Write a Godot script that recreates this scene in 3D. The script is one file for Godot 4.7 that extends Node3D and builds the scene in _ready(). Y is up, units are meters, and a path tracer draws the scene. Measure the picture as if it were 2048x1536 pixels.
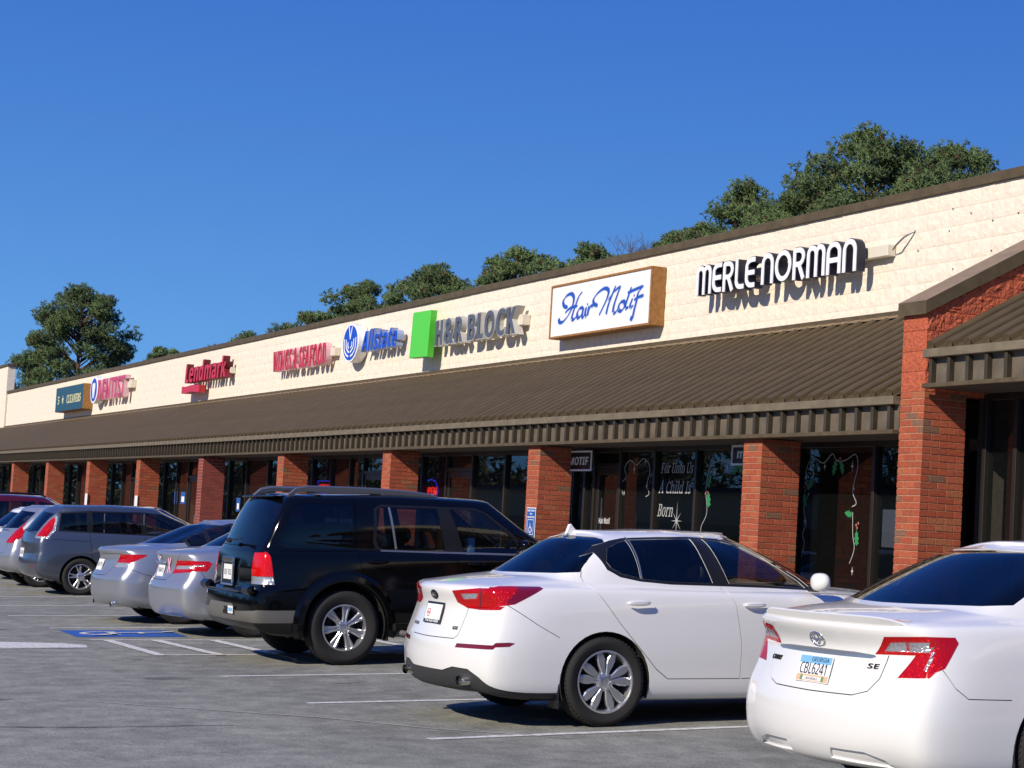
extends Node3D
# A strip mall with parked cars. World: x runs along the facade, y up, z towards the car park, metres.

const GZ := -0.0421
const GX := 0.0077
const PAR_Z := -13.65
const COL_Z := -11.44
const GLASS_Z := -12.2
const FAS_Z := -11.37
const SUN_TO := Vector3(0.42, 0.688, 1.0)

var rng := RandomNumberGenerator.new()
var mats := {}
var tex := {}
var used_names := {}


func _ready() -> void:
	rng.seed = 20140117
	set_camera_and_light()
	make_textures()
	make_materials()
	build_ground()
	build_mall()
	build_signs()
	build_trees()
	build_cars()
	build_beyond()


func set_camera_and_light() -> void:
	var cam := Camera3D.new()
	cam.name = "camera"
	cam.position = Vector3(0, 1.498, 0)
	cam.rotation = Vector3(0.0705, 1.1601, 0.0581)
	cam.fov = 21.70
	cam.near = 0.1
	cam.far = 1500.0
	add_child(cam)
	cam.current = true
	var we := WorldEnvironment.new()
	we.name = "world_environment"
	var env := Environment.new()
	env.background_mode = Environment.BG_SKY
	var sm := ProceduralSkyMaterial.new()
	sm.sky_top_color = Color(0.148, 0.358, 0.752)
	sm.sky_horizon_color = Color(0.470, 0.735, 0.965)
	sm.sky_curve = 0.109
	sm.sky_energy_multiplier = 1.0
	sm.ground_bottom_color = Color(0.30, 0.30, 0.31)
	sm.ground_horizon_color = Color(0.45, 0.52, 0.60)
	sm.sun_angle_max = 1.0
	var sky := Sky.new()
	sky.sky_material = sm
	env.sky = sky
	env.tonemap_mode = Environment.TONE_MAPPER_LINEAR
	env.tonemap_exposure = 1.0
	env.sdfgi_enabled = true
	env.ssao_enabled = true
	env.ssil_enabled = true
	we.environment = env
	add_child(we)
	var sun := DirectionalLight3D.new()
	sun.name = "sun"
	sun.light_color = Color(1.0, 0.955, 0.88)
	sun.light_energy = 1.6
	sun.light_angular_distance = 0.5
	sun.shadow_enabled = true
	sun.look_at_from_position(SUN_TO * 50.0, Vector3.ZERO, Vector3.UP)
	add_child(sun)


# ------------------------------------------------------------------ helpers
class MB:
	var v := PackedVector3Array()
	var n := PackedVector3Array()
	var c := PackedColorArray()
	var uv := PackedVector2Array()
	var col := Color.WHITE
	var colored := false
	var has_uv := false

	func tri(a: Vector3, b: Vector3, d: Vector3, na: Vector3, nb: Vector3, nd: Vector3) -> void:
		if (b - a).cross(d - a).dot(na + nb + nd) > 0.0:
			v.append(a); v.append(d); v.append(b)
			n.append(na); n.append(nd); n.append(nb)
		else:
			v.append(a); v.append(b); v.append(d)
			n.append(na); n.append(nb); n.append(nd)
		if colored:
			c.append(col); c.append(col); c.append(col)

	func flat(a: Vector3, b: Vector3, d: Vector3, out: Vector3) -> void:
		var nn := (b - a).cross(d - a).normalized()
		if nn.dot(out) < 0.0:
			nn = -nn
		tri(a, b, d, nn, nn, nn)

	func quad(a: Vector3, b: Vector3, d: Vector3, e: Vector3, out: Vector3) -> void:
		flat(a, b, d, out)
		flat(a, d, e, out)

	func box(mn: Vector3, mx: Vector3, xf := Transform3D()) -> void:
		var p := []
		for i in 8:
			p.append(xf * Vector3(mx.x if i & 1 else mn.x, mx.y if i & 2 else mn.y, mx.z if i & 4 else mn.z))
		var b := xf.basis
		quad(p[0], p[1], p[3], p[2], -b.z)
		quad(p[4], p[5], p[7], p[6], b.z)
		quad(p[0], p[2], p[6], p[4], -b.x)
		quad(p[1], p[3], p[7], p[5], b.x)
		quad(p[0], p[1], p[5], p[4], -b.y)
		quad(p[2], p[3], p[7], p[6], b.y)

	func cbox(mn: Vector3, mx: Vector3, ch: float, xf := Transform3D()) -> void:
		var ce := (mn + mx) * 0.5
		var h := (mx - mn) * 0.5
		var ax := [Vector3(1, 0, 0), Vector3(0, 1, 0), Vector3(0, 0, 1)]
		for a in 3:
			var u: Vector3 = ax[(a + 1) % 3]
			var w: Vector3 = ax[(a + 2) % 3]
			var hu: float = h[(a + 1) % 3] - ch
			var hw: float = h[(a + 2) % 3] - ch
			for s in [-1.0, 1.0]:
				var nn: Vector3 = ax[a] * s
				var o: Vector3 = ce + nn * h[a]
				quad(xf * (o - u * hu - w * hw), xf * (o + u * hu - w * hw), xf * (o + u * hu + w * hw), xf * (o - u * hu + w * hw), xf.basis * nn)
			# edges along axis a
			for su in [-1.0, 1.0]:
				for sw in [-1.0, 1.0]:
					var e1: Vector3 = ce + u * su * h[(a + 1) % 3] + w * sw * hw
					var e2: Vector3 = ce + u * su * hu + w * sw * h[(a + 2) % 3]
					var l: Vector3 = ax[a] * (h[a] - ch)
					quad(xf * (e1 - l), xf * (e1 + l), xf * (e2 + l), xf * (e2 - l), xf.basis * (u * su + w * sw))
		for i in 8:
			var s := Vector3(1 if i & 1 else -1, 1 if i & 2 else -1, 1 if i & 4 else -1)
			var a1 := ce + s * Vector3(h.x, h.y - ch, h.z - ch)
			var a2 := ce + s * Vector3(h.x - ch, h.y, h.z - ch)
			var a3 := ce + s * Vector3(h.x - ch, h.y - ch, h.z)
			flat(xf * a1, xf * a2, xf * a3, xf.basis * s)

	# polygon in the xy plane of xf, extruded from z=0 to z=depth, with a bevelled front edge
	func prism(poly: PackedVector2Array, depth: float, xf := Transform3D(), bevel := 0.0) -> void:
		var idx := Geometry2D.triangulate_polygon(poly)
		var front := poly
		if bevel > 0.0:
			var r := Geometry2D.offset_polygon(poly, -bevel)
			if r.size() == 1 and r[0].size() >= 3:
				front = r[0]
		var bz := xf.basis.z
		var fi := Geometry2D.triangulate_polygon(front)
		for i in range(0, fi.size(), 3):
			flat(xf * v3(front[fi[i]], depth), xf * v3(front[fi[i + 1]], depth), xf * v3(front[fi[i + 2]], depth), bz)
		for i in range(0, idx.size(), 3):
			flat(xf * v3(poly[idx[i]], 0), xf * v3(poly[idx[i + 1]], 0), xf * v3(poly[idx[i + 2]], 0), -bz)
		var cw := Geometry2D.is_polygon_clockwise(poly)
		var m := poly.size()
		var dside := depth - (bevel if front != poly else 0.0)
		for i in m:
			var a := poly[i]
			var b := poly[(i + 1) % m]
			var e := b - a
			var o := Vector2(-e.y, e.x) if cw else Vector2(e.y, -e.x)
			quad(xf * v3(a, 0), xf * v3(b, 0), xf * v3(b, dside), xf * v3(a, dside), xf.basis * v3(o, 0))
			if front != poly and front.size() == m:
				pass
		if front != poly:
			# stitch the bevel by nearest points
			var k := front.size()
			for i in m:
				var a := poly[i]
				var b := poly[(i + 1) % m]
				var ia := 0
				var ib := 0
				var da := 1e9
				var db := 1e9
				for j in k:
					if a.distance_squared_to(front[j]) < da:
						da = a.distance_squared_to(front[j]); ia = j
					if b.distance_squared_to(front[j]) < db:
						db = b.distance_squared_to(front[j]); ib = j
				var e := b - a
				var o := Vector2(-e.y, e.x) if cw else Vector2(e.y, -e.x)
				var od := xf.basis * (v3(o.normalized(), 1.0))
				quad(xf * v3(a, dside), xf * v3(b, dside), xf * v3(front[ib], depth), xf * v3(front[ia], depth), od)

	static func v3(p: Vector2, z: float) -> Vector3:
		return Vector3(p.x, p.y, z)

	func tube(pts: PackedVector3Array, r0: float, r1: float, sides := 8, cap := true) -> void:
		var m := pts.size()
		var prev := PackedVector3Array()
		var prevn := PackedVector3Array()
		for i in m:
			var t := (pts[mini(i + 1, m - 1)] - pts[maxi(i - 1, 0)]).normalized()
			var up := Vector3.UP if absf(t.y) < 0.9 else Vector3.RIGHT
			var sx := t.cross(up).normalized()
			var sy := sx.cross(t).normalized()
			var r := lerpf(r0, r1, float(i) / float(maxi(m - 1, 1)))
			var ring := PackedVector3Array()
			var rn := PackedVector3Array()
			for k in sides:
				var a := TAU * k / sides
				var d := sx * cos(a) + sy * sin(a)
				ring.append(pts[i] + d * r)
				rn.append(d)
			if i > 0:
				for k in sides:
					var k2 := (k + 1) % sides
					tri(prev[k], prev[k2], ring[k2], prevn[k], prevn[k2], rn[k2])
					tri(prev[k], ring[k2], ring[k], prevn[k], rn[k2], rn[k])
			if cap and (i == 0 or i == m - 1):
				for k in range(1, sides - 1):
					flat(ring[0], ring[k], ring[k + 1], -t if i == 0 else t)
			prev = ring
			prevn = rn

	# profile: (radius, height) pairs turned round the local y axis of xf
	func lathe(prof: PackedVector2Array, segs: int, xf := Transform3D(), smooth := true) -> void:
		for i in prof.size() - 1:
			var a := prof[i]
			var b := prof[i + 1]
			var e := b - a
			var nn := Vector2(e.y, -e.x).normalized()
			var n0 := nn
			var n1 := nn
			if smooth:
				if i > 0:
					var ep := a - prof[i - 1]
					var q := Vector2(ep.y, -ep.x).normalized()
					if q.dot(nn) > 0.6:
						n0 = (q + nn).normalized()
				if i < prof.size() - 2:
					var en := prof[i + 2] - b
					var q := Vector2(en.y, -en.x).normalized()
					if q.dot(nn) > 0.6:
						n1 = (q + nn).normalized()
			for k in segs:
				var t0 := TAU * k / segs
				var t1 := TAU * (k + 1) / segs
				var d0 := Vector3(cos(t0), 0, sin(t0))
				var d1 := Vector3(cos(t1), 0, sin(t1))
				var p00 := xf * (d0 * a.x + Vector3(0, a.y, 0))
				var p01 := xf * (d1 * a.x + Vector3(0, a.y, 0))
				var p10 := xf * (d0 * b.x + Vector3(0, b.y, 0))
				var p11 := xf * (d1 * b.x + Vector3(0, b.y, 0))
				var m00 := xf.basis * (d0 * n0.x + Vector3(0, n0.y, 0))
				var m01 := xf.basis * (d1 * n0.x + Vector3(0, n0.y, 0))
				var m10 := xf.basis * (d0 * n1.x + Vector3(0, n1.y, 0))
				var m11 := xf.basis * (d1 * n1.x + Vector3(0, n1.y, 0))
				if a.x > 1e-6:
					tri(p00, p01, p11, m00, m01, m11)
				if b.x > 1e-6:
					tri(p00, p11, p10, m00, m11, m10)

	func mesh() -> ArrayMesh:
		var am := ArrayMesh.new()
		if v.is_empty():
			return am
		var arr := []
		arr.resize(Mesh.ARRAY_MAX)
		arr[Mesh.ARRAY_VERTEX] = v
		arr[Mesh.ARRAY_NORMAL] = n
		if colored:
			arr[Mesh.ARRAY_COLOR] = c
		if has_uv:
			arr[Mesh.ARRAY_TEX_UV] = uv
		am.add_surface_from_arrays(Mesh.PRIMITIVE_TRIANGLES, arr)
		return am


func unique_name(called: String) -> String:
	if not used_names.has(called):
		used_names[called] = 0
		return called
	used_names[called] += 1
	return "%s_%03d" % [called, used_names[called]]


# one named mesh; top-level when parent is this node
func put(called: String, mesh: Mesh, m: Material, parent: Node = null) -> MeshInstance3D:
	var o := MeshInstance3D.new()
	o.mesh = mesh
	o.material_override = m
	o.cast_shadow = GeometryInstance3D.SHADOW_CASTING_SETTING_ON
	if parent == null or parent == self:
		o.name = unique_name(called)
		add_child(o)
	else:
		o.name = called
		parent.add_child(o, true)
	return o


func thing(called: String, label: String, category: String, at := Vector3.ZERO, group := "") -> Node3D:
	var o := Node3D.new()
	o.name = unique_name(called)
	o.position = at
	add_child(o)
	o.set_meta("label", label)
	o.set_meta("category", category)
	if group != "":
		o.set_meta("group", group)
	return o


func part_node(called: String, parent: Node, at := Vector3.ZERO) -> Node3D:
	var o := Node3D.new()
	o.name = called
	o.position = at
	parent.add_child(o, true)
	return o


func tag(o: Node, label: String, category: String, group := "") -> Node:
	o.set_meta("label", label)
	o.set_meta("category", category)
	if group != "":
		o.set_meta("group", group)
	return o


func gy(x: float, z: float) -> float:
	return GZ * (clampf(z, -12.6, 12.0) + 6.0) + GX * (clampf(x, -95.0, 12.0) + 16.0)


func rot(axis: Vector3, deg: float, at := Vector3.ZERO) -> Transform3D:
	return Transform3D(Basis(axis, deg_to_rad(deg)), at)


func srgb(r: int, g: int, b: int) -> Color:
	return Color(r / 255.0, g / 255.0, b / 255.0)


# ------------------------------------------------------------------ textures and materials
func noise_tex(seed_: int, size: int, freq: float, oct: int, lo: float, hi: float, grain := 0.0, typ := FastNoiseLite.TYPE_SIMPLEX_SMOOTH) -> ImageTexture:
	var fn := FastNoiseLite.new()
	fn.seed = seed_
	fn.noise_type = typ
	fn.frequency = freq
	fn.fractal_octaves = oct
	var im := fn.get_seamless_image(size, size)
	var r := RandomNumberGenerator.new()
	r.seed = seed_ * 7 + 1
	var out := Image.create(size, size, false, Image.FORMAT_RGB8)
	var data := im.get_data()
	var step := data.size() / (size * size)
	var bytes := PackedByteArray()
	bytes.resize(size * size * 3)
	for i in size * size:
		var t := data[i * step] / 255.0
		var val := lerpf(lo, hi, t) + grain * (r.randf() - 0.5)
		var b := int(clampf(val, 0.0, 1.0) * 255.0)
		bytes[i * 3] = b
		bytes[i * 3 + 1] = b
		bytes[i * 3 + 2] = b
	out.set_data(size, size, false, Image.FORMAT_RGB8, bytes)
	return ImageTexture.create_from_image(out)


func make_textures() -> void:
	tex["asphalt"] = asphalt_texture()
	tex["asphalt_bump"] = noise_tex(12, 512, 0.09, 3, 0.0, 1.0, 0.5)
	tex["plaster"] = noise_tex(21, 512, 0.02, 4, 0.93, 1.0, 0.05)
	tex["rough"] = noise_tex(22, 512, 0.05, 4, 0.0, 1.0, 0.15)
	tex["fine"] = noise_tex(23, 256, 0.08, 3, 0.86, 1.0, 0.08)
	tex["metal"] = noise_tex(24, 512, 0.012, 4, 0.80, 1.0, 0.03)
	tex["paint"] = noise_tex(25, 512, 0.03, 4, 0.70, 1.0, 0.12)
	tex["brick"] = noise_tex(26, 256, 0.05, 4, 0.74, 1.0, 0.14)
	tex["soil"] = noise_tex(27, 256, 0.03, 4, 0.7, 1.0, 0.2)
	tex["facet"] = noise_tex(29, 256, 0.06, 1, 0.0, 1.0, 0.0, FastNoiseLite.TYPE_CELLULAR)
	tex["ripple"] = noise_tex(28, 256, 0.008, 2, 0.0, 1.0, 0.0)


func asphalt_texture() -> ImageTexture:
	var size := 1024
	var fn := FastNoiseLite.new()
	fn.seed = 4
	fn.frequency = 0.012
	fn.fractal_octaves = 4
	var im := fn.get_seamless_image(size, size)
	var data := im.get_data()
	var step := data.size() / (size * size)
	var r := RandomNumberGenerator.new()
	r.seed = 91
	var bytes := PackedByteArray()
	bytes.resize(size * size * 3)
	for i in size * size:
		var t := data[i * step] / 255.0
		var g := r.randf()
		var val := 0.64 + 0.22 * t + 0.30 * (g - 0.5)
		if g > 0.985:
			val = 0.98
		elif g < 0.02:
			val = 0.45
		bytes[i * 3] = int(clampf(val, 0, 1) * 255.0)
		bytes[i * 3 + 1] = int(clampf(val * 0.995, 0, 1) * 255.0)
		bytes[i * 3 + 2] = int(clampf(val * 0.985, 0, 1) * 255.0)
	var out := Image.create_from_data(size, size, false, Image.FORMAT_RGB8, bytes)
	return ImageTexture.create_from_image(out)


func mat(called: String, color: Color, rough := 0.8, metal := 0.0, opt := {}) -> StandardMaterial3D:
	var m := StandardMaterial3D.new()
	m.resource_name = called
	m.albedo_color = color
	m.roughness = rough
	m.metallic = metal
	if opt.has("tex"):
		m.albedo_texture = tex[opt.tex]
		m.uv1_triplanar = true
		m.uv1_world_triplanar = opt.get("world", true)
		m.uv1_scale = Vector3.ONE * opt.get("scale", 1.0)
	if opt.has("bump"):
		m.heightmap_enabled = true
		m.heightmap_texture = tex[opt.bump]
		m.heightmap_scale = opt.get("depth", 0.3)
		m.uv1_triplanar = true
		m.uv1_world_triplanar = opt.get("world", true)
		m.uv1_scale = Vector3.ONE * opt.get("scale", 1.0)
	if opt.has("coat"):
		m.clearcoat_enabled = true
		m.clearcoat = opt.coat
		m.clearcoat_roughness = opt.get("coat_rough", 0.03)
	if opt.has("alpha"):
		m.transparency = BaseMaterial3D.TRANSPARENCY_ALPHA
		m.albedo_color.a = opt.alpha
	if opt.get("vc", false):
		m.vertex_color_use_as_albedo = true
	if opt.has("spec"):
		m.metallic_specular = opt.spec
	if opt.has("backlight"):
		m.backlight_enabled = true
		m.backlight = opt.backlight
	if opt.has("emit"):
		m.emission_enabled = true
		m.emission = opt.emit
		m.emission_energy_multiplier = opt.get("emit_energy", 1.0)
	mats[called] = m
	return m


func make_materials() -> void:
	mat("asphalt", srgb(174, 175, 164), 0.92, 0.0, {"tex": "asphalt", "scale": 0.20, "vc": true, "bump": "asphalt_bump", "depth": 0.7})
	mat("oil", srgb(26, 25, 24), 0.7, 0.0, {"alpha": 0.24})
	mat("trim_light", srgb(128, 117, 97), 0.6, 0.0, {"tex": "metal", "scale": 0.6, "spec": 0.35})
	mat("decal_faint", srgb(168, 170, 168), 0.7)
	mat("road_paint", srgb(236, 235, 228), 0.8, 0.0, {"tex": "paint", "scale": 0.9})
	mat("road_blue", srgb(38, 100, 190), 0.8, 0.0, {"tex": "paint", "scale": 1.3})
	mat("tar", srgb(38, 38, 40), 0.6, 0.0, {"tex": "fine", "scale": 2.0})
	mat("concrete", srgb(176, 172, 164), 0.9, 0.0, {"tex": "plaster", "scale": 0.5})
	mat("cream", srgb(240, 228, 208), 0.9, 0.0, {"tex": "plaster", "scale": 0.45, "bump": "rough", "depth": 0.6})
	mat("cream_joint", srgb(236, 224, 206), 0.95, 0.0, {"tex": "plaster", "scale": 0.45})
	mat("orange_block", srgb(206, 104, 70), 0.88, 0.0, {"tex": "brick", "scale": 1.2, "bump": "rough", "depth": 1.0})
	var bricks := [srgb(188, 93, 62), srgb(180, 86, 56), srgb(193, 101, 68), srgb(174, 88, 60), srgb(184, 109, 72), srgb(142, 103, 79)]
	for i in bricks.size():
		mat("brick%d" % i, bricks[i], 0.9, 0.0, {"tex": "brick", "scale": 2.2})
	mat("brick_dark0", srgb(160, 76, 62), 0.9, 0.0, {"tex": "brick", "scale": 2.2})
	mat("brick_dark1", srgb(146, 68, 56), 0.9, 0.0, {"tex": "brick", "scale": 2.2})
	mat("mortar", srgb(190, 144, 112), 0.95, 0.0, {"tex": "fine", "scale": 2.0})
	mat("mortar_pale", srgb(205, 170, 155), 0.95, 0.0, {"tex": "fine", "scale": 2.0})
	mat("bronze", srgb(100, 88, 68), 0.62, 0.0, {"tex": "metal", "scale": 0.6, "spec": 0.32})
	mat("bronze_dark", srgb(72, 65, 54), 0.6, 0.0, {"tex": "metal", "scale": 0.6, "spec": 0.32})
	mat("bronze_panel", srgb(112, 102, 88), 0.55, 0.0, {"tex": "metal", "scale": 0.6})
	mat("bronze_roof", srgb(92, 79, 56), 0.5, 0.0, {"tex": "metal", "scale": 0.35, "spec": 0.4})
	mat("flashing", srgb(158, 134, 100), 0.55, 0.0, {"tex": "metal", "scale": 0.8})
	mat("soffit", srgb(88, 80, 70), 0.8, 0.0, {"tex": "fine", "scale": 0.8})
	mat("frame", srgb(44, 40, 36), 0.4, 0.2)
	mat("glass", Color(0.10, 0.12, 0.12), 0.0, 0.0, {"alpha": 0.30})
	mat("interior", srgb(92, 86, 80), 0.9, 0.0, {"tex": "fine", "scale": 0.5})
	mat("interior_dark", srgb(52, 48, 46), 0.9)
	mat("white_sign", srgb(238, 238, 240), 0.35)
	mat("white_paint", srgb(232, 232, 228), 0.6)
	mat("letter_blue", srgb(40, 82, 178), 0.4)
	mat("script_edge", srgb(196, 205, 222), 0.45)  # pale printed outline round the blue script
	mat("oak", srgb(168, 118, 62), 0.7, 0.0, {"tex": "metal", "scale": 1.5})
	mat("black", srgb(22, 22, 26), 0.5)
	mat("navy_side", srgb(28, 30, 48), 0.4)
	mat("grey_letter", srgb(86, 92, 104), 0.45)
	mat("grey_side", srgb(186, 184, 178), 0.5)
	mat("sign_green", srgb(88, 205, 60), 0.4)
	mat("sign_blue", srgb(28, 78, 190), 0.4)
	mat("letter_side_blue", srgb(150, 165, 200), 0.5)
	mat("sign_red", srgb(196, 44, 62), 0.4)
	mat("sign_rose", srgb(196, 70, 104), 0.4)
	mat("sign_maroon", srgb(110, 28, 40), 0.5)
	mat("pink_trim", srgb(222, 180, 184), 0.5)
	mat("raceway", srgb(216, 208, 190), 0.6)
	mat("teal_sign", srgb(38, 66, 66), 0.3)
	mat("pale_yellow", srgb(226, 222, 170), 0.5)
	mat("decal_white", srgb(222, 224, 222), 0.7)
	mat("decal_green", srgb(44, 132, 76), 0.7)
	mat("decal_red", srgb(158, 92, 84), 0.7)
	mat("neon_red", srgb(230, 60, 50), 0.4, 0.0, {"emit": Color(1.0, 0.16, 0.10), "emit_energy": 1.0})
	mat("neon_blue", srgb(60, 70, 190), 0.4, 0.0, {"emit": Color(0.16, 0.22, 0.9), "emit_energy": 0.7})
	mat("bark", srgb(110, 90, 74), 0.95, 0.0, {"tex": "brick", "scale": 0.8})
	mat("bare_bark", srgb(96, 84, 82), 0.95)
	mat("needles", Color.WHITE, 0.75, 0.0, {"vc": true, "backlight": Color(0.25, 0.3, 0.12)})
	# vehicles
	mat("tyre", srgb(38, 37, 36), 0.85, 0.0, {"tex": "fine", "scale": 3.0, "world": false})
	mat("rim_silver", srgb(205, 206, 208), 0.28, 0.85)
	mat("rim_grey", srgb(150, 151, 154), 0.35, 0.7)
	mat("rim_dark", srgb(40, 40, 42), 0.5, 0.4)
	mat("chrome", srgb(225, 226, 228), 0.08, 1.0)
	mat("trim_black", srgb(20, 20, 21), 0.42)
	mat("plastic_grey", srgb(52, 52, 53), 0.6)
	mat("gap", srgb(14, 14, 14), 0.9)
	mat("underbody", srgb(24, 24, 24), 0.9)
	mat("white_car", srgb(226, 226, 224), 0.32, 0.0, {"coat": 1.0})
	mat("silver_car", srgb(168, 171, 178), 0.30, 0.66, {"coat": 0.6})
	mat("silver_car_b", srgb(164, 168, 176), 0.30, 0.66, {"coat": 0.6})
	mat("grey_car", srgb(86, 92, 104), 0.30, 0.6, {"coat": 1.0})
	mat("black_car", srgb(8, 8, 9), 0.08, 0.0, {"spec": 0.42})
	mat("maroon_car", srgb(92, 10, 16), 0.28, 0.3, {"coat": 1.0})
	mat("suv_bumper", srgb(108, 106, 101), 0.5, 0.2)
	mat("rail_metal", srgb(120, 122, 128), 0.3, 0.6)
	mat("car_glass", Color(0.012, 0.014, 0.016), 0.0, 0.0, {"alpha": 0.90})
	mat("car_glass_mid", Color(0.02, 0.025, 0.025), 0.0, 0.0, {"alpha": 0.68})
	mat("car_glass_clear", Color(0.05, 0.06, 0.06), 0.0, 0.0, {"alpha": 0.36})
	mat("lamp_red", srgb(190, 6, 12), 0.05, 0.0, {"alpha": 0.68})
	mat("lamp_deep", srgb(112, 6, 14), 0.12, 0.0, {"coat": 1.0})
	mat("lamp_bright", srgb(226, 14, 12), 0.05, 0.0, {"alpha": 0.66})
	mat("lamp_clear", srgb(210, 214, 220), 0.04, 0.0, {"alpha": 0.25})
	mat("reflector_red", srgb(205, 26, 22), 0.3, 0.55, {"bump": "facet", "depth": 1.2, "scale": 4.0, "world": false})
	mat("reflector_clear", srgb(206, 210, 220), 0.16, 0.85, {"bump": "facet", "depth": 1.2, "scale": 4.0, "world": false})
	mat("seat_cloth", srgb(70, 68, 66), 0.95)
	mat("seat_tan", srgb(120, 108, 92), 0.95)
	mat("seat_grey", srgb(116, 116, 114), 0.95)
	mat("plate_white", srgb(226, 228, 226), 0.5)
	mat("plate_blue", srgb(120, 176, 218), 0.5)
	mat("plate_peach", srgb(226, 176, 140), 0.5)
	mat("plate_green", srgb(96, 146, 110), 0.5)
	mat("plate_ink", srgb(34, 36, 62), 0.5)
	mat("ribbon", srgb(226, 160, 186), 0.5)
	mat("paper", srgb(236, 236, 230), 0.8)
	mat("tan_wall", srgb(190, 172, 140), 0.9, 0.0, {"tex": "plaster", "scale": 0.2})
	mat("far_roof", srgb(92, 78, 70), 0.8)
	mat("soil", srgb(110, 98, 80), 0.95, 0.0, {"tex": "soil", "scale": 0.1})


# ------------------------------------------------------------------ ground
func ground_patch(m: MB, x0: float, x1: float, z0: float, z1: float, dx: float, dz: float, fn: FastNoiseLite, fn2: FastNoiseLite) -> void:
	var nx := int(ceil((x1 - x0) / dx))
	var nz := int(ceil((z1 - z0) / dz))
	var pts := []
	var cols := []
	for i in nx + 1:
		for j in nz + 1:
			var x := lerpf(x0, x1, float(i) / nx)
			var z := lerpf(z0, z1, float(j) / nz)
			pts.append(Vector3(x, gy(x, z), z))
			var k := 1.0 + 0.11 * fn.get_noise_2d(x, z) + 0.08 * fn2.get_noise_2d(x, z)
			# worn, oil-dark tracks where engines and tyres stand, paler drive lane
			k += 0.09 * clampf(fn.get_noise_2d(x * 0.35 + 40.0, z * 0.9) * 1.8, -1.0, 1.0)
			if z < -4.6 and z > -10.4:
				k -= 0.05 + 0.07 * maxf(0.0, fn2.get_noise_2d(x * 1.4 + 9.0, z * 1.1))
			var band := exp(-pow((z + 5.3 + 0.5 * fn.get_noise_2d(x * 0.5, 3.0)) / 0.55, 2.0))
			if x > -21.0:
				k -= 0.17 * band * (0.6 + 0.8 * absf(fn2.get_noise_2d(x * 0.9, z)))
			cols.append(Color(k, k, k))
	for i in nx:
		for j in nz:
			var a := i * (nz + 1) + j
			var ids := [a, a + nz + 2, a + 1, a, a + nz + 1, a + nz + 2]
			for q in ids:
				m.v.append(pts[q])
				m.n.append(Vector3(-GX, 1, -GZ).normalized())
				m.c.append(cols[q])


func strip(m: MB, a: Vector2, b: Vector2, w: float, lift: float, jag := 0.0) -> void:
	# a flat ribbon on the ground from a to b (x, z), with slightly ragged edges
	var d := (b - a)
	var len_ := d.length()
	var t := d / len_
	var s := Vector2(-t.y, t.x)
	var n := maxi(1, int(len_ / 0.12)) if jag > 0.0 else 1
	var pl := Vector2.ZERO
	var pr := Vector2.ZERO
	for i in n + 1:
		var p := a + d * (float(i) / n)
		var l := p + s * (w * 0.5 + jag * rng.randf_range(-1, 1))
		var r := p - s * (w * 0.5 + jag * rng.randf_range(-1, 1))
		if i > 0:
			m.quad(g3(pl, lift), g3(l, lift), g3(r, lift), g3(pr, lift), Vector3.UP)
		pl = l
		pr = r


func g3(p: Vector2, lift: float) -> Vector3:
	return Vector3(p.x, gy(p.x, p.y) + lift, p.y)


func ground_poly(m: MB, poly: PackedVector2Array, lift: float) -> void:
	var idx := Geometry2D.triangulate_polygon(poly)
	for i in range(0, idx.size(), 3):
		m.flat(g3(poly[idx[i]], lift), g3(poly[idx[i + 1]], lift), g3(poly[idx[i + 2]], lift), Vector3.UP)


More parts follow.
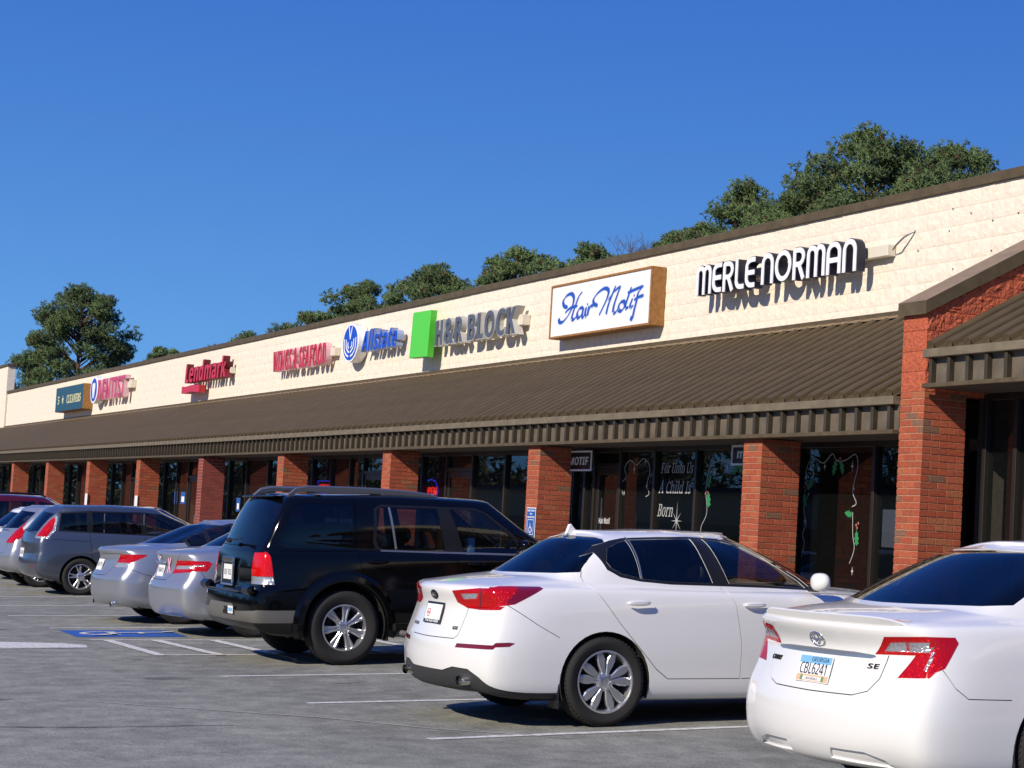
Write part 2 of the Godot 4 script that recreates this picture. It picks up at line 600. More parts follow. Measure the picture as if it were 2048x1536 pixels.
func build_ground() -> void:
	var lot := Node3D.new()
	lot.name = "parking_lot"
	lot.set_meta("kind", "structure")
	lot.set_meta("label", "grey asphalt parking lot with painted stalls")
	add_child(lot)
	var fn := FastNoiseLite.new()
	fn.seed = 5
	fn.frequency = 0.55
	fn.fractal_octaves = 4
	var fn2 := FastNoiseLite.new()
	fn2.seed = 8
	fn2.frequency = 2.2
	fn2.fractal_octaves = 3
	var m := MB.new()
	m.colored = true
	ground_patch(m, -34, -8, -10.55, -0.5, 0.13, 0.13, fn, fn2)
	ground_patch(m, -95, -34, -10.55, -0.5, 0.5, 0.3, fn, fn2)
	ground_patch(m, -8, 12, -10.55, -0.5, 1.0, 1.0, fn, fn2)
	ground_patch(m, -95, 12, -0.5, 12, 2.0, 1.5, fn, fn2)
	ground_patch(m, -95, 12, 12, 90, 12.0, 12.0, fn, fn2)
	put("asphalt", m.mesh(), mats.asphalt, lot)
	# stall lines, measured on the ground: x at the open end, x near the kerb
	var lines := [[-13.04, -13.22, -5.2], [-15.63, -15.42, -5.16], [-18.2, -17.9, -5.15], [-20.82, -20.3, -5.2], [-23.2, -22.2, -5.0], [-25.4, -24.7, -4.95], [-28.15, -27.4, -4.9], [-30.8, -30.1, -4.9], [-33.6, -33.2, -4.9], [-36.5, -36.0, -5.0], [-39.5, -39.3, -5.0], [-42.5, -42.4, -5.0], [-45.3, -45.2, -5.0], [-48.2, -48.1, -5.0], [-10.45, -10.5, -5.2], [-51.0, -51.0, -5.0], [-54.0, -54.0, -5.0]]
	for l in lines:
		var s := MB.new()
		strip(s, Vector2(l[0], l[2]), Vector2(l[1], -10.2), 0.1, 0.004, 0.006)
		put("parking_line", s.mesh(), mats.road_paint, lot)
	# diagonal hatching of the access aisle
	var hx := [[-5.17, -5.2], [-5.71, -5.82], [-6.36, -6.42], [-6.98, -7.05], [-7.6, -7.66], [-8.2, -8.3], [-8.8, -8.9]]
	for h in hx:
		var s := MB.new()
		var xa: float = -23.12 + (-5.0 - h[0]) * 0.19
		var xb: float = -20.72 + (-5.2 - h[1]) * 0.10
		strip(s, Vector2(xa, h[0]), Vector2(xb, h[1] - 0.02), 0.12, 0.008, 0.006)
		put("hatch_stripe", s.mesh(), mats.road_paint, lot)
	# blue accessible-parking square with its white wheelchair figure
	var sq := MB.new()
	ground_poly(sq, PackedVector2Array([Vector2(-24.95, -4.98), Vector2(-24.78, -6.30), Vector2(-23.52, -6.22), Vector2(-23.72, -4.95)]), 0.004)
	var sqo := put("accessible_square", sq.mesh(), mats.road_blue, lot)
	sqo.set_meta("label", "blue painted square with a white wheelchair symbol")
	var fig := MB.new()
	var bx := Transform3D(Basis(Vector3(0, 0, -1), Vector3.UP, Vector3(1, 0, 0)), Vector3.ZERO)
	var pts := PackedVector2Array()
	for i in 17:
		var a := deg_to_rad(-40.0 + 250.0 * i / 16.0)
		pts.append(Vector2(-24.28 - 0.27 * cos(a), -5.40 + 0.27 * sin(a)))
	for i in pts.size() - 1:
		strip(fig, pts[i], pts[i + 1], 0.075, 0.008)
	strip(fig, Vector2(-24.30, -6.12), Vector2(-24.30, -5.48), 0.085, 0.012)
	strip(fig, Vector2(-24.30, -5.80), Vector2(-24.02, -5.80), 0.07, 0.016)
	strip(fig, Vector2(-24.32, -5.46), Vector2(-24.0, -5.46), 0.08, 0.016)
	strip(fig, Vector2(-24.0, -5.48), Vector2(-23.86, -5.16), 0.08, 0.020)
	var head := PackedVector2Array()
	for i in 12:
		head.append(Vector2(-24.33 + 0.075 * cos(TAU * i / 12), -6.18 + 0.075 * sin(TAU * i / 12)))
	ground_poly(fig, head, 0.016)
	put("wheelchair_symbol", fig.mesh(), mats.road_paint, lot)
	# broad worn white bar across the drive lane
	var bar := MB.new()
	ground_poly(bar, PackedVector2Array([Vector2(-22.75, -4.55), Vector2(-22.4, -4.78), Vector2(-22.02, -4.72), Vector2(-22.05, -3.7), Vector2(-22.2, -1.2), Vector2(-23.4, -1.2), Vector2(-23.1, -3.9)]), 0.004)
	var bo := put("painted_bar", bar.mesh(), mats.road_paint, lot)
	bo.set_meta("label", "broad faded white painted bar on the asphalt")
	# sealed cracks
	var cracks := [[Vector2(-14.6, -2.0), Vector2(-14.54, -2.55), Vector2(-14.36, -3.1), Vector2(-14.3, -3.6), Vector2(-14.22, -4.15)], [Vector2(-22.25, -3.4), Vector2(-22.12, -3.95), Vector2(-21.95, -4.9), Vector2(-21.72, -6.1), Vector2(-21.6, -7.2)], [Vector2(-32.3, -4.6), Vector2(-32.36, -5.5), Vector2(-32.6, -6.4), Vector2(-32.74, -7.1)], [Vector2(-16.2, -3.5), Vector2(-15.5, -4.1), Vector2(-14.6, -4.9), Vector2(-13.6, -5.5), Vector2(-12.8, -6.2)]]
	for ci in cracks.size():
		var cr := MB.new()
		var wid := 0.022 if ci != 3 else 0.03
		for i in cracks[ci].size() - 1:
			var a: Vector2 = cracks[ci][i]
			var b: Vector2 = cracks[ci][i + 1]
			var prev := a
			for k in range(1, 7):
				var q := a.lerp(b, k / 6.0)
				if k < 6:
					q += Vector2(rng.randf_range(-0.012, 0.012), 0)
				strip(cr, prev, q, wid * rng.randf_range(0.6, 1.2), 0.004 + 0.0005 * (k % 2))
				prev = q
		put("sealed_crack", cr.mesh(), mats.tar if ci != 3 else mats.concrete, lot)
	# oil drips and drop spots in the stalls and the lane
	for i in 22:
		var om := MB.new()
		var cx := rng.randf_range(-31.0, -10.5)
		var cz := rng.randf_range(-6.9, -2.2)
		var rad := rng.randf_range(0.02, 0.09) if i > 3 else rng.randf_range(0.10, 0.2)
		var poly := PackedVector2Array()
		var ph := rng.randf() * TAU
		for k in 14:
			var a := TAU * k / 14.0
			var rr := rad * (1.0 + 0.28 * sin(a * 2.0 + ph) + rng.randf_range(-0.22, 0.22))
			poly.append(Vector2(cx + rr * cos(a) * 0.8, cz + rr * sin(a) * 1.3))
		ground_poly(om, poly, 0.0022)
		put("oil_stain", om.mesh(), mats.oil, lot)
	# kerb and sidewalk
	var walk := Node3D.new()
	walk.name = "sidewalk"
	walk.set_meta("kind", "structure")
	add_child(walk)
	var x := -95.0
	while x < 10.0:
		var s := MB.new()
		var y0 := gy(x, -10.55)
		s.cbox(Vector3(x + 0.006, y0 - 0.3, -10.70), Vector3(x + 2.994, y0 + 0.13 + 0.012, -10.55), 0.015)
		put("kerb_stone", s.mesh(), mats.concrete, walk)
		var t := MB.new()
		t.cbox(Vector3(x + 0.006, y0 - 0.3, -12.35), Vector3(x + 2.994, y0 + 0.145, -10.712), 0.01)
		put("paving_slab", t.mesh(), mats.concrete, walk)
		x += 3.0
	# the land round the building, as far as the horizon
	var land := MB.new()
	land.quad(Vector3(-900, -3.2, -900), Vector3(900, -3.2, -900), Vector3(900, -3.2, 900), Vector3(-900, -3.2, 900), Vector3.UP)
	var lo := put("ground", land.mesh(), mats.soil)
	lo.set_meta("kind", "structure")
	lo.set_meta("label", "bare brown ground stretching to the horizon")


func walk_y(x: float) -> float:
	return gy(x, -10.55) + 0.145


# ------------------------------------------------------------------ strip mall
var mall: Node3D
const CX0 := -19.635
const CS := 5.9253


func brick_mesh(sx: float, sy: float, sz: float) -> ArrayMesh:
	var m := MB.new()
	var j := 0.0018
	m.cbox(Vector3(0, 0, -sz), Vector3(sx, sy, 0), j)
	return m.mesh()


func brick_column(called: String, x: float, y0: float, y1: float, single_from: float, pale: bool) -> Node3D:
	var node := part_node(called, mall, Vector3(x, 0, COL_Z))
	var core := MB.new()
	core.box(Vector3(0.006, y0, -0.494), Vector3(0.392, y1, -0.006))
	put("mortar", core.mesh(), mats.mortar_pale if pale else mats.mortar, node)
	var pitch := 0.0677
	var joined := {}
	var rows := int((y1 - y0) / pitch) + 1
	var shapes := {}
	for r in rows:
		var yb := y1 - (r + 1) * pitch + 0.005
		var yt := yb + 0.0577
		if yb < y0:
			yb = y0
		if yt - yb < 0.01:
			continue
		var list := []
		if r % 2 == 0:
			list = [[0, 0, 0.194, 0.092], [0.204, 0, 0.194, 0.092], [0.306, -0.102, 0.092, 0.194], [0.306, -0.306, 0.092, 0.194], [0, -0.102, 0.092, 0.194], [0, -0.306, 0.092, 0.194]]
		else:
			list = [[0.102, 0, 0.194, 0.092], [0, 0, 0.092, 0.194], [0.306, 0, 0.092, 0.194], [0, -0.204, 0.092, 0.194], [0.306, -0.204, 0.092, 0.194], [0, -0.408, 0.194, 0.092], [0.204, -0.408, 0.194, 0.092]]
		for b in list:
			var k := rng.randi() % 100
			var mi := 0
			if pale:
				mi = 6 if k < 60 else 7
			else:
				mi = 0 if k < 30 else (1 if k < 52 else (2 if k < 70 else (3 if k < 86 else (4 if k < 96 else 5))))
			var mname: String = ["brick0", "brick1", "brick2", "brick3", "brick4", "brick5", "brick_dark0", "brick_dark1"][mi]
			var seen: bool = b[0] + b[2] > 0.39 or b[1] > -0.01
			if yb > single_from and seen:
				var key := "%0.3f %0.3f" % [b[2], yt - yb]
				if not shapes.has(key):
					shapes[key] = brick_mesh(b[2], yt - yb, b[3])
				var o := put("brick", shapes[key], mats[mname], node)
				o.position = Vector3(b[0] + rng.randf_range(-0.0012, 0.0012), yb, b[1] + rng.randf_range(-0.0015, 0.0015))
			else:
				if not joined.has(mname):
					joined[mname] = MB.new()
				joined[mname].box(Vector3(b[0], yb, b[1] - b[3]), Vector3(b[0] + b[2], yt, b[1]))
	for k in joined:
		var o := put("brickwork", joined[k].mesh(), mats[k], node)
		o.set_meta("kind", "stuff")
	return node


func block_mesh(w: float, h: float, d: float, rough: float, seed_: int, nx: int, ny: int) -> ArrayMesh:
	# a split-face block: the front (+z) is broken stone, the rest plain
	var r := RandomNumberGenerator.new()
	r.seed = seed_
	var m := MB.new()
	block_into(m, Vector3.ZERO, w, h, d, rough, r, nx, ny)
	return m.mesh()


func block_into(m: MB, at: Vector3, w: float, h: float, d: float, rough: float, r: RandomNumberGenerator, nx: int, ny: int) -> void:
	var g := []
	for i in nx + 1:
		for j in ny + 1:
			var edge := i == 0 or j == 0 or i == nx or j == ny
			var dz := -0.004 if edge else r.randf_range(-1, 1) * rough
			var jx := 0.0 if edge else r.randf_range(-0.3, 0.3) * w / nx
			var jy := 0.0 if edge else r.randf_range(-0.3, 0.3) * h / ny
			g.append(at + Vector3(w * i / nx + jx, h * j / ny + jy, dz))
	for i in nx:
		for j in ny:
			var a: Vector3 = g[i * (ny + 1) + j]
			var b: Vector3 = g[(i + 1) * (ny + 1) + j]
			var c: Vector3 = g[(i + 1) * (ny + 1) + j + 1]
			var e: Vector3 = g[i * (ny + 1) + j + 1]
			if (i + j) % 2 == 0:
				m.flat(a, b, c, Vector3.BACK)
				m.flat(a, c, e, Vector3.BACK)
			else:
				m.flat(a, b, e, Vector3.BACK)
				m.flat(b, c, e, Vector3.BACK)
	var z0 := -0.004
	m.quad(at + Vector3(0, 0, z0), at + Vector3(w, 0, z0), at + Vector3(w, 0, -d), at + Vector3(0, 0, -d), Vector3.DOWN)
	m.quad(at + Vector3(0, h, z0), at + Vector3(w, h, z0), at + Vector3(w, h, -d), at + Vector3(0, h, -d), Vector3.UP)
	m.quad(at + Vector3(0, 0, z0), at + Vector3(0, h, z0), at + Vector3(0, h, -d), at + Vector3(0, 0, -d), Vector3.LEFT)
	m.quad(at + Vector3(w, 0, z0), at + Vector3(w, h, z0), at + Vector3(w, h, -d), at + Vector3(w, 0, -d), Vector3.RIGHT)


func build_parapet() -> void:
	var wall := part_node("parapet_wall", mall)
	wall.set_meta("label", "cream painted split-face block parapet wall")
	var core := MB.new()
	core.box(Vector3(-82.2, 3.6, PAR_Z - 0.3), Vector3(4, 5.63, PAR_Z - 0.0065))
	put("mortar", core.mesh(), mats.cream_joint, wall)
	var kinds := []
	for i in 6:
		kinds.append(block_mesh(0.4035, 0.1965, 0.05, 0.0035, 300 + i, 8, 4))
	var rest := MB.new()
	var r := RandomNumberGenerator.new()
	r.seed = 77
	var top := 5.625
	var singles := 0
	for row in 7:
		var yb := top - (row + 1) * 0.2032 + 0.004
		var off := 0.2 if row % 2 == 0 else 0.0
		var x := -16.2 - off
		while x > -82.0:
			var dz := rng.randf_range(-0.001, 0.001)
			if singles < 300 and x > -33.2:
				var o := put("block", kinds[rng.randi() % 6], mats.cream, wall)
				o.position = Vector3(x - 0.4035, yb, PAR_Z + dz)
				singles += 1
			else:
				var far := x < -50.0
				block_into(rest, Vector3(x - 0.4035, yb, PAR_Z + dz), 0.4035, 0.1965, 0.02, 0.0028, r, 2 if far else 4, 1 if far else 2)
			x -= 0.4064
		x = -16.2 - off
		while x < 3.5:
			block_into(rest, Vector3(x + 0.007, yb, PAR_Z), 0.3985, 0.1955, 0.02, 0.0035, r, 2, 1)
			x += 0.4064
	var ro := put("blockwork", rest.mesh(), mats.cream, wall)
	ro.set_meta("kind", "stuff")
	# metal coping in lengths
	var cx := -82.2
	var i := 0
	while cx < 4.0:
		var cm := MB.new()
		var jog := 0.004 * (i % 2)
		cm.cbox(Vector3(cx, 5.622, PAR_Z - 0.34), Vector3(cx + 3.040, 5.736 + jog * 0.5, PAR_Z + 0.035 + jog), 0.006)
		put("coping", cm.mesh(), mats.bronze, mall)
		cx += 3.048
		i += 1
	# drill holes and a pale patch left by an older sign near the wing wall
	var holes := [[-19.0, 5.17], [-18.2, 5.2], [-17.75, 5.23], [-18.6, 5.33], [-18.9, 4.72], [-18.2, 4.86], [-19.6, 5.0], [-17.5, 5.02], [-18.95, 5.42]]
	for h in holes:
		var hm := MB.new()
		var pr := PackedVector2Array([Vector2(0.0001, 0.006), Vector2(0.008, 0.006), Vector2(0.010, -0.01)])
		hm.lathe(pr, 8, rot(Vector3.RIGHT, 90, Vector3(h[0], h[1], PAR_Z + 0.006)))
		put("anchor_hole", hm.mesh(), mats.suv_bumper, wall)
	# taller end section far along the row: only its thin parapet end shows
	var tall := part_node("end_section", mall)
	var tm := MB.new()
	tm.box(Vector3(-96, 3.6, -13.90), Vector3(-82.3, 6.74, -13.60))
	put("block_wall", tm.mesh(), mats.cream, tall)
	var tc := MB.new()
	tc.cbox(Vector3(-96.1, 6.742, -13.95), Vector3(-82.24, 6.86, -13.56), 0.01)
	put("coping", tc.mesh(), mats.bronze, tall)
	# roof slab behind the parapet
	var rf := MB.new()
	rf.box(Vector3(-92, 4.9, -30), Vector3(4, 5.1, PAR_Z - 0.3))
	put("flat_roof", rf.mesh(), mats.far_roof, mall)
	var bk := MB.new()
	bk.box(Vector3(-92, -1.0, -30.2), Vector3(4, 5.4, -30))
	put("rear_wall", bk.mesh(), mats.cream, mall)


func canopy(called: String, x0: float, x1: float, lift: float, first: float) -> void:
	var can := part_node(called, mall)
	can.set_meta("label", "brown ribbed metal canopy roof")
	var yb := 2.622 + lift
	var yt := 3.0 + lift
	var a := Vector3(0, yt - 0.005, FAS_Z - 0.01)
	var b := Vector3(0, 4.214 + lift, PAR_Z + 0.02)
	var deck := MB.new()
	var up := Vector3(0, (b - a).z * -1.0, (b - a).y).normalized()
	deck.quad(Vector3(x0, a.y, a.z), Vector3(x1, a.y, a.z), Vector3(x1, b.y, b.z), Vector3(x0, b.y, b.z), up)
	var under := up * -0.03
	deck.quad(Vector3(x0, a.y, a.z) + under, Vector3(x1, a.y, a.z) + under, Vector3(x1, b.y, b.z) + under, Vector3(x0, b.y, b.z) + under, -up)
	put("deck", deck.mesh(), mats.bronze_roof, can)
	# one rib: rounded trapezoid swept up the slope, local origin at its foot
	var dir := (b - a).normalized()
	var len_ := (b - a).length()
	var rib := MB.new()
	var prof := [[-0.058, 0.0], [-0.050, 0.048], [-0.036, 0.066], [-0.014, 0.074], [0.014, 0.074], [0.036, 0.066], [0.050, 0.048], [0.058, 0.0]]
	for i in prof.size() - 1:
		var p0: Vector3 = Vector3(prof[i][0], 0, 0) + up * prof[i][1]
		var p1: Vector3 = Vector3(prof[i + 1][0], 0, 0) + up * prof[i + 1][1]
		var outn := Vector3(prof[i][0] + prof[i + 1][0], 0, 0) + up * 0.05
		rib.quad(p0 + dir * 0.03, p1 + dir * 0.03, p1 + dir * (len_ - 0.035), p0 + dir * (len_ - 0.035), outn)
	for i in range(1, prof.size() - 1):
		# closed, slightly raked front end
		var q0 := Vector3(prof[0][0], 0, 0) + dir * 0.012
		var q1: Vector3 = Vector3(prof[i][0], 0, 0) + up * prof[i][1] + dir * 0.03
		var q2: Vector3 = Vector3(prof[i + 1][0], 0, 0) + up * prof[i + 1][1] + dir * 0.03
		if i + 1 == prof.size() - 1:
			q2 = Vector3(prof[i + 1][0], 0, 0) + dir * 0.012
		rib.flat(q0, q1, q2, -dir)
		var e0 := Vector3(prof[0][0], 0, 0) + dir * (len_ - 0.035)
		var e1: Vector3 = Vector3(prof[i][0], 0, 0) + up * prof[i][1] + dir * (len_ - 0.035)
		var e2: Vector3 = Vector3(prof[i + 1][0], 0, 0) + up * prof[i + 1][1] + dir * (len_ - 0.035)
		rib.flat(e0, e1, e2, dir)
	var ribm := rib.mesh()
	var fr := MB.new()
	fr.cbox(Vector3(-0.022, yb + 0.045, 0.0), Vector3(0.022, yt - 0.085, 0.062), 0.005)
	var frm := fr.mesh()
	var x := first
	while x > x0 + 0.06:
		if x < x1 - 0.055:
			var o := put("rib", ribm, mats.bronze_roof, can)
			o.position = Vector3(x, a.y, a.z)
			var f := put("fascia_rib", frm, mats.bronze_dark, can)
			f.position = Vector3(x + 0.01, 0, FAS_Z - 0.075)
		x -= 0.29
	var panel := MB.new()
	panel.box(Vector3(x0, yb + 0.02, FAS_Z - 0.105), Vector3(x1, yt - 0.03, FAS_Z - 0.075))
	put("fascia_panel", panel.mesh(), mats.bronze_panel, can)
	var tx := x0
	while tx < x1 - 0.01:
		var te := minf(tx + 6.1, x1)
		var e := MB.new()
		e.cbox(Vector3(tx + 0.002, yt - 0.085, FAS_Z - 0.09), Vector3(te - 0.002, yt, FAS_Z + 0.012), 0.006)
		put("eave_trim", e.mesh(), mats.trim_light, can)
		var e2 := MB.new()
		e2.cbox(Vector3(tx + 0.002, yb, FAS_Z - 0.12), Vector3(te - 0.002, yb + 0.045, FAS_Z + 0.006), 0.005)
		put("bottom_trim", e2.mesh(), mats.bronze, can)
		# flashing where the canopy meets the wall: an upright strip and a sloping apron
		var fl := MB.new()
		fl.cbox(Vector3(tx + 0.002, 4.245 + lift, PAR_Z - 0.002), Vector3(te - 0.002, 4.315 + lift, PAR_Z + 0.022), 0.004)
		put("flashing", fl.mesh(), mats.bronze, can)
		var ap := MB.new()
		var s0 := b - dir * 0.13 + up * 0.080
		var s1 := Vector3(0, 4.262 + lift, PAR_Z + 0.024)
		ap.quad(Vector3(tx, s0.y, s0.z), Vector3(te, s0.y, s0.z), Vector3(te, s1.y, s1.z), Vector3(tx, s1.y, s1.z), up)
		ap.quad(Vector3(tx, s0.y - 0.02, s0.z), Vector3(te, s0.y - 0.02, s0.z), Vector3(te, s0.y, s0.z), Vector3(tx, s0.y, s0.z), Vector3.BACK)
		put("apron", ap.mesh(), mats.flashing, can)
		tx = te
	var sf := MB.new()
	sf.box(Vector3(x0, yb + 0.01, PAR_Z - 0.05), Vector3(x1, yb + 0.03, FAS_Z - 0.11))
	put("soffit", sf.mesh(), mats.soffit, can)


func build_wing_wall() -> void:
	var w := part_node("wing_wall", mall, Vector3(-16.62, 0, 0))
	w.set_meta("label", "orange block wing wall with a sloping brown cap")
	var base_y := 3.035
	var wd := 0.4
	var zf := COL_Z
	# body below the cap: sloping top, as a prism along x
	var poly := PackedVector2Array()
	# local frame: x -> -z (depth), y -> up
	var slope := 0.5317
	var top_front := 3.80
	poly.append(Vector2(0.006, base_y))
	poly.append(Vector2(0.006, top_front))
	poly.append(Vector2(2.21, top_front + slope * 2.21))
	poly.append(Vector2(2.21, base_y))
	var core := MB.new()
	core.prism(poly, wd - 0.012, Transform3D(Basis(Vector3(0, 0, -1), Vector3(0, 1, 0), Vector3(1, 0, 0)), Vector3(0.006, 0, zf)))
	put("mortar", core.mesh(), mats.orange_block, w)
	# front blocks (smooth-ish) and rough side blocks clipped by the sloping top
	var r := RandomNumberGenerator.new()
	r.seed = 5
	for row in 4:
		var yb := base_y + row * 0.2 + 0.003
		var h := minf(0.194, top_front - yb)
		if h > 0.02:
			var f := put("block", block_mesh(wd - 0.004, h, 0.03, 0.0015, 40 + row, 8, 4), mats.orange_block, w)
			f.position = Vector3(0.002, yb, zf + 0.004)
	for row in 10:
		var yb := base_y + row * 0.2 + 0.003
		var zz := 0.0
		var k := 0
		while zz < 2.2:
			var bw := 0.394 if not (k == 0 and row % 2 == 1) else 0.195
			# the sloping line cuts blocks: keep those whose middle lies under it
			var h := 0.194
			var ymax := top_front + slope * (zz) - 0.002
			if yb + h > ymax:
				h = ymax + slope * bw * 0.5 - yb
				h = minf(h, 0.194)
			if h > 0.03:
				var o := put("block", block_mesh(bw, h, 0.03, 0.008, 60 + row * 13 + k, 9, 5), mats.orange_block, w)
				o.transform = Transform3D(Basis(Vector3(0, 0, -1), Vector3(0, 1, 0), Vector3(1, 0, 0)), Vector3(wd + 0.003, yb, zf - zz))
			zz += bw + 0.01
			k += 1
	# sloping metal cap: a level nose at the front, then up the slope
	var cap := MB.new()
	var ang := atan(slope)
	var d := Vector3(0, sin(ang), -cos(ang))
	var u := Vector3(0, cos(ang), sin(ang))
	var p0 := Vector3(0, top_front - 0.012, zf + 0.05)
	var th := 0.135
	var xa := -0.035
	var xb := wd + 0.035
	var a0 := p0
	var a1 := p0 + Vector3(0, th * 0.92, 0)
	var b0 := p0 + d * 2.42
	var b1 := b0 + u * th
	a1 = Vector3(0, a0.y + th / cos(ang) - 0.02, a0.z)
	for sx in [xa, xb]:
		cap.quad(Vector3(sx, a0.y, a0.z), Vector3(sx, a1.y, a1.z), Vector3(sx, b1.y, b1.z), Vector3(sx, b0.y, b0.z), Vector3(sx - 0.2, 0, 0))
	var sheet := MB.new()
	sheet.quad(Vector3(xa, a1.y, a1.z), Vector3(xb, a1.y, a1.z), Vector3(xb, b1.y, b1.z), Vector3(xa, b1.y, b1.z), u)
	put("cap_top_painted_sheen", sheet.mesh(), mats.flashing, w)  # lighter top face: its bright, glossy look is put into the colour
	cap.quad(Vector3(xa, a0.y, a0.z), Vector3(xb, a0.y, a0.z), Vector3(xb, a1.y, a1.z), Vector3(xa, a1.y, a1.z), Vector3.BACK)
	cap.quad(Vector3(xa, a0.y, a0.z), Vector3(xb, a0.y, a0.z), Vector3(xb, b0.y, b0.z), Vector3(xa, b0.y, b0.z), -u)
	put("sloping_cap", cap.mesh(), mats.bronze, w)


func storefront(x0: float, x1: float, mullions: Array, doors: Array, top: float) -> void:
	# a glazed bay between x0 and x1: mullions at the given x, doors = [xa, xb]
	var bay := part_node("storefront", mall)
	var yb := walk_y((x0 + x1) * 0.5)
	var sill := yb + 0.28
	var xs: Array = [x0] + mullions + [x1]
	xs.sort()
	for i in xs.size():
		var f := MB.new()
		var w := 0.055
		f.cbox(Vector3(xs[i] - w * 0.5, yb - 0.05, GLASS_Z - 0.06), Vector3(xs[i] + w * 0.5, top, GLASS_Z + 0.05), 0.004)
		put("mullion", f.mesh(), mats.frame, bay)
	for i in xs.size() - 1:
		var a: float = xs[i] + 0.028
		var b: float = xs[i + 1] - 0.028
		if b - a < 0.05:
			continue
		var is_door := false
		for d in doors:
			if (a + b) * 0.5 > d[0] and (a + b) * 0.5 < d[1]:
				is_door = true
		if is_door:
			var door := part_node("door", bay)
			door.set_meta("label", "dark framed glass shop door")
			var fr := MB.new()
			var dt := yb + 2.08
			fr.cbox(Vector3(a, yb + 0.02, GLASS_Z - 0.03), Vector3(a + 0.09, dt, GLASS_Z + 0.02), 0.004)
			fr.cbox(Vector3(b - 0.09, yb + 0.02, GLASS_Z - 0.03), Vector3(b, dt, GLASS_Z + 0.02), 0.004)
			fr.cbox(Vector3(a + 0.09, yb + 0.02, GLASS_Z - 0.03), Vector3(b - 0.09, yb + 0.24, GLASS_Z + 0.02), 0.004)
			fr.cbox(Vector3(a + 0.09, dt - 0.1, GLASS_Z - 0.03), Vector3(b - 0.09, dt, GLASS_Z + 0.02), 0.004)
			put("door_frame", fr.mesh(), mats.frame, door)
			var gl := MB.new()
			gl.quad(Vector3(a + 0.09, yb + 0.24, GLASS_Z), Vector3(b - 0.09, yb + 0.24, GLASS_Z), Vector3(b - 0.09, dt - 0.1, GLASS_Z), Vector3(a + 0.09, dt - 0.1, GLASS_Z), Vector3.BACK)
			put("pane", gl.mesh(), mats.glass, door)
			var hd := MB.new()
			hd.tube(PackedVector3Array([Vector3(b - 0.14, yb + 0.85, GLASS_Z + 0.03), Vector3(b - 0.14, yb + 0.85, GLASS_Z + 0.07), Vector3(b - 0.14, yb + 1.2, GLASS_Z + 0.07), Vector3(b - 0.14, yb + 1.2, GLASS_Z + 0.03)]), 0.012, 0.012, 8)
			put("handle", hd.mesh(), mats.rim_grey, door)
			var tr := MB.new()
			tr.cbox(Vector3(a, dt + 0.002, GLASS_Z - 0.05), Vector3(b, dt + 0.06, GLASS_Z + 0.04), 0.004)
			put("transom_bar", tr.mesh(), mats.frame, bay)
			var tg := MB.new()
			tg.quad(Vector3(a, dt + 0.06, GLASS_Z), Vector3(b, dt + 0.06, GLASS_Z), Vector3(b, top - 0.06, GLASS_Z), Vector3(a, top - 0.06, GLASS_Z), Vector3.BACK)
			put("pane", tg.mesh(), mats.glass, bay)
		else:
			var gl := MB.new()
			gl.quad(Vector3(a, sill, GLASS_Z), Vector3(b, sill, GLASS_Z), Vector3(b, top - 0.06, GLASS_Z), Vector3(a, top - 0.06, GLASS_Z), Vector3.BACK)
			put("pane", gl.mesh(), mats.glass, bay)
			var bk := MB.new()
			bk.cbox(Vector3(a, yb - 0.05, GLASS_Z - 0.05), Vector3(b, sill, GLASS_Z + 0.04), 0.004)
			put("kick_panel", bk.mesh(), mats.frame, bay)
		var hm := MB.new()
		hm.cbox(Vector3(a, top - 0.06, GLASS_Z - 0.05), Vector3(b, top + 0.02, GLASS_Z + 0.045), 0.004)
		put("head_rail", hm.mesh(), mats.frame, bay)


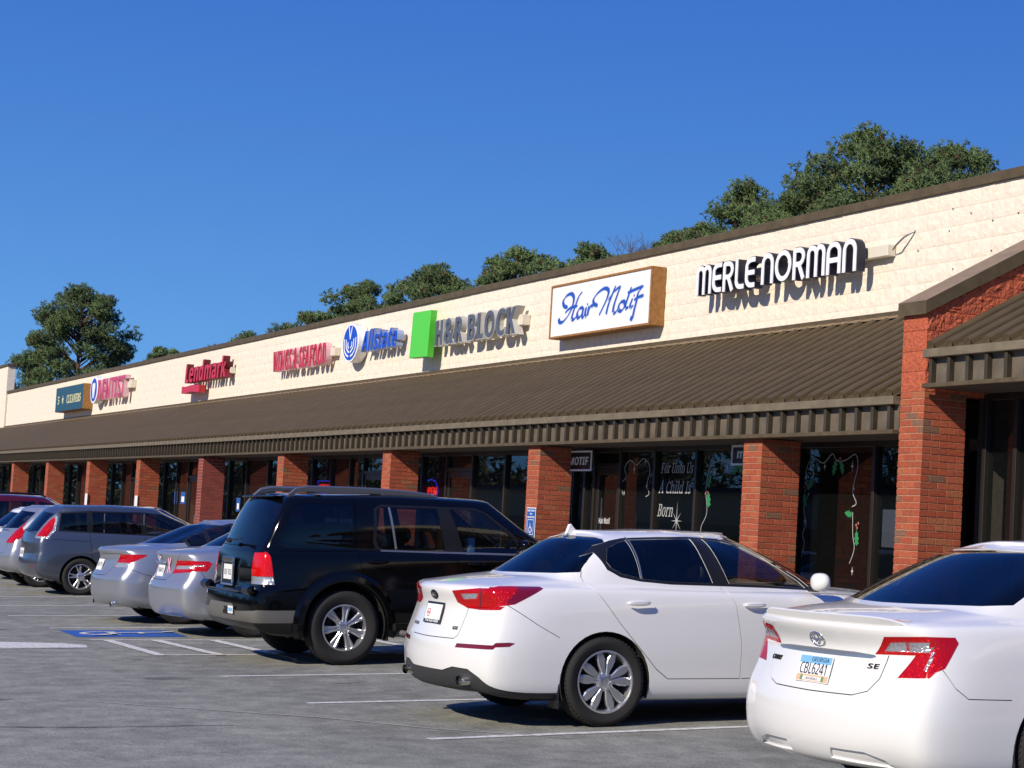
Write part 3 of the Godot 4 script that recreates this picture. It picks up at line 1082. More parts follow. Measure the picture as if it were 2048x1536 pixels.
func build_mall() -> void:
	mall = thing("strip_mall", "long single-storey shop row with cream parapet, brown metal canopy and brick columns", "building")
	build_parapet()
	canopy("canopy", -92.0, -16.635, 0.0, -16.75)
	canopy("raised_canopy", -16.17, 2.0, 0.435, 1.9)
	build_wing_wall()
	for i in 12:
		var x := CX0 - CS * i
		brick_column("brick_column", x, walk_y(x), 2.622, 1.25 if i == 0 else (1.45 if i == 1 else 99.0), i == 4)
	brick_column("brick_pier", -16.62, walk_y(-16.6), 3.035, 1.2, false)
	brick_column("brick_column", -10.2, walk_y(-10), 3.05, 99.0, false)
	brick_column("brick_column", -4.2, walk_y(-4), 3.05, 99.0, false)
	var t := 2.63
	storefront(-19.64, -16.60, [-18.1], [], t)
	storefront(-25.56, -19.66, [-25.2, -24.9, -24.12, -23.13, -22.02, -20.8], [[-24.9, -24.12]], t)
	storefront(-31.48, -25.58, [-30.4, -29.3, -28.0, -26.8], [[-30.4, -29.3]], t)
	storefront(-37.41, -31.50, [-36.3, -35.2, -34.45, -33.4, -32.4], [[-34.45, -33.4]], t)
	storefront(-43.33, -37.43, [-42.0, -40.4, -39.2, -38.3], [[-39.2, -38.3]], t)
	for i in range(5, 12):
		var xl := CX0 - CS * i
		var xr := CX0 - CS * (i - 1) - 0.02
		storefront(xl, xr, [xl + 1.25, xl + 2.35, xl + 3.45, xl + 4.6], [[xl + 2.35, xl + 3.45]], t)
	storefront(-16.2, 2.0, [-15.72, -14.2, -12.7, -11.6, -10.5, -9.0, -7.5, -6.0, -4.5, -3.0, -1.5, 0.0], [[-12.7, -11.6]], 3.06)
	# rooms behind the glass
	var room := part_node("interior", mall)
	var fl := MB.new()
	fl.box(Vector3(-92, -0.9, -21), Vector3(2, 0.02, GLASS_Z - 0.05))
	put("floor", fl.mesh(), mats.interior_dark, room)
	var ce := MB.new()
	ce.box(Vector3(-92, 3.2, -21), Vector3(2, 3.3, PAR_Z - 0.02))
	put("ceiling", ce.mesh(), mats.interior_dark, room)
	var bw := MB.new()
	bw.box(Vector3(-92, 0, -21.2), Vector3(2, 3.3, -21))
	put("rear_partition", bw.mesh(), mats.interior, room)
	for x in [-92.0, -73.0, -61.2, -49.2, -37.3, -31.4, -25.5, -16.5, -9.0, 1.9]:
		var dv := MB.new()
		dv.box(Vector3(x, 0.02, -21), Vector3(x + 0.1, 3.2, GLASS_Z - 0.1))
		put("partition", dv.mesh(), mats.interior, room)
	# furniture glimpsed through the glass
	for q in [[-22.8, -14.6, 0.9, 1.1], [-20.8, -15.2, 1.6, 0.9], [-18.2, -14.9, 1.2, 1.3], [-28.3, -15.4, 1.8, 1.0], [-34.8, -15.0, 1.4, 1.2], [-41.0, -15.5, 2.0, 1.0], [-47.0, -15.2, 1.5, 1.1], [-14.3, -15.4, 2.2, 1.1]]:
		var cm := MB.new()
		cm.cbox(Vector3(q[0] - q[2] * 0.5, 0.02, q[1] - 0.3), Vector3(q[0] + q[2] * 0.5, q[3], q[1] + 0.3), 0.02)
		put("counter", cm.mesh(), mats.interior, room)


# ------------------------------------------------------------------ signs
var font_cache := {}


func font(kind: String) -> Font:
	var key := kind
	if font_cache.has(key):
		return font_cache[key]
	var sf := SystemFont.new()
	sf.font_names = PackedStringArray(["Droid Serif" if kind.begins_with("serif") else "Droid Sans"])
	sf.font_weight = 700 if kind.ends_with("bold") else 400
	var out: Font = sf
	font_cache[key] = out
	return out


func text_mesh(t: String, f: Font, cap: float, depth: float) -> TextMesh:
	var tm := TextMesh.new()
	tm.text = t
	tm.font = f
	tm.font_size = 96
	tm.pixel_size = cap / (0.714 * 96.0)
	tm.depth = depth
	tm.curve_step = 3.0
	tm.horizontal_alignment = HORIZONTAL_ALIGNMENT_LEFT
	tm.vertical_alignment = VERTICAL_ALIGNMENT_BOTTOM
	return tm


# a line of raised letters, each its own part: a body (sides) with a face in front
func letter_row(parent: Node3D, t: String, f: Font, grow: float, slant: float, cap: float, at: Vector3, width: float, depth: float, face: Material, body: Material) -> void:
	var px := cap / (0.714 * 96.0)
	var base := text_mesh("H", f, cap, 0.01).get_aabb().position.y
	var total := f.get_string_size(t, HORIZONTAL_ALIGNMENT_LEFT, -1, 96).x * px
	var sx := width / total
	for i in t.length():
		var ch := t.substr(i, 1)
		if ch == " ":
			continue
		var adv := f.get_string_size(t.substr(0, i), HORIZONTAL_ALIGNMENT_LEFT, -1, 96).x * px * sx
		var node := part_node("letter", parent, Vector3.ZERO)
		node.transform = Transform3D(Basis(Vector3(sx, 0, 0), Vector3(slant, 1, 0), Vector3(0, 0, 1)), at + Vector3(adv, -base, 0) + Vector3(slant * base, 0, 0))
		var bm := text_mesh(ch, f, cap, depth)
		var ce := bm.get_aabb().get_center()
		var o := put("case", bm, body, node)
		o.transform = Transform3D(Basis().scaled(Vector3(1.0 + grow / maxf(bm.get_aabb().size.x, 0.1), 1.0 + grow / cap, 1.0)), Vector3.ZERO)
		o.position = Vector3(ce.x, ce.y, 0) - o.basis * Vector3(ce.x, ce.y, 0) + Vector3(0, 0, -depth * 0.5)
		var fc := put("face", text_mesh(ch, f, cap, 0.016), face, node)
		fc.position = Vector3(0, 0, 0.0)


func flat_text(parent: Node3D, called: String, t: String, f: Font, cap: float, at: Vector3, width: float, m: Material, depth := 0.002, slant := 0.0) -> MeshInstance3D:
	var px := cap / (0.714 * 96.0)
	var base := text_mesh("H", f, cap, 0.01).get_aabb().position.y
	var total := f.get_string_size(t, HORIZONTAL_ALIGNMENT_LEFT, -1, 96).x * px
	var o := put(called, text_mesh(t, f, cap, depth), m, parent)
	o.transform = Transform3D(Basis(Vector3(width / total, 0, 0), Vector3(slant, 1, 0), Vector3(0, 0, 1)), at + Vector3(-slant * base, -base, 0))
	return o


func raceway(parent: Node3D, x0: float, x1: float, y0: float, y1: float, z1: float, m: Material) -> void:
	var b := MB.new()
	b.cbox(Vector3(x0, y0, PAR_Z + 0.004), Vector3(x1, y1, z1), 0.006)
	put("raceway", b.mesh(), m, parent)


# merge closed strokes and cut the result into pieces without holes
func solid_pieces(polys: Array) -> Array:
	var outer := []
	for p in polys:
		outer.append(p)
	var changed := true
	while changed:
		changed = false
		for i in outer.size():
			for j in range(i + 1, outer.size()):
				if Geometry2D.is_polygon_clockwise(outer[i]) or Geometry2D.is_polygon_clockwise(outer[j]):
					continue
				var r := Geometry2D.merge_polygons(outer[i], outer[j])
				var solids := 0
				for q in r:
					if not Geometry2D.is_polygon_clockwise(q):
						solids += 1
				if solids == 1:
					outer.remove_at(j)
					outer.remove_at(i)
					for q in r:
						outer.append(q)
					changed = true
					break
			if changed:
				break
	var solids := []
	var holes := []
	for q in outer:
		if Geometry2D.is_polygon_clockwise(q):
			holes.append(q)
		else:
			solids.append(q)
	if holes.is_empty():
		return solids
	var cuts := []
	for h in holes:
		var lo := 1e9
		var hi := -1e9
		for p in h:
			lo = minf(lo, p.x)
			hi = maxf(hi, p.x)
		cuts.append((lo + hi) * 0.5)
	cuts.sort()
	cuts.push_front(-100.0)
	cuts.push_back(100.0)
	var out := []
	for i in cuts.size() - 1:
		var rect := PackedVector2Array([Vector2(cuts[i], -100), Vector2(cuts[i + 1], -100), Vector2(cuts[i + 1], 100), Vector2(cuts[i], 100)])
		for s in solids:
			var bits: Array = []
			bits.append_array(Geometry2D.intersect_polygons(s, rect))
			for h in holes:
				var nb := []
				var hp: PackedVector2Array = h.duplicate()
				hp.reverse()
				for b in bits:
					for q in Geometry2D.clip_polygons(b, hp):
						if not Geometry2D.is_polygon_clockwise(q):
							nb.append(q)
				bits = nb
			for b in bits:
				out.append(b)
	return out


func smooth_path(pts: Array, per := 6) -> PackedVector2Array:
	var out := PackedVector2Array()
	var n := pts.size()
	for i in n - 1:
		var p0: Vector2 = pts[maxi(i - 1, 0)]
		var p1: Vector2 = pts[i]
		var p2: Vector2 = pts[i + 1]
		var p3: Vector2 = pts[mini(i + 2, n - 1)]
		for k in per:
			out.append(p1.cubic_interpolate(p2, p0, p3, float(k) / per))
	out.append(pts[n - 1])
	return out


# a broad-nib pen stroke: the width follows the direction of travel
func pen_stroke(pts: Array, wmin: float, wmax: float, nib := 0.7) -> Array:
	var path := smooth_path(pts, 5)
	var polys := []
	var n := path.size()
	var l := PackedVector2Array()
	var r := PackedVector2Array()
	for i in n:
		var t := (path[mini(i + 1, n - 1)] - path[maxi(i - 1, 0)]).normalized()
		var s := Vector2(-t.y, t.x)
		var w := wmin + (wmax - wmin) * absf(sin(t.angle() - nib))
		if i == 0 or i == n - 1:
			w *= 0.5
		l.append(path[i] + s * w * 0.5)
		r.append(path[i] - s * w * 0.5)
	for i in n - 1:
		var q := PackedVector2Array([l[i], l[i + 1], r[i + 1], r[i]])
		if Geometry2D.is_polygon_clockwise(q):
			q.reverse()
		polys.append(q)
	return polys


func union_strokes(strokes: Array) -> Array:
	# grow each quad a hair so neighbours overlap and merge
	var polys := []
	for s in strokes:
		for q in s:
			var g := Geometry2D.offset_polygon(q, 0.0012, Geometry2D.JOIN_ROUND)
			if g.size() > 0:
				polys.append(g[0])
	return solid_pieces(polys)


func round_strokes(strokes: Array, w: float) -> Array:
	var polys := []
	for s in strokes:
		var pv := PackedVector2Array(s)
		for q in Geometry2D.offset_polyline(pv, w * 0.5, Geometry2D.JOIN_ROUND, Geometry2D.END_BUTT):
			polys.append(q)
	return solid_pieces(polys)


func arc(cx: float, cy: float, rx: float, ry: float, a0: float, a1: float, n := 12) -> Array:
	var out := []
	for i in n + 1:
		var a := deg_to_rad(lerpf(a0, a1, float(i) / n))
		out.append(Vector2(cx + rx * cos(a), cy + ry * sin(a)))
	return out


func bubble_glyph(ch: String) -> Array:
	# round-shouldered stroke letters on a box 1 high; returns [width, strokes]
	match ch:
		"M":
			return [0.86, [[Vector2(0.1, 0), Vector2(0.1, 0.62)] + arc(0.27, 0.68, 0.17, 0.22, 170, 0) + [Vector2(0.44, 0)], [Vector2(0.44, 0.62)] + arc(0.61, 0.68, 0.16, 0.22, 170, 0) + [Vector2(0.77, 0)]]]
		"N":
			return [0.64, [[Vector2(0.1, 0), Vector2(0.1, 0.55)] + arc(0.32, 0.62, 0.22, 0.28, 175, 0) + [Vector2(0.54, 0)]]]
		"E":
			return [0.54, [[Vector2(0.5, 0.91)] + arc(0.34, 0.68, 0.24, 0.23, 90, 180, 6) + arc(0.34, 0.32, 0.24, 0.23, 180, 270, 6) + [Vector2(0.5, 0.09)], [Vector2(0.1, 0.5), Vector2(0.48, 0.5)]]]
		"R":
			return [0.62, [[Vector2(0.1, 0), Vector2(0.1, 0.91), Vector2(0.3, 0.91)] + arc(0.3, 0.69, 0.2, 0.22, 85, -85, 10) + [Vector2(0.3, 0.47), Vector2(0.1, 0.47)], [Vector2(0.3, 0.47), Vector2(0.52, 0.0)]]]
		"L":
			return [0.5, [[Vector2(0.1, 1.0), Vector2(0.1, 0.30)] + arc(0.3, 0.29, 0.2, 0.2, 185, 265, 6) + [Vector2(0.48, 0.09)]]]
		"O":
			return [0.82, [arc(0.41, 0.5, 0.31, 0.41, 88, 272), arc(0.41, 0.5, 0.31, 0.41, -92, 92)]]
		"A":
			return [0.68, [[Vector2(0.1, 0), Vector2(0.1, 0.55)] + arc(0.34, 0.62, 0.24, 0.28, 175, 0) + [Vector2(0.58, 0)], [Vector2(0.1, 0.42), Vector2(0.58, 0.42)]]]
	return [0.4, []]


func build_signs() -> void:
	var zf := -13.4
	# --- white letters in black cases, round shoulders
	var s := thing("channel_letter_sign", "white rounded letters in dark cases reading MERLE NORMAN", "sign", Vector3(0, 0, 0))
	raceway(s, -24.2, -20.06, 4.98, 5.12, -13.53, mats.raceway)
	var xx := -24.47
	var words := ["MERLE", "NORMAN"]
	var scale_x := 0.533
	var hgt := 0.415
	for w in words:
		for i in w.length():
			var g := bubble_glyph(w.substr(i, 1))
			var st := []
			for p in g[1]:
				var q := []
				for v in p:
					q.append(Vector2(v.x * scale_x * 1.0, v.y * hgt))
				st.append(q)
			var face := round_strokes(st, 0.064)
			var caseb := round_strokes(st, 0.084)
			var b := MB.new()
			for p in caseb:
				b.prism(p, 0.12, Transform3D(Basis(), Vector3(0, 0, -0.12)))
			var y: float = 4.835 - 0.004 * i
			var o := put("letter", b.mesh(), mats.navy_side, s)
			o.position = Vector3(xx, y, -13.36)
			var fm := MB.new()
			for p in face:
				fm.prism(p, 0.010, Transform3D(Basis(), Vector3(0, 0, 0.0)))
			put("face", fm.mesh(), mats.white_sign, o)
			xx += g[0] * scale_x
		xx += 0.13
	var cd := MB.new()
	cd.tube(PackedVector3Array([Vector3(-20.02, 5.05, -13.58), Vector3(-19.9, 5.09, -13.54), Vector3(-19.78, 5.17, -13.56), Vector3(-19.7, 5.23, -13.62), Vector3(-19.68, 5.25, -13.66)]), 0.012, 0.012, 8)
	put("conduit", cd.mesh(), mats.rim_grey, s)
	# --- white cabinet with blue script
	s = thing("cabinet_sign", "wide white box sign with blue script reading Hair Motif", "sign")
	var x0 := -29.40
	var x1 := -25.90
	var y0 := 4.535
	var y1 := 5.405
	var b := MB.new()
	b.cbox(Vector3(x0, y0, PAR_Z + 0.004), Vector3(x1, y1, PAR_Z + 0.225), 0.008)
	put("cabinet", b.mesh(), mats.oak, s)
	b = MB.new()
	for q in [[x0, x1, y0, y0 + 0.035], [x0, x1, y1 - 0.035, y1], [x0, x0 + 0.035, y0 + 0.035, y1 - 0.035], [x1 - 0.035, x1, y0 + 0.035, y1 - 0.035]]:
		b.cbox(Vector3(q[0], q[2], PAR_Z + 0.2252), Vector3(q[1], q[3], PAR_Z + 0.25), 0.003)
	put("frame", b.mesh(), mats.oak, s)
	b = MB.new()
	b.quad(Vector3(x0 + 0.035, y0 + 0.035, PAR_Z + 0.234), Vector3(x1 - 0.035, y0 + 0.035, PAR_Z + 0.234), Vector3(x1 - 0.035, y1 - 0.035, PAR_Z + 0.234), Vector3(x0 + 0.035, y1 - 0.035, PAR_Z + 0.234), Vector3.BACK)
	put("panel", b.mesh(), mats.white_sign, s)
	var raw := [
		[[560, 860], [532, 850], [525, 810], [555, 765], [595, 750], [614, 785], [598, 860], [562, 930], [520, 978], [492, 982], [484, 955]],
		[[682, 733], [655, 770], [632, 830], [607, 900], [596, 950], [612, 958], [640, 925]],
		[[540, 905], [580, 868], [642, 846]],
		[[690, 862], [662, 868], [641, 908], [646, 944], [670, 928], [690, 885]], [[694, 860], [682, 915], [687, 940], [706, 915]],
		[[716, 858], [706, 905], [707, 934], [724, 915]], [[722, 836], [728, 830]],
		[[738, 848], [724, 925]], [[736, 880], [750, 850], [768, 846]],
		[[806, 842], [778, 832], [775, 792], [810, 740], [860, 704], [892, 720], [882, 780], [852, 850], [818, 922]],
		[[948, 684], [918, 760], [890, 840], [872, 915]], [[890, 800], [935, 730], [984, 686]],
		[[984, 686], [955, 770], [932, 850], [927, 902], [946, 900], [962, 872]],
		[[1004, 806], [977, 830], [968, 878], [990, 888], [1014, 850], [1010, 812], [984, 818]],
		[[1066, 696], [1042, 770], [1022, 840], [1022, 868], [1042, 858]], [[1038, 742], [1090, 716], [1152, 688]],
		[[1074, 788], [1057, 838], [1060, 862], [1078, 844]], [[1082, 766], [1088, 760]],
		[[1150, 688], [1116, 742], [1102, 810], [1086, 880], [1070, 954], [1058, 942]], [[1085, 800], [1120, 776], [1154, 764]]]
	var strokes := []
	for st in raw:
		var pts := []
		for p in st:
			# from the sheared quadrilateral of the panel to its own axes
			var u: float = (p[0] - 424.0) / 778.0
			var top := lerpf(708.0, 545.0, u)
			var bot := lerpf(1103.0, 985.0, u)
			var v: float = (bot - p[1]) / (bot - top)
			u = (p[0] - lerpf(410.0, 437.0, v)) / lerpf(782.0, 775.0, v)
			pts.append(Vector2(u * 3.43, v * 0.80))
		strokes.append(pen_stroke(pts, 0.016, 0.078, 0.55))
	var pieces := union_strokes(strokes)
	var halo := MB.new()
	var ink := MB.new()
	var grown := []
	for p in pieces:
		for g in Geometry2D.offset_polygon(p, 0.014, Geometry2D.JOIN_ROUND):
			grown.append(g)
	for p in solid_pieces(grown):
		halo.prism(p, 0.0012)
	for p in pieces:
		ink.prism(p, 0.0016)
	var hal := put("script_outline", halo.mesh(), mats.script_edge, s)
	hal.position = Vector3(x0 + 0.035, y0 + 0.035, PAR_Z + 0.2345)
	var scr := put("script", ink.mesh(), mats.letter_blue, s)
	scr.position = Vector3(x0 + 0.035, y0 + 0.035, PAR_Z + 0.2362)
	# --- grey letters with a green block
	s = thing("channel_letter_sign", "dark grey letters reading H&R BLOCK beside a bright green block", "sign")
	raceway(s, -35.3, -30.72, 4.88, 5.06, -13.5, mats.raceway)
	letter_row(s, "H&R BLOCK", font("sans_bold"), 0.035, 0.0, 0.455, Vector3(-34.52, 4.735, -13.40), 3.74, 0.16, mats.grey_letter, mats.grey_side)
	b = MB.new()
	b.prism(PackedVector2Array([Vector2(-35.55, 4.55), Vector2(-34.63, 4.53), Vector2(-34.55, 5.40), Vector2(-35.47, 5.415)]), 0.13, Transform3D(Basis(), Vector3(0, 0, PAR_Z + 0.20)), 0.008)
	put("green_block", b.mesh(), mats.sign_green, s)
	# --- blue slanted letters with a round emblem
	s = thing("channel_letter_sign", "blue slanted letters reading Allstate with a round blue emblem", "sign")
	raceway(s, -38.2, -36.62, 4.98, 5.10, -13.53, mats.raceway)
	letter_row(s, "Allstate", font("sans_bold"), 0.02, 0.2, 0.40, Vector3(-38.66, 4.86, -13.42), 2.06, 0.14, mats.sign_blue, mats.letter_side_blue)
	var em := part_node("emblem", s, Vector3(-39.27, 5.075, -13.40))
	var disc := MB.new()
	disc.lathe(PackedVector2Array([Vector2(0.0001, 0.0), Vector2(0.40, 0.0), Vector2(0.405, -0.01), Vector2(0.405, -0.22), Vector2(0.0001, -0.22)]), 40, rot(Vector3.RIGHT, 90), false)
	var dsc := put("case", disc.mesh(), mats.white_sign, em)
	dsc.scale = Vector3(1.22, 1, 1)
	var blue := MB.new()
	blue.lathe(PackedVector2Array([Vector2(0.0001, 0.006), Vector2(0.362, 0.006), Vector2(0.364, 0.0)]), 40, rot(Vector3.RIGHT, 90), false)
	var bl := put("blue_disc", blue.mesh(), mats.sign_blue, em)
	bl.scale = Vector3(1.22, 1, 1)
	var hands := []
	for sg in [-1.0, 1.0]:
		hands.append([Vector2(sg * 0.10, 0.34), Vector2(sg * 0.03, 0.16), Vector2(0.0, 0.08)])
		hands.append([Vector2(sg * 0.36, 0.10), Vector2(sg * 0.34, -0.12), Vector2(sg * 0.20, -0.24), Vector2(sg * 0.06, -0.28)])
		hands.append([Vector2(sg * 0.24, 0.08), Vector2(sg * 0.22, -0.08), Vector2(sg * 0.12, -0.16), Vector2(sg * 0.03, -0.2)])
		hands.append([Vector2(sg * 0.12, 0.02), Vector2(sg * 0.12, -0.06), Vector2(sg * 0.06, -0.11)])
	var hm := MB.new()
	var hp := []
	for h in hands:
		for q in Geometry2D.offset_polyline(smooth_path(h, 4), 0.02, Geometry2D.JOIN_ROUND, Geometry2D.END_ROUND):
			hp.append(q)
	for p in solid_pieces(hp):
		hm.prism(p, 0.004, Transform3D(Basis(), Vector3(0, 0, 0.0065)))
	put("hands_mark", hm.mesh(), mats.white_sign, em)
	# --- red letters
	s = thing("channel_letter_sign", "tall narrow red letters with pale edges reading WINGS & SEAFOOD", "sign")
	raceway(s, -44.4, -40.62, 4.90, 5.08, -13.52, mats.raceway)
	letter_row(s, "WINGS & SEAFOOD", font("sans_bold"), 0.014, 0.0, 0.46, Vector3(-44.76, 4.735, -13.42), 3.9, 0.14, mats.sign_red, mats.pink_trim)
	# --- maroon slanted letters with an underline bar
	s = thing("channel_letter_sign", "crimson slanted letters reading Lendmark above a short red bar", "sign")
	raceway(s, -52.2, -48.72, 4.90, 5.05, -13.52, mats.raceway)
	letter_row(s, "Lendmark", font("sans_bold"), 0.015, 0.15, 0.50, Vector3(-52.8, 4.80, -13.38), 4.05, 0.17, mats.sign_red, mats.sign_maroon)
	b = MB.new()
	b.prism(PackedVector2Array([Vector2(0, 0.02), Vector2(0.5, 0.0), Vector2(0.9, 0.03), Vector2(1.75, -0.01), Vector2(1.78, 0.19), Vector2(0.95, 0.215), Vector2(0.4, 0.19), Vector2(0.0, 0.21)]), 0.17, Transform3D(Basis(), Vector3(-52.86, 4.50, -13.52)), 0.012)
	put("underline_bar", b.mesh(), mats.sign_red, s)
	# --- pink letters with a round emblem
	s = thing("channel_letter_sign", "rose red letters reading DENTIST beside an oval blue tooth emblem", "sign")
	raceway(s, -63.4, -59.55, 4.97, 5.21, -13.5, mats.raceway)
	letter_row(s, "DENTIST", font("sans_bold"), 0.02, 0.0, 0.64, Vector3(-63.8, 4.72, -13.38), 3.95, 0.17, mats.sign_rose, mats.pink_trim)
	em = part_node("emblem", s, Vector3(-64.2, 5.06, -13.36))
	disc = MB.new()
	disc.lathe(PackedVector2Array([Vector2(0.0001, 0.0), Vector2(0.43, 0.0), Vector2(0.44, -0.01), Vector2(0.44, -0.26), Vector2(0.0001, -0.26)]), 32, rot(Vector3.RIGHT, 90), false)
	dsc = put("case", disc.mesh(), mats.white_sign, em)
	dsc.scale = Vector3(1.25, 1, 1)
	blue = MB.new()
	blue.lathe(PackedVector2Array([Vector2(0.0001, 0.006), Vector2(0.37, 0.006), Vector2(0.372, 0.0)]), 32, rot(Vector3.RIGHT, 90), false)
	bl = put("blue_disc", blue.mesh(), mats.sign_blue, em)
	bl.scale = Vector3(1.2, 1, 1)
	var tooth := MB.new()
	tooth.prism(PackedVector2Array([Vector2(-0.2, 0.2), Vector2(-0.08, 0.23), Vector2(0.0, 0.19), Vector2(0.08, 0.23), Vector2(0.2, 0.2), Vector2(0.22, 0.05), Vector2(0.16, -0.1), Vector2(0.12, -0.28), Vector2(0.05, -0.26), Vector2(0.0, -0.08), Vector2(-0.05, -0.26), Vector2(-0.12, -0.28), Vector2(-0.16, -0.1), Vector2(-0.22, 0.05)]), 0.005, Transform3D(Basis(), Vector3(0, 0, 0.0065)))
	put("tooth_mark", tooth.mesh(), mats.white_sign, em)
	# --- dark cabinet
	s = thing("cabinet_sign", "dark green box sign with pale yellow letters reading 5 star CLEANERS", "sign")
	b = MB.new()
	b.cbox(Vector3(-70.2, 4.50, PAR_Z + 0.004), Vector3(-65.6, 5.34, PAR_Z + 0.33), 0.01)
	put("cabinet", b.mesh(), mats.oak, s)
	b = MB.new()
	b.box(Vector3(-70.19, 4.51, PAR_Z + 0.3302), Vector3(-65.61, 5.33, PAR_Z + 0.338))
	put("panel", b.mesh(), mats.teal_sign, s)
	flat_text(s, "number", "5", font("serif_bold"), 0.27, Vector3(-69.85, 4.76, PAR_Z + 0.3392), 0.32, mats.pale_yellow)
	flat_text(s, "lettering", "CLEANERS", font("serif_bold"), 0.27, Vector3(-68.3, 4.76, PAR_Z + 0.3392), 2.35, mats.pale_yellow)
	var star := PackedVector2Array()
	for i in 10:
		var rr := 0.17 if i % 2 == 0 else 0.07
		star.append(Vector2(rr * sin(TAU * i / 10.0), rr * cos(TAU * i / 10.0)))
	b = MB.new()
	b.prism(star, 0.003, Transform3D(Basis(), Vector3(-68.95, 4.89, PAR_Z + 0.3382)))
	put("star", b.mesh(), mats.pale_yellow, s)
	build_small_signs()


func leaf_shape(sc: float) -> PackedVector2Array:
	var half := [Vector2(0, -0.5), Vector2(0.10, -0.40), Vector2(0.26, -0.36), Vector2(0.14, -0.18), Vector2(0.28, -0.02), Vector2(0.14, 0.12), Vector2(0.20, 0.30), Vector2(0.08, 0.34), Vector2(0, 0.55)]
	var p := PackedVector2Array()
	for q in half:
		p.append(q * sc)
	for i in range(half.size() - 2, 0, -1):
		p.append(Vector2(-half[i].x, half[i].y) * sc)
	return p


func window_paint(called: String, label: String, at: Vector3, curls: Array, leaves: Array, berries: Array, sparks: Array) -> void:
	var s := thing(called, label, "window painting", at)
	for c in curls:
		var m := MB.new()
		var polys := []
		for q in Geometry2D.offset_polyline(smooth_path(c, 6), 0.005, Geometry2D.JOIN_ROUND, Geometry2D.END_ROUND):
			polys.append(q)
		for p in solid_pieces(polys):
			m.prism(p, 0.0012)
		put("curl", m.mesh(), mats.decal_faint, s)
	for l in leaves:
		var m := MB.new()
		m.prism(leaf_shape(l[2]), 0.0012)
		var o := put("holly_leaf", m.mesh(), mats.decal_green, s)
		o.transform = Transform3D(Basis(Vector3(0, 0, 1), deg_to_rad(l[3])), Vector3(l[0], l[1], 0.0016))
	for b in berries:
		var m := MB.new()
		m.lathe(PackedVector2Array([Vector2(0.0001, 0.0012), Vector2(0.016, 0.0012), Vector2(0.017, 0.0)]), 12, rot(Vector3.RIGHT, 90, Vector3(b[0], b[1], 0.003)))
		put("berry", m.mesh(), mats.decal_red, s)
	for q in sparks:
		var m := MB.new()
		var st := PackedVector2Array()
		for i in 8:
			var rr: float = 0.007 if i % 2 == 1 else (q[2] if i % 4 == 0 else q[2] * 0.55)
			st.append(Vector2(rr * sin(TAU * i / 8.0), rr * cos(TAU * i / 8.0)))
		m.prism(st, 0.0012, Transform3D(Basis(), Vector3(q[0], q[1], 0)))
		put("sparkle", m.mesh(), mats.decal_white, s)


func notice(called: String, label: String, cat: String, x0: float, x1: float, y0: float, y1: float, z: float, back: Material, thick: float) -> Node3D:
	var s := thing(called, label, cat, Vector3(x0, y0, z))
	var b := MB.new()
	b.cbox(Vector3(0, 0, 0), Vector3(x1 - x0, y1 - y0, thick), 0.0008)
	put("plate", b.mesh(), back, s)
	return s


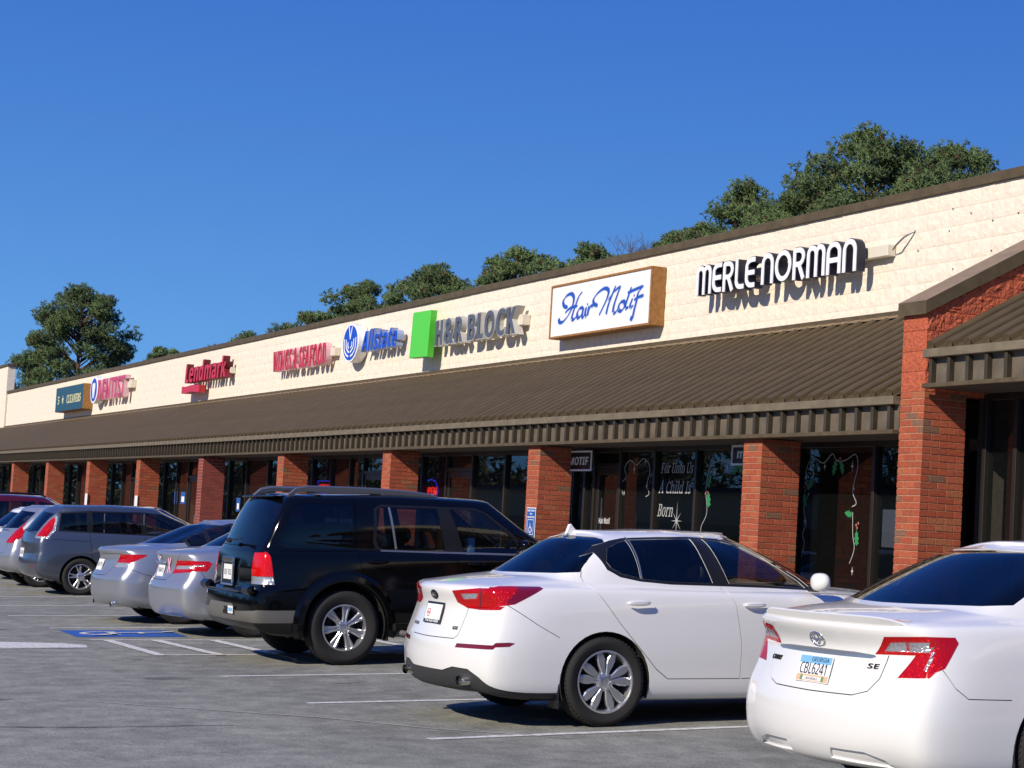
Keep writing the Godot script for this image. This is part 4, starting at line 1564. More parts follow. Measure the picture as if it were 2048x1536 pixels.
func build_small_signs() -> void:
	var g := GLASS_Z + 0.006
	window_paint("holly_window_painting", "painted holly garland with white curls on the window nearest the wing wall", Vector3(-18.9, 0, g), [
		[Vector2(-0.55, 2.10), Vector2(-0.60, 2.32), Vector2(-0.48, 2.46), Vector2(-0.25, 2.40), Vector2(-0.08, 2.50), Vector2(0.02, 2.42), Vector2(0.20, 2.43), Vector2(0.38, 2.49), Vector2(0.44, 2.36), Vector2(0.36, 2.1), Vector2(0.44, 1.96), Vector2(0.36, 1.92)],
		[Vector2(-0.52, 2.06), Vector2(-0.62, 1.9), Vector2(-0.55, 1.72), Vector2(-0.62, 1.60), Vector2(-0.57, 1.5), Vector2(-0.60, 1.4)],
		[Vector2(0.38, 1.86), Vector2(0.40, 1.62), Vector2(0.44, 1.46), Vector2(0.36, 1.3)]],
		[[-0.02, 2.34, 0.17, 160], [0.13, 2.35, 0.17, 200], [-0.50, 2.16, 0.18, -55], [-0.60, 1.98, 0.18, 15], [0.30, 1.84, 0.15, 80], [0.48, 1.58, 0.17, 5]],
		[[0.05, 2.43], [0.09, 2.45], [-0.58, 2.16], [-0.62, 2.13], [-0.60, 2.09], [0.46, 1.72], [0.50, 1.74], [0.48, 1.69]],
		[[-0.45, 2.28, 0.06], [-0.22, 2.36, 0.05], [0.33, 2.36, 0.07], [0.38, 2.12, 0.04], [-0.58, 1.74, 0.04], [0.42, 1.22, 0.05]])
	window_paint("holly_window_painting", "painted holly spray with berries on the window left of the first column", Vector3(-21.3, 0, g), [
		[Vector2(0.3, 2.40), Vector2(0.05, 2.42), Vector2(-0.2, 2.44), Vector2(-0.42, 2.36), Vector2(-0.5, 2.1), Vector2(-0.45, 1.8), Vector2(-0.58, 1.6), Vector2(-0.5, 1.42)]],
		[[0.22, 2.34, 0.19, 130], [0.36, 2.32, 0.19, 220], [-0.42, 2.20, 0.2, -20], [-0.42, 1.96, 0.2, 10]],
		[[-0.48, 2.07], [-0.44, 2.05], [-0.5, 2.03]], [[-0.3, 2.3, 0.05], [0.0, 2.36, 0.05]])
	window_paint("scroll_window_painting", "white painted scrolls on the shop window beside the salon door", Vector3(-23.65, 0, g), [
		[Vector2(-0.42, 2.0), Vector2(-0.46, 2.15), Vector2(-0.34, 2.24), Vector2(-0.40, 2.36), Vector2(-0.25, 2.46), Vector2(-0.05, 2.40), Vector2(0.12, 2.48), Vector2(0.28, 2.42), Vector2(0.33, 2.30), Vector2(0.27, 2.14), Vector2(0.34, 2.02), Vector2(0.25, 1.98)]], [], [], [[-0.12, 2.34, 0.07], [0.26, 2.12, 0.05], [-0.38, 2.02, 0.04], [0.2, 2.44, 0.05]])
	var s := thing("window_lettering", "white painted verse For Unto Us A Child Is Born on dark glass", "window lettering", Vector3(0, 0, g))
	flat_text(s, "line", "For Unto Us", font("serif"), 0.13, Vector3(-23.02, 2.29, 0), 0.86, mats.decal_faint, 0.0015, 0.25)
	flat_text(s, "line", "A Child Is", font("serif"), 0.15, Vector3(-23.05, 2.03, 0), 0.86, mats.decal_faint, 0.0015, 0.25)
	flat_text(s, "line", "Born", font("serif"), 0.16, Vector3(-23.06, 1.73, 0), 0.42, mats.decal_faint, 0.0015, 0.25)
	var st := MB.new()
	var pts := PackedVector2Array()
	for i in 16:
		var rr := 0.02 if i % 2 == 1 else (0.24 if i % 8 == 0 else 0.15)
		pts.append(Vector2(rr * sin(TAU * i / 16.0), rr * cos(TAU * i / 16.0)))
	st.prism(pts, 0.0015, Transform3D(Basis(), Vector3(-22.52, 1.68, 0.0)))
	put("painted_star", st.mesh(), mats.decal_faint, s)
	s = thing("door_lettering", "small white words Hair Motif on the salon door glass", "window lettering", Vector3(0, 0, GLASS_Z + 0.004))
	flat_text(s, "line", "Hair Motif", font("sans"), 0.075, Vector3(-24.76, 1.60, 0), 0.34, mats.decal_white, 0.0015)
	# hanging black signs with pale rims under the canopy
	for q in [[-25.35, -24.5, 2.30, 2.58, "MOTIF", "black hanging sign with white rim ending in TIF beside the second column"], [-20.72, -19.9, 2.36, 2.60, "merle", "black hanging sign with white rim half hidden by the first column"]]:
		s = thing("hanging_sign", q[5], "sign", Vector3(q[0], q[2], -11.92), "hanging signs under the canopy")
		var w: float = q[1] - q[0]
		var h: float = q[3] - q[2]
		var b := MB.new()
		b.cbox(Vector3(0, 0, -0.02), Vector3(w, h, 0.0), 0.004)
		put("panel", b.mesh(), mats.black, s)
		b = MB.new()
		for r in [[0.0, w, 0.0, 0.025], [0.0, w, h - 0.025, h], [0.0, 0.025, 0.025, h - 0.025], [w - 0.025, w, 0.025, h - 0.025]]:
			b.box(Vector3(r[0], r[2], 0.0004), Vector3(r[1], r[3], 0.012))
		put("rim", b.mesh(), mats.white_paint, s)
		flat_text(s, "lettering", q[4], font("sans_bold"), 0.11, Vector3(0.1, 0.085, 0.002), w - 0.22, mats.white_paint, 0.003, 0.15)
		b = MB.new()
		for cx in [0.1, w - 0.1]:
			b.tube(PackedVector3Array([Vector3(cx, h, -0.01), Vector3(cx, h + 0.12, -0.01)]), 0.004, 0.004, 6)
		put("hanger", b.mesh(), mats.frame, s)
	# accessible-parking sign on the second column, two plain white ones further on
	s = notice("accessible_sign", "blue accessible parking sign fixed to the second brick column", "sign", -25.46, -25.16, 1.31, 1.765, COL_Z + 0.012, mats.white_paint, 0.004)
	var b2 := MB.new()
	b2.cbox(Vector3(0.012, 0.012, 0.0042), Vector3(0.288, 0.443, 0.006), 0.0005)
	put("blue_field", b2.mesh(), mats.road_blue, s)
	flat_text(s, "line", "PERMIT PARKING", font("sans_bold"), 0.024, Vector3(0.03, 0.40, 0.0066), 0.24, mats.white_paint, 0.001)
	flat_text(s, "line", "ONLY", font("sans_bold"), 0.024, Vector3(0.11, 0.355, 0.0066), 0.08, mats.white_paint, 0.001)
	flat_text(s, "line", "TOW-AWAY ZONE", font("sans_bold"), 0.024, Vector3(0.03, 0.31, 0.0066), 0.24, mats.white_paint, 0.001)
	var ring := MB.new()
	for q in [[0.05, 0.25, 0.08, 0.087], [0.05, 0.25, 0.283, 0.29], [0.05, 0.057, 0.087, 0.283], [0.243, 0.25, 0.087, 0.283]]:
		ring.box(Vector3(q[0], q[2], 0.0062), Vector3(q[1], q[3], 0.0072))
	var wp := [arc(0.145, 0.15, 0.042, 0.042, 100, 380, 14), [Vector2(0.14, 0.235), Vector2(0.142, 0.175), Vector2(0.18, 0.172), Vector2(0.20, 0.125)]]
	for p in round_strokes(wp, 0.012):
		ring.prism(p, 0.001, Transform3D(Basis(), Vector3(0, 0, 0.0062)))
	put("wheelchair_symbol", ring.mesh(), mats.white_paint, s)
	notice("column_sign", "small white sign on the brick column right of the far pair", "sign", -49.14, -48.84, 1.36, 1.70, COL_Z + 0.012, mats.white_sign, 0.004)
	notice("column_sign", "small white sign on the farther brick column above the grey minivan roof", "sign", -55.05, -54.75, 1.33, 1.70, COL_Z + 0.012, mats.white_sign, 0.004)
	for q in [[-48.25, -47.95, 1.56, 1.86, "narrow blue notice on the left leaf of the glass doors"], [-47.62, -47.2, 1.56, 1.85, "wider blue notice on the right leaf of the glass doors"], [-42.75, -42.45, 1.46, 1.76, "single blue notice on the window left of the black vehicle"]]:
		s = notice("window_notice", q[4], "notice", q[0], q[1], q[2], q[3], g, mats.road_blue, 0.002)
		var pp := MB.new()
		pp.box(Vector3(0.08, 0.05, 0.0022), Vector3(q[1] - q[0] - 0.08, 0.18, 0.003))
		put("white_field", pp.mesh(), mats.paper, s)
	for q in [[-18.0, -17.5, 1.5, 1.9, "pale poster in the narrow pane beside the wing wall"], [-25.0, -24.75, 1.2, 1.95, "grey poster on the glass right of the second column"]]:
		notice("window_poster", q[4], "poster", q[0], q[1], q[2], q[3], GLASS_Z - 0.03, mats.grey_letter, 0.002)
	# neon signs behind the glass
	s = thing("neon_sign", "red neon OPEN inside a blue oval behind the window", "neon sign", Vector3(-31.36, 2.0, GLASS_Z - 0.08))
	flat_text(s, "word", "OPEN", font("sans_bold"), 0.13, Vector3(-0.27, -0.065, 0), 0.56, mats.neon_red, 0.01)
	var ov := MB.new()
	var op := PackedVector3Array()
	for i in 25:
		op.append(Vector3(0.33 * cos(TAU * i / 24.0), 0.19 * sin(TAU * i / 24.0), 0.0))
	ov.tube(op, 0.011, 0.011, 6, false)
	put("oval_tube", ov.mesh(), mats.neon_blue, s)
	s = thing("neon_sign", "small red neon sign in a blue frame above the black vehicle", "neon sign", Vector3(-37.0, 2.03, GLASS_Z - 0.08))
	flat_text(s, "word", "OPEN", font("sans_bold"), 0.11, Vector3(-0.33, -0.05, 0), 0.66, mats.neon_red, 0.01)
	var fr := MB.new()
	fr.tube(PackedVector3Array([Vector3(-0.4, -0.12, 0), Vector3(0.4, -0.12, 0), Vector3(0.4, 0.12, 0), Vector3(-0.4, 0.12, 0), Vector3(-0.4, -0.12, 0)]), 0.011, 0.011, 6, false)
	put("frame_tube", fr.mesh(), mats.neon_blue, s)


# ------------------------------------------------------------------ trees
var tuft_mesh: ArrayMesh
var tuft_v := PackedVector3Array()
var tuft_n := PackedVector3Array()


func make_tuft() -> ArrayMesh:
	# a burst of pine needles, about 1 across
	var r := RandomNumberGenerator.new()
	r.seed = 3
	var m := MB.new()
	for i in 20:
		var d := Vector3(r.randf_range(-1, 1), r.randf_range(-0.55, 1.0), r.randf_range(-1, 1)).normalized()
		var s := d.cross(Vector3(r.randf_range(-1, 1), r.randf_range(-1, 1), r.randf_range(-1, 1))).normalized() * 0.048
		var l := r.randf_range(0.36, 0.55)
		var nn := (d * 0.5 + d.cross(s).normalized() * 0.5 + Vector3(0, 0.25, 0)).normalized()
		m.tri(d * 0.03 - s, d * 0.03 + s, d * l, nn, nn, nn)
	tuft_v = m.v
	tuft_n = m.n
	return m.mesh()


# clumps: [centre, radius] in the tree's own space
func pine(called: String, label: String, at: Vector3, h: float, clumps: Array, tufts: int, size: float, tint: Color, r: RandomNumberGenerator, group: String) -> Node3D:
	var t := thing(called, label, "tree", at, group)
	var tr := MB.new()
	var lean := Vector3(r.randf_range(-0.3, 0.3), 0, r.randf_range(-0.3, 0.3))
	var axis := PackedVector3Array()
	for i in 9:
		var f := i / 8.0
		axis.append(Vector3(0, h * 0.94 * f, 0) + lean * f * f + Vector3(0.10 * sin(f * 7.0), 0, 0.08 * cos(f * 5.0)))
	tr.tube(axis, 0.30, 0.05, 9)
	put("trunk", tr.mesh(), mats.bark, t)
	var lb := MB.new()
	for c in clumps:
		var p: Vector3 = c[0]
		var f := clampf((p.y - 0.6 - Vector2(p.x, p.z).length() * 0.35) / (h * 0.94), 0.05, 1.0)
		var k := f * 8.0
		var a := axis[int(minf(k, 7.0))].lerp(axis[int(minf(k, 7.0)) + 1], k - floorf(minf(k, 7.0)))
		var mid := a.lerp(p, 0.55) + Vector3(0, 0.18, 0)
		lb.tube(PackedVector3Array([a, mid, p]), 0.055, 0.018, 5, false)
	var limbs := put("limbs", lb.mesh(), mats.bark, t)
	limbs.set_meta("kind", "stuff")
	var vs := PackedVector3Array()
	var ns := PackedVector3Array()
	var cs := PackedColorArray()
	var one := PackedColorArray()
	one.resize(tuft_v.size())
	for c in clumps:
		var cp: Vector3 = c[0]
		var cr: float = c[1]
		var shade := r.randf_range(0.8, 1.2)
		for i in tufts:
			var d := Vector3(r.randfn(), r.randfn() * 0.8, r.randfn()).normalized()
			var q := cp + d * cr * pow(r.randf(), 0.45) * Vector3(1.0, 0.72, 1.0)
			var b := Basis(Vector3(r.randf_range(-1, 1), r.randf_range(0.2, 1), r.randf_range(-1, 1)).normalized(), r.randf() * TAU)
			vs.append_array(Transform3D(b.scaled(Vector3.ONE * size * r.randf_range(0.75, 1.25)), q) * tuft_v)
			ns.append_array(Transform3D(b, Vector3.ZERO) * tuft_n)
			var col := Color(tint.r, tint.g, tint.b) * shade * r.randf_range(0.75, 1.25)
			if r.randf() < 0.035:
				col = Color(0.16, 0.09, 0.05)
			col.a = 1.0
			one.fill(col)
			cs.append_array(one)
	var arr := []
	arr.resize(Mesh.ARRAY_MAX)
	arr[Mesh.ARRAY_VERTEX] = vs
	arr[Mesh.ARRAY_NORMAL] = ns
	arr[Mesh.ARRAY_COLOR] = cs
	var am := ArrayMesh.new()
	am.add_surface_from_arrays(Mesh.PRIMITIVE_TRIANGLES, arr)
	put("crown", am, mats.needles, t)
	return t


func dome_clumps(h: float, R: float, depth: float, count: int, cr: float, r: RandomNumberGenerator) -> Array:
	# clumps on and under a dome that widens downwards from the top
	var out := []
	out.append([Vector3(0, h - cr * 0.7, 0), cr * 0.8])
	for i in count:
		var d := depth * pow(r.randf(), 0.8)
		var rad := R * sqrt(clampf(d / depth, 0.0, 1.0)) * r.randf_range(0.35, 1.0)
		var a := r.randf() * TAU
		out.append([Vector3(rad * cos(a), h - cr * 0.6 - d, rad * sin(a)), cr * r.randf_range(0.65, 1.15)])
	return out


func build_trees() -> void:
	tuft_mesh = make_tuft()
	var r := RandomNumberGenerator.new()
	r.seed = 99
	var green := Color(0.118, 0.178, 0.062)
	var y0 := -3.2
	# [name part of the label, x, z, top height, dome radius, dome depth, clumps, clump radius]
	var list := [
		["pine filling the dip between the two right-hand domes", -61.4, -36.5, 13.7, 3.2, 3.6, 54, 0.68],
		["low pine under the left dome of the right clump", -66.6, -36.5, 13.5, 3.0, 3.2, 48, 0.62],
		["low pine at the right foot of the tallest one", -52.2, -36.5, 13.4, 3.2, 3.2, 50, 0.66],
		["tallest pine, its dome highest above the roof at the right", -54.7, -36.0, 15.4, 3.92, 4.62, 84, 0.72],
		["pine just left of the tallest one, with a lumpy shoulder", -58.9, -37.0, 14.2, 3.62, 4.40, 69, 0.70],
		["pine right of the tallest one, its tip leaning over the roof edge", -54.3, -39.0, 15.0, 3.4, 3.3, 70, 0.66],
		["low pine at the far right of the roofline clump", -50.6, -37.5, 13.3, 3.33, 3.52, 42, 0.62],
		["pine between the two large signs, left part of the right clump", -64.2, -37.0, 14.9, 3.04, 4.18, 60, 0.62],
		["thin-topped pine at the left foot of the right clump", -69.2, -38.0, 13.9, 2.90, 3.30, 48, 0.55],
		["small tufted pine tip above the white box sign", -75.4, -40.0, 14.5, 1.45, 2.20, 21, 0.45],
		["rounded pine behind the white box sign", -83.2, -40.0, 14.8, 3.77, 3.52, 57, 0.65],
		["domed pine above the green block sign", -91.9, -40.0, 15.6, 3.62, 3.74, 60, 0.68],
		["low pine between the domed pine and the next to its left", -98.6, -41.0, 14.8, 3.33, 2.86, 39, 0.62],
		["dome-topped pine above the round blue emblem", -103.6, -40.0, 15.9, 3.77, 3.52, 57, 0.70],
		["broad pine whose left edge drops to the roof above the red letters", -114.6, -40.0, 15.9, 4.35, 3.52, 57, 0.74],
		["small rounded pine between the broad pine and the lowest one", -133.0, -42.0, 15.7, 4.78, 3.08, 51, 0.80],
		["lowest pine of the roofline row, nearest the crimson letters", -154.5, -44.0, 15.9, 5.22, 2.86, 45, 0.85]]
	for l in list:
		var h: float = l[3] - y0
		var t := pine("pine_tree", l[0], Vector3(l[1], y0, l[2]), h, dome_clumps(h, l[4], l[5], l[6], l[7], r), 84, 0.29 if l[1] > -80.0 else 0.38, green * r.randf_range(0.9, 1.1), r, "pines behind the shops")
	# open-crowned pine standing by itself at the left
	var h := 16.4 - y0
	var cl := []
	for i in 84:
		var a := r.randf() * TAU
		var v := r.randf_range(-0.35, 1.0)
		var rad := 3.7 * sqrt(maxf(0.0, 1.0 - v * v)) * r.randf_range(0.5, 1.0)
		cl.append([Vector3(rad * cos(a), h - 4.2 + 3.4 * v, rad * sin(a)), r.randf_range(0.6, 0.95)])
	for q in [[-3.6, -5.6, 0.9], [-4.6, -6.4, 1.0], [-5.2, -7.4, 1.0], [-3.2, -6.8, 1.0], [-2.2, -7.6, 0.9], [-4.2, -8.2, 1.1], [3.4, -6.2, 0.8], [4.4, -6.8, 0.8], [3.2, -7.4, 0.6], [2.0, -5.6, 0.8], [-0.8, -6.0, 0.8], [4.8, -8.0, 0.7], [-6.0, -8.6, 1.0], [-2.8, -8.8, 1.0]]:
		for k in 2:
			cl.append([Vector3(q[0] + r.randf_range(-0.5, 0.5), h + q[1] + r.randf_range(-0.3, 0.3), r.randf_range(-2.0, 2.0)), q[2]])
	pine("pine_tree", "large rounded pine standing alone at the far left with limbs showing", Vector3(-135.4, y0, -27.0), h, cl, 84, 0.38, green * 0.92, r, "pines behind the shops")
	var small := [["bushy pine filling the gap under the lone pine at the left edge", -156.0, -27.5, 13.0, 3.4, 3.4, 34, 0.9], ["little round pine tip right of the lone pine", -129.6, -31.0, 11.9, 0.9, 1.6, 12, 0.45], ["tiniest pine tip on the roof edge above the crimson letters", -125.4, -31.0, 11.5, 0.6, 1.2, 7, 0.38]]
	for l in small:
		var hh: float = l[3] - y0
		pine("pine_tree", l[0], Vector3(l[1], y0, l[2]), hh, dome_clumps(hh, l[4], l[5], l[6], l[7], r), 80, 0.36, green, r, "pines behind the shops")
	# leafless tree
	var bt := thing("bare_tree", "leafless tree with fine twigs above the white box sign", "tree", Vector3(-88.0, y0, -44.0))
	var tr := MB.new()
	tr.tube(PackedVector3Array([Vector3.ZERO, Vector3(0.2, 6, 0), Vector3(0.0, 11.0, 0.1), Vector3(0.1, 15.0, 0)]), 0.3, 0.12, 8)
	put("trunk", tr.mesh(), mats.bare_bark, bt)
	var tw := MB.new()
	twigs(tw, Vector3(0.1, 14.4, 0), Vector3(0, 1, 0), 2.4, 0.06, 5, r)
	twigs(tw, Vector3(0.1, 14.8, 0), Vector3(0.35, 1, 0.2), 2.2, 0.055, 5, r)
	twigs(tw, Vector3(0.1, 14.2, 0), Vector3(-0.5, 1, -0.2), 2.2, 0.055, 5, r)
	var bo := put("twigs", tw.mesh(), mats.bare_bark, bt)
	bo.set_meta("kind", "stuff")


func twigs(m: MB, p: Vector3, d: Vector3, l: float, w: float, depth: int, r: RandomNumberGenerator) -> void:
	var e := p + d.normalized() * l + Vector3(r.randf_range(-0.1, 0.1), 0, r.randf_range(-0.1, 0.1))
	m.tube(PackedVector3Array([p, p.lerp(e, 0.5) + Vector3(r.randf_range(-0.06, 0.06), 0, 0), e]), w, w * 0.6, 4, false)
	if depth <= 0:
		return
	for i in 3:
		var q := p.lerp(e, r.randf_range(0.45, 1.0))
		var nd := (d.normalized() + Vector3(r.randf_range(-0.7, 0.7), r.randf_range(-0.1, 0.5), r.randf_range(-0.7, 0.7))).normalized()
		twigs(m, q, nd, l * r.randf_range(0.5, 0.72), w * 0.6, depth - 1, r)


# ------------------------------------------------------------------ across the car park, seen only as reflections
func build_beyond() -> void:
	var s := thing("facing_store", "long low tan store across the car park, mirrored in the shop windows", "building", Vector3(-130, -1.2, 58))
	var b := MB.new()
	b.box(Vector3(-90, 0, 0), Vector3(85, 6.2, 14))
	put("wall", b.mesh(), mats.tan_wall, s)
	b = MB.new()
	b.box(Vector3(-90.4, 6.2, -0.4), Vector3(85.4, 6.8, 14.4))
	put("coping", b.mesh(), mats.far_roof, s)
	b = MB.new()
	b.box(Vector3(-89, 3.0, -2.6), Vector3(84, 3.7, -0.02))
	put("canopy", b.mesh(), mats.far_roof, s)
	for i in 14:
		var w := MB.new()
		w.box(Vector3(-86 + i * 12.2, 0.3, -0.03), Vector3(-86 + i * 12.2 + 9.0, 2.9, 0.02))
		put("window", w.mesh(), mats.interior_dark, s)
	# wood behind it, plus an added row closing the far left end
	var r := RandomNumberGenerator.new()
	r.seed = 61
	var mm := MultiMesh.new()
	mm.transform_format = MultiMesh.TRANSFORM_3D
	mm.use_colors = true
	mm.mesh = tuft_mesh
	mm.instance_count = 13000
	for i in mm.instance_count:
		var x := r.randf_range(-420, 120)
		var zz := 86 + r.randf_range(-6, 6)
		var top := 11.0 + 4.0 * sin(x * 0.11) + 2.5 * sin(x * 0.37 + 1.0)
		var y := top * pow(r.randf(), 0.7)
		var sc := r.randf_range(2.2, 3.6)
		if i > 10500:  # added, unseen row of trees that keeps bright sky out of the far windows
			zz = r.randf_range(-8.0, 90.0)
			x = -420.0 + r.randf_range(-8, 8)
			y *= 1.25
			sc *= 1.3
		mm.set_instance_transform(i, Transform3D(Basis(Vector3(r.randf_range(-1, 1), 1, r.randf_range(-1, 1)).normalized(), r.randf() * TAU).scaled(Vector3.ONE * sc), Vector3(x, y - 2.0, zz)))
		var k := r.randf_range(0.6, 1.2)
		mm.set_instance_color(i, Color(0.07, 0.085, 0.04) * k)
	var mi := MultiMeshInstance3D.new()
	mi.name = "wood"
	mi.multimesh = mm
	mi.material_override = mats.needles
	mi.set_meta("kind", "stuff")
	mi.set_meta("label", "wooded skyline beyond the facing store, with an added unseen row at the far left")
	mi.set_meta("category", "wood")
	add_child(mi)


# ------------------------------------------------------------------ vehicles
# A body is a net of "waterlines": every row runs from the middle of the tail round the corner, along the side to the nose;
# rows are stacked from sill to roof. Windows, lamps and shut lines are cut out of that surface.
# row = [rear z, front z, half width, [y rear, y rear side, y middle, y front side, y front], rear bow, rear corner, rear taper, sharp]
const UCOUNT := [4, 4, 5, 4, 5, 7, 7, 6, 5, 4, 3, 3, 3, 3]


func row_points(r: Array) -> PackedVector3Array:
	var zr: float = r[0]
	var zf: float = r[1]
	var w: float = r[2]
	var y: Array = r[3]
	var bow: float = r[4]
	var rc: float = r[5]
	var tr: float = r[6]
	var wr := w - tr
	var rcx := minf(rc, wr * 0.8)
	var bf := bow * 1.8
	var rf := minf(rc * 1.5, w * 0.7)
	var tf := tr * 1.2 + 0.04 * minf(1.0, w)
	var wf := w - tf
	var z4 := zr - bow - rc
	var z10 := zf + bf + rf
	var p := PackedVector3Array()
	p.append(Vector3(0, y[0], zr))
	p.append(Vector3(0.52 * (wr - rcx), y[0], zr - bow * 0.25))
	p.append(Vector3(wr - rcx, y[0], zr - bow))
	p.append(Vector3(wr - rcx * 0.28, lerpf(y[0], y[1], 0.35), zr - bow - rc * 0.30))
	p.append(Vector3(wr, lerpf(y[0], y[1], 0.7), z4))
	p.append(Vector3(w - tr * 0.45, y[1], lerpf(z4, z10, 0.15)))
	p.append(Vector3(w - tr * 0.10, lerpf(y[1], y[2], 0.5), lerpf(z4, z10, 0.33)))
	p.append(Vector3(w, y[2], lerpf(z4, z10, 0.52)))
	p.append(Vector3(w - tf * 0.12, lerpf(y[2], y[3], 0.5), lerpf(z4, z10, 0.70)))
	p.append(Vector3(w - tf * 0.5, y[3], lerpf(z4, z10, 0.86)))
	p.append(Vector3(wf, lerpf(y[3], y[4], 0.5), z10))
	p.append(Vector3(wf - rf * 0.28, lerpf(y[3], y[4], 0.8), zf + bf + rf * 0.30))
	p.append(Vector3(maxf(wf - rf, 0.0), y[4], zf + bf))
	p.append(Vector3(0.52 * maxf(wf - rf, 0.0), y[4], zf + bf * 0.25))
	p.append(Vector3(0, y[4], zf))
	return p


func spline_at(a: Vector3, b: Vector3, pre: Vector3, post: Vector3, t: float) -> Vector3:
	var d1 := sqrt(maxf(a.distance_to(b), 1e-4))
	var d0 := sqrt(maxf(a.distance_to(pre), 1e-4))
	var d2 := sqrt(maxf(b.distance_to(post), 1e-4))
	return a.cubic_interpolate_in_time(b, pre, post, t, d1, -d0, d1 + d2)


func mir(p: Vector3) -> Vector3:
	return Vector3(-p.x, p.y, p.z)


func body_net(rows: Array, vper: Array, detail: float) -> Array:
	# returns [points, normals, nu, nv] of the right half
	var curves := []
	for r in rows:
		var c := row_points(r)
		var out := PackedVector3Array()
		for i in c.size() - 1:
			var n := maxi(2, int(round(UCOUNT[i] * detail)))
			var pre := mir(c[1]) if i == 0 else c[i - 1]
			var post := mir(c[c.size() - 2]) if i == c.size() - 2 else c[i + 2]
			if c[i].distance_to(c[i + 1]) < 1e-5:
				for k in n:
					out.append(c[i])
				continue
			for k in n:
				out.append(spline_at(c[i], c[i + 1], pre, post, float(k) / n))
		out.append(c[c.size() - 1])
		curves.append(out)
	var nu: int = curves[0].size()
	var pts := PackedVector3Array()
	var nv := 0
	for k in rows.size() - 1:
		nv += maxi(1, int(round(vper[k] * detail)))
	nv += 1
	pts.resize(nu * nv)
	for u in nu:
		var j := 0
		for k in rows.size() - 1:
			var a: Vector3 = curves[k][u]
			var b: Vector3 = curves[k + 1][u]
			var pre: Vector3 = a * 2.0 - b
			if k > 0 and not rows[k][7]:
				pre = curves[k - 1][u]
			var post: Vector3 = b * 2.0 - a
			if k + 2 < rows.size():
				if not rows[k + 1][7]:
					post = curves[k + 2][u]
			else:
				post = mir(a)
			var n := maxi(1, int(round(vper[k] * detail)))
			for s in n:
				pts[u * nv + j] = spline_at(a, b, pre, post, float(s) / n)
				j += 1
		pts[u * nv + j] = curves[rows.size() - 1][u]
	var nor := PackedVector3Array()
	nor.resize(nu * nv)
	for u in nu:
		for v in nv:
			var p := pts[u * nv + v]
			var du: Vector3
			if u == 0:
				du = pts[nv + v] - mir(pts[nv + v])
			elif u == nu - 1:
				du = mir(pts[(u - 1) * nv + v]) - pts[(u - 1) * nv + v]
			else:
				du = pts[(u + 1) * nv + v] - pts[(u - 1) * nv + v]
			var dv: Vector3
			if v == 0:
				dv = pts[u * nv + 1] - p
			elif v == nv - 1:
				dv = mir(pts[u * nv + v - 1]) - pts[u * nv + v - 1]
			else:
				dv = pts[u * nv + v + 1] - pts[u * nv + v - 1]
			var n := dv.cross(du)
			if n.length_squared() < 1e-14:
				n = Vector3.UP
			# du points from the tail centre outwards then forwards, dv upwards
			nor[u * nv + v] = -n.normalized() if n.dot(p - Vector3(0, 0.6, -2.3)) < 0.0 and absf(n.dot(p - Vector3(0, 0.6, -2.3))) > 0.0 else n.normalized()
	return [pts, nor, nu, nv]


class Cut:
	var name: String
	var proj: String
	var poly: PackedVector2Array
	var inset: float
	var rect: Rect2
	var whole: bool

	func _init(n: String, pr: String, po: PackedVector2Array, ins: float, wh: bool) -> void:
		name = n
		proj = pr
		poly = po
		if Geometry2D.is_polygon_clockwise(poly):
			poly.reverse()
		inset = ins
		whole = wh
		rect = Rect2(poly[0], Vector2.ZERO)
		for p in poly:
			rect = rect.expand(p)

	func applies(n: Vector3, c: Vector3) -> bool:
		match proj:
			"s":
				return n.z <= 0.62 and n.x > 0.25
			"r":
				return n.z > 0.62
			"g":
				return n.z > 0.08 and c.z > -2.0 and n.x < 0.80
			"w":
				return n.z < -0.08 and c.z < -2.0 and n.x < 0.80
			"b":
				return n.z > -0.4 and c.z > -0.75
			"t":
				return n.y > 0.7
			"a":
				return n.x > 0.2 and c.x > 0.5
		return false

	func flat2(p: Vector3) -> Vector2:
		if proj == "s" or proj == "a":
			return Vector2(p.z, p.y)
		if proj == "t":
			return Vector2(p.x, p.z)
		return Vector2(p.x, p.y)


func line_poly(pts: Array, w: float) -> Array:
	var out := []
	for q in Geometry2D.offset_polyline(PackedVector2Array(pts), w * 0.5, Geometry2D.JOIN_ROUND, Geometry2D.END_BUTT):
		if not Geometry2D.is_polygon_clockwise(q):
			out.append(q)
	return out


func circle_poly(cz: float, cy: float, r: float, n := 40) -> PackedVector2Array:
	var p := PackedVector2Array()
	for i in n:
		p.append(Vector2(cz + r * cos(TAU * i / n), cy + r * sin(TAU * i / n)))
	return p


func poly_area(p: PackedVector2Array) -> float:
	var a := 0.0
	for i in p.size():
		var q := p[(i + 1) % p.size()]
		a += p[i].x * q.y - q.x * p[i].y
	return absf(a) * 0.5


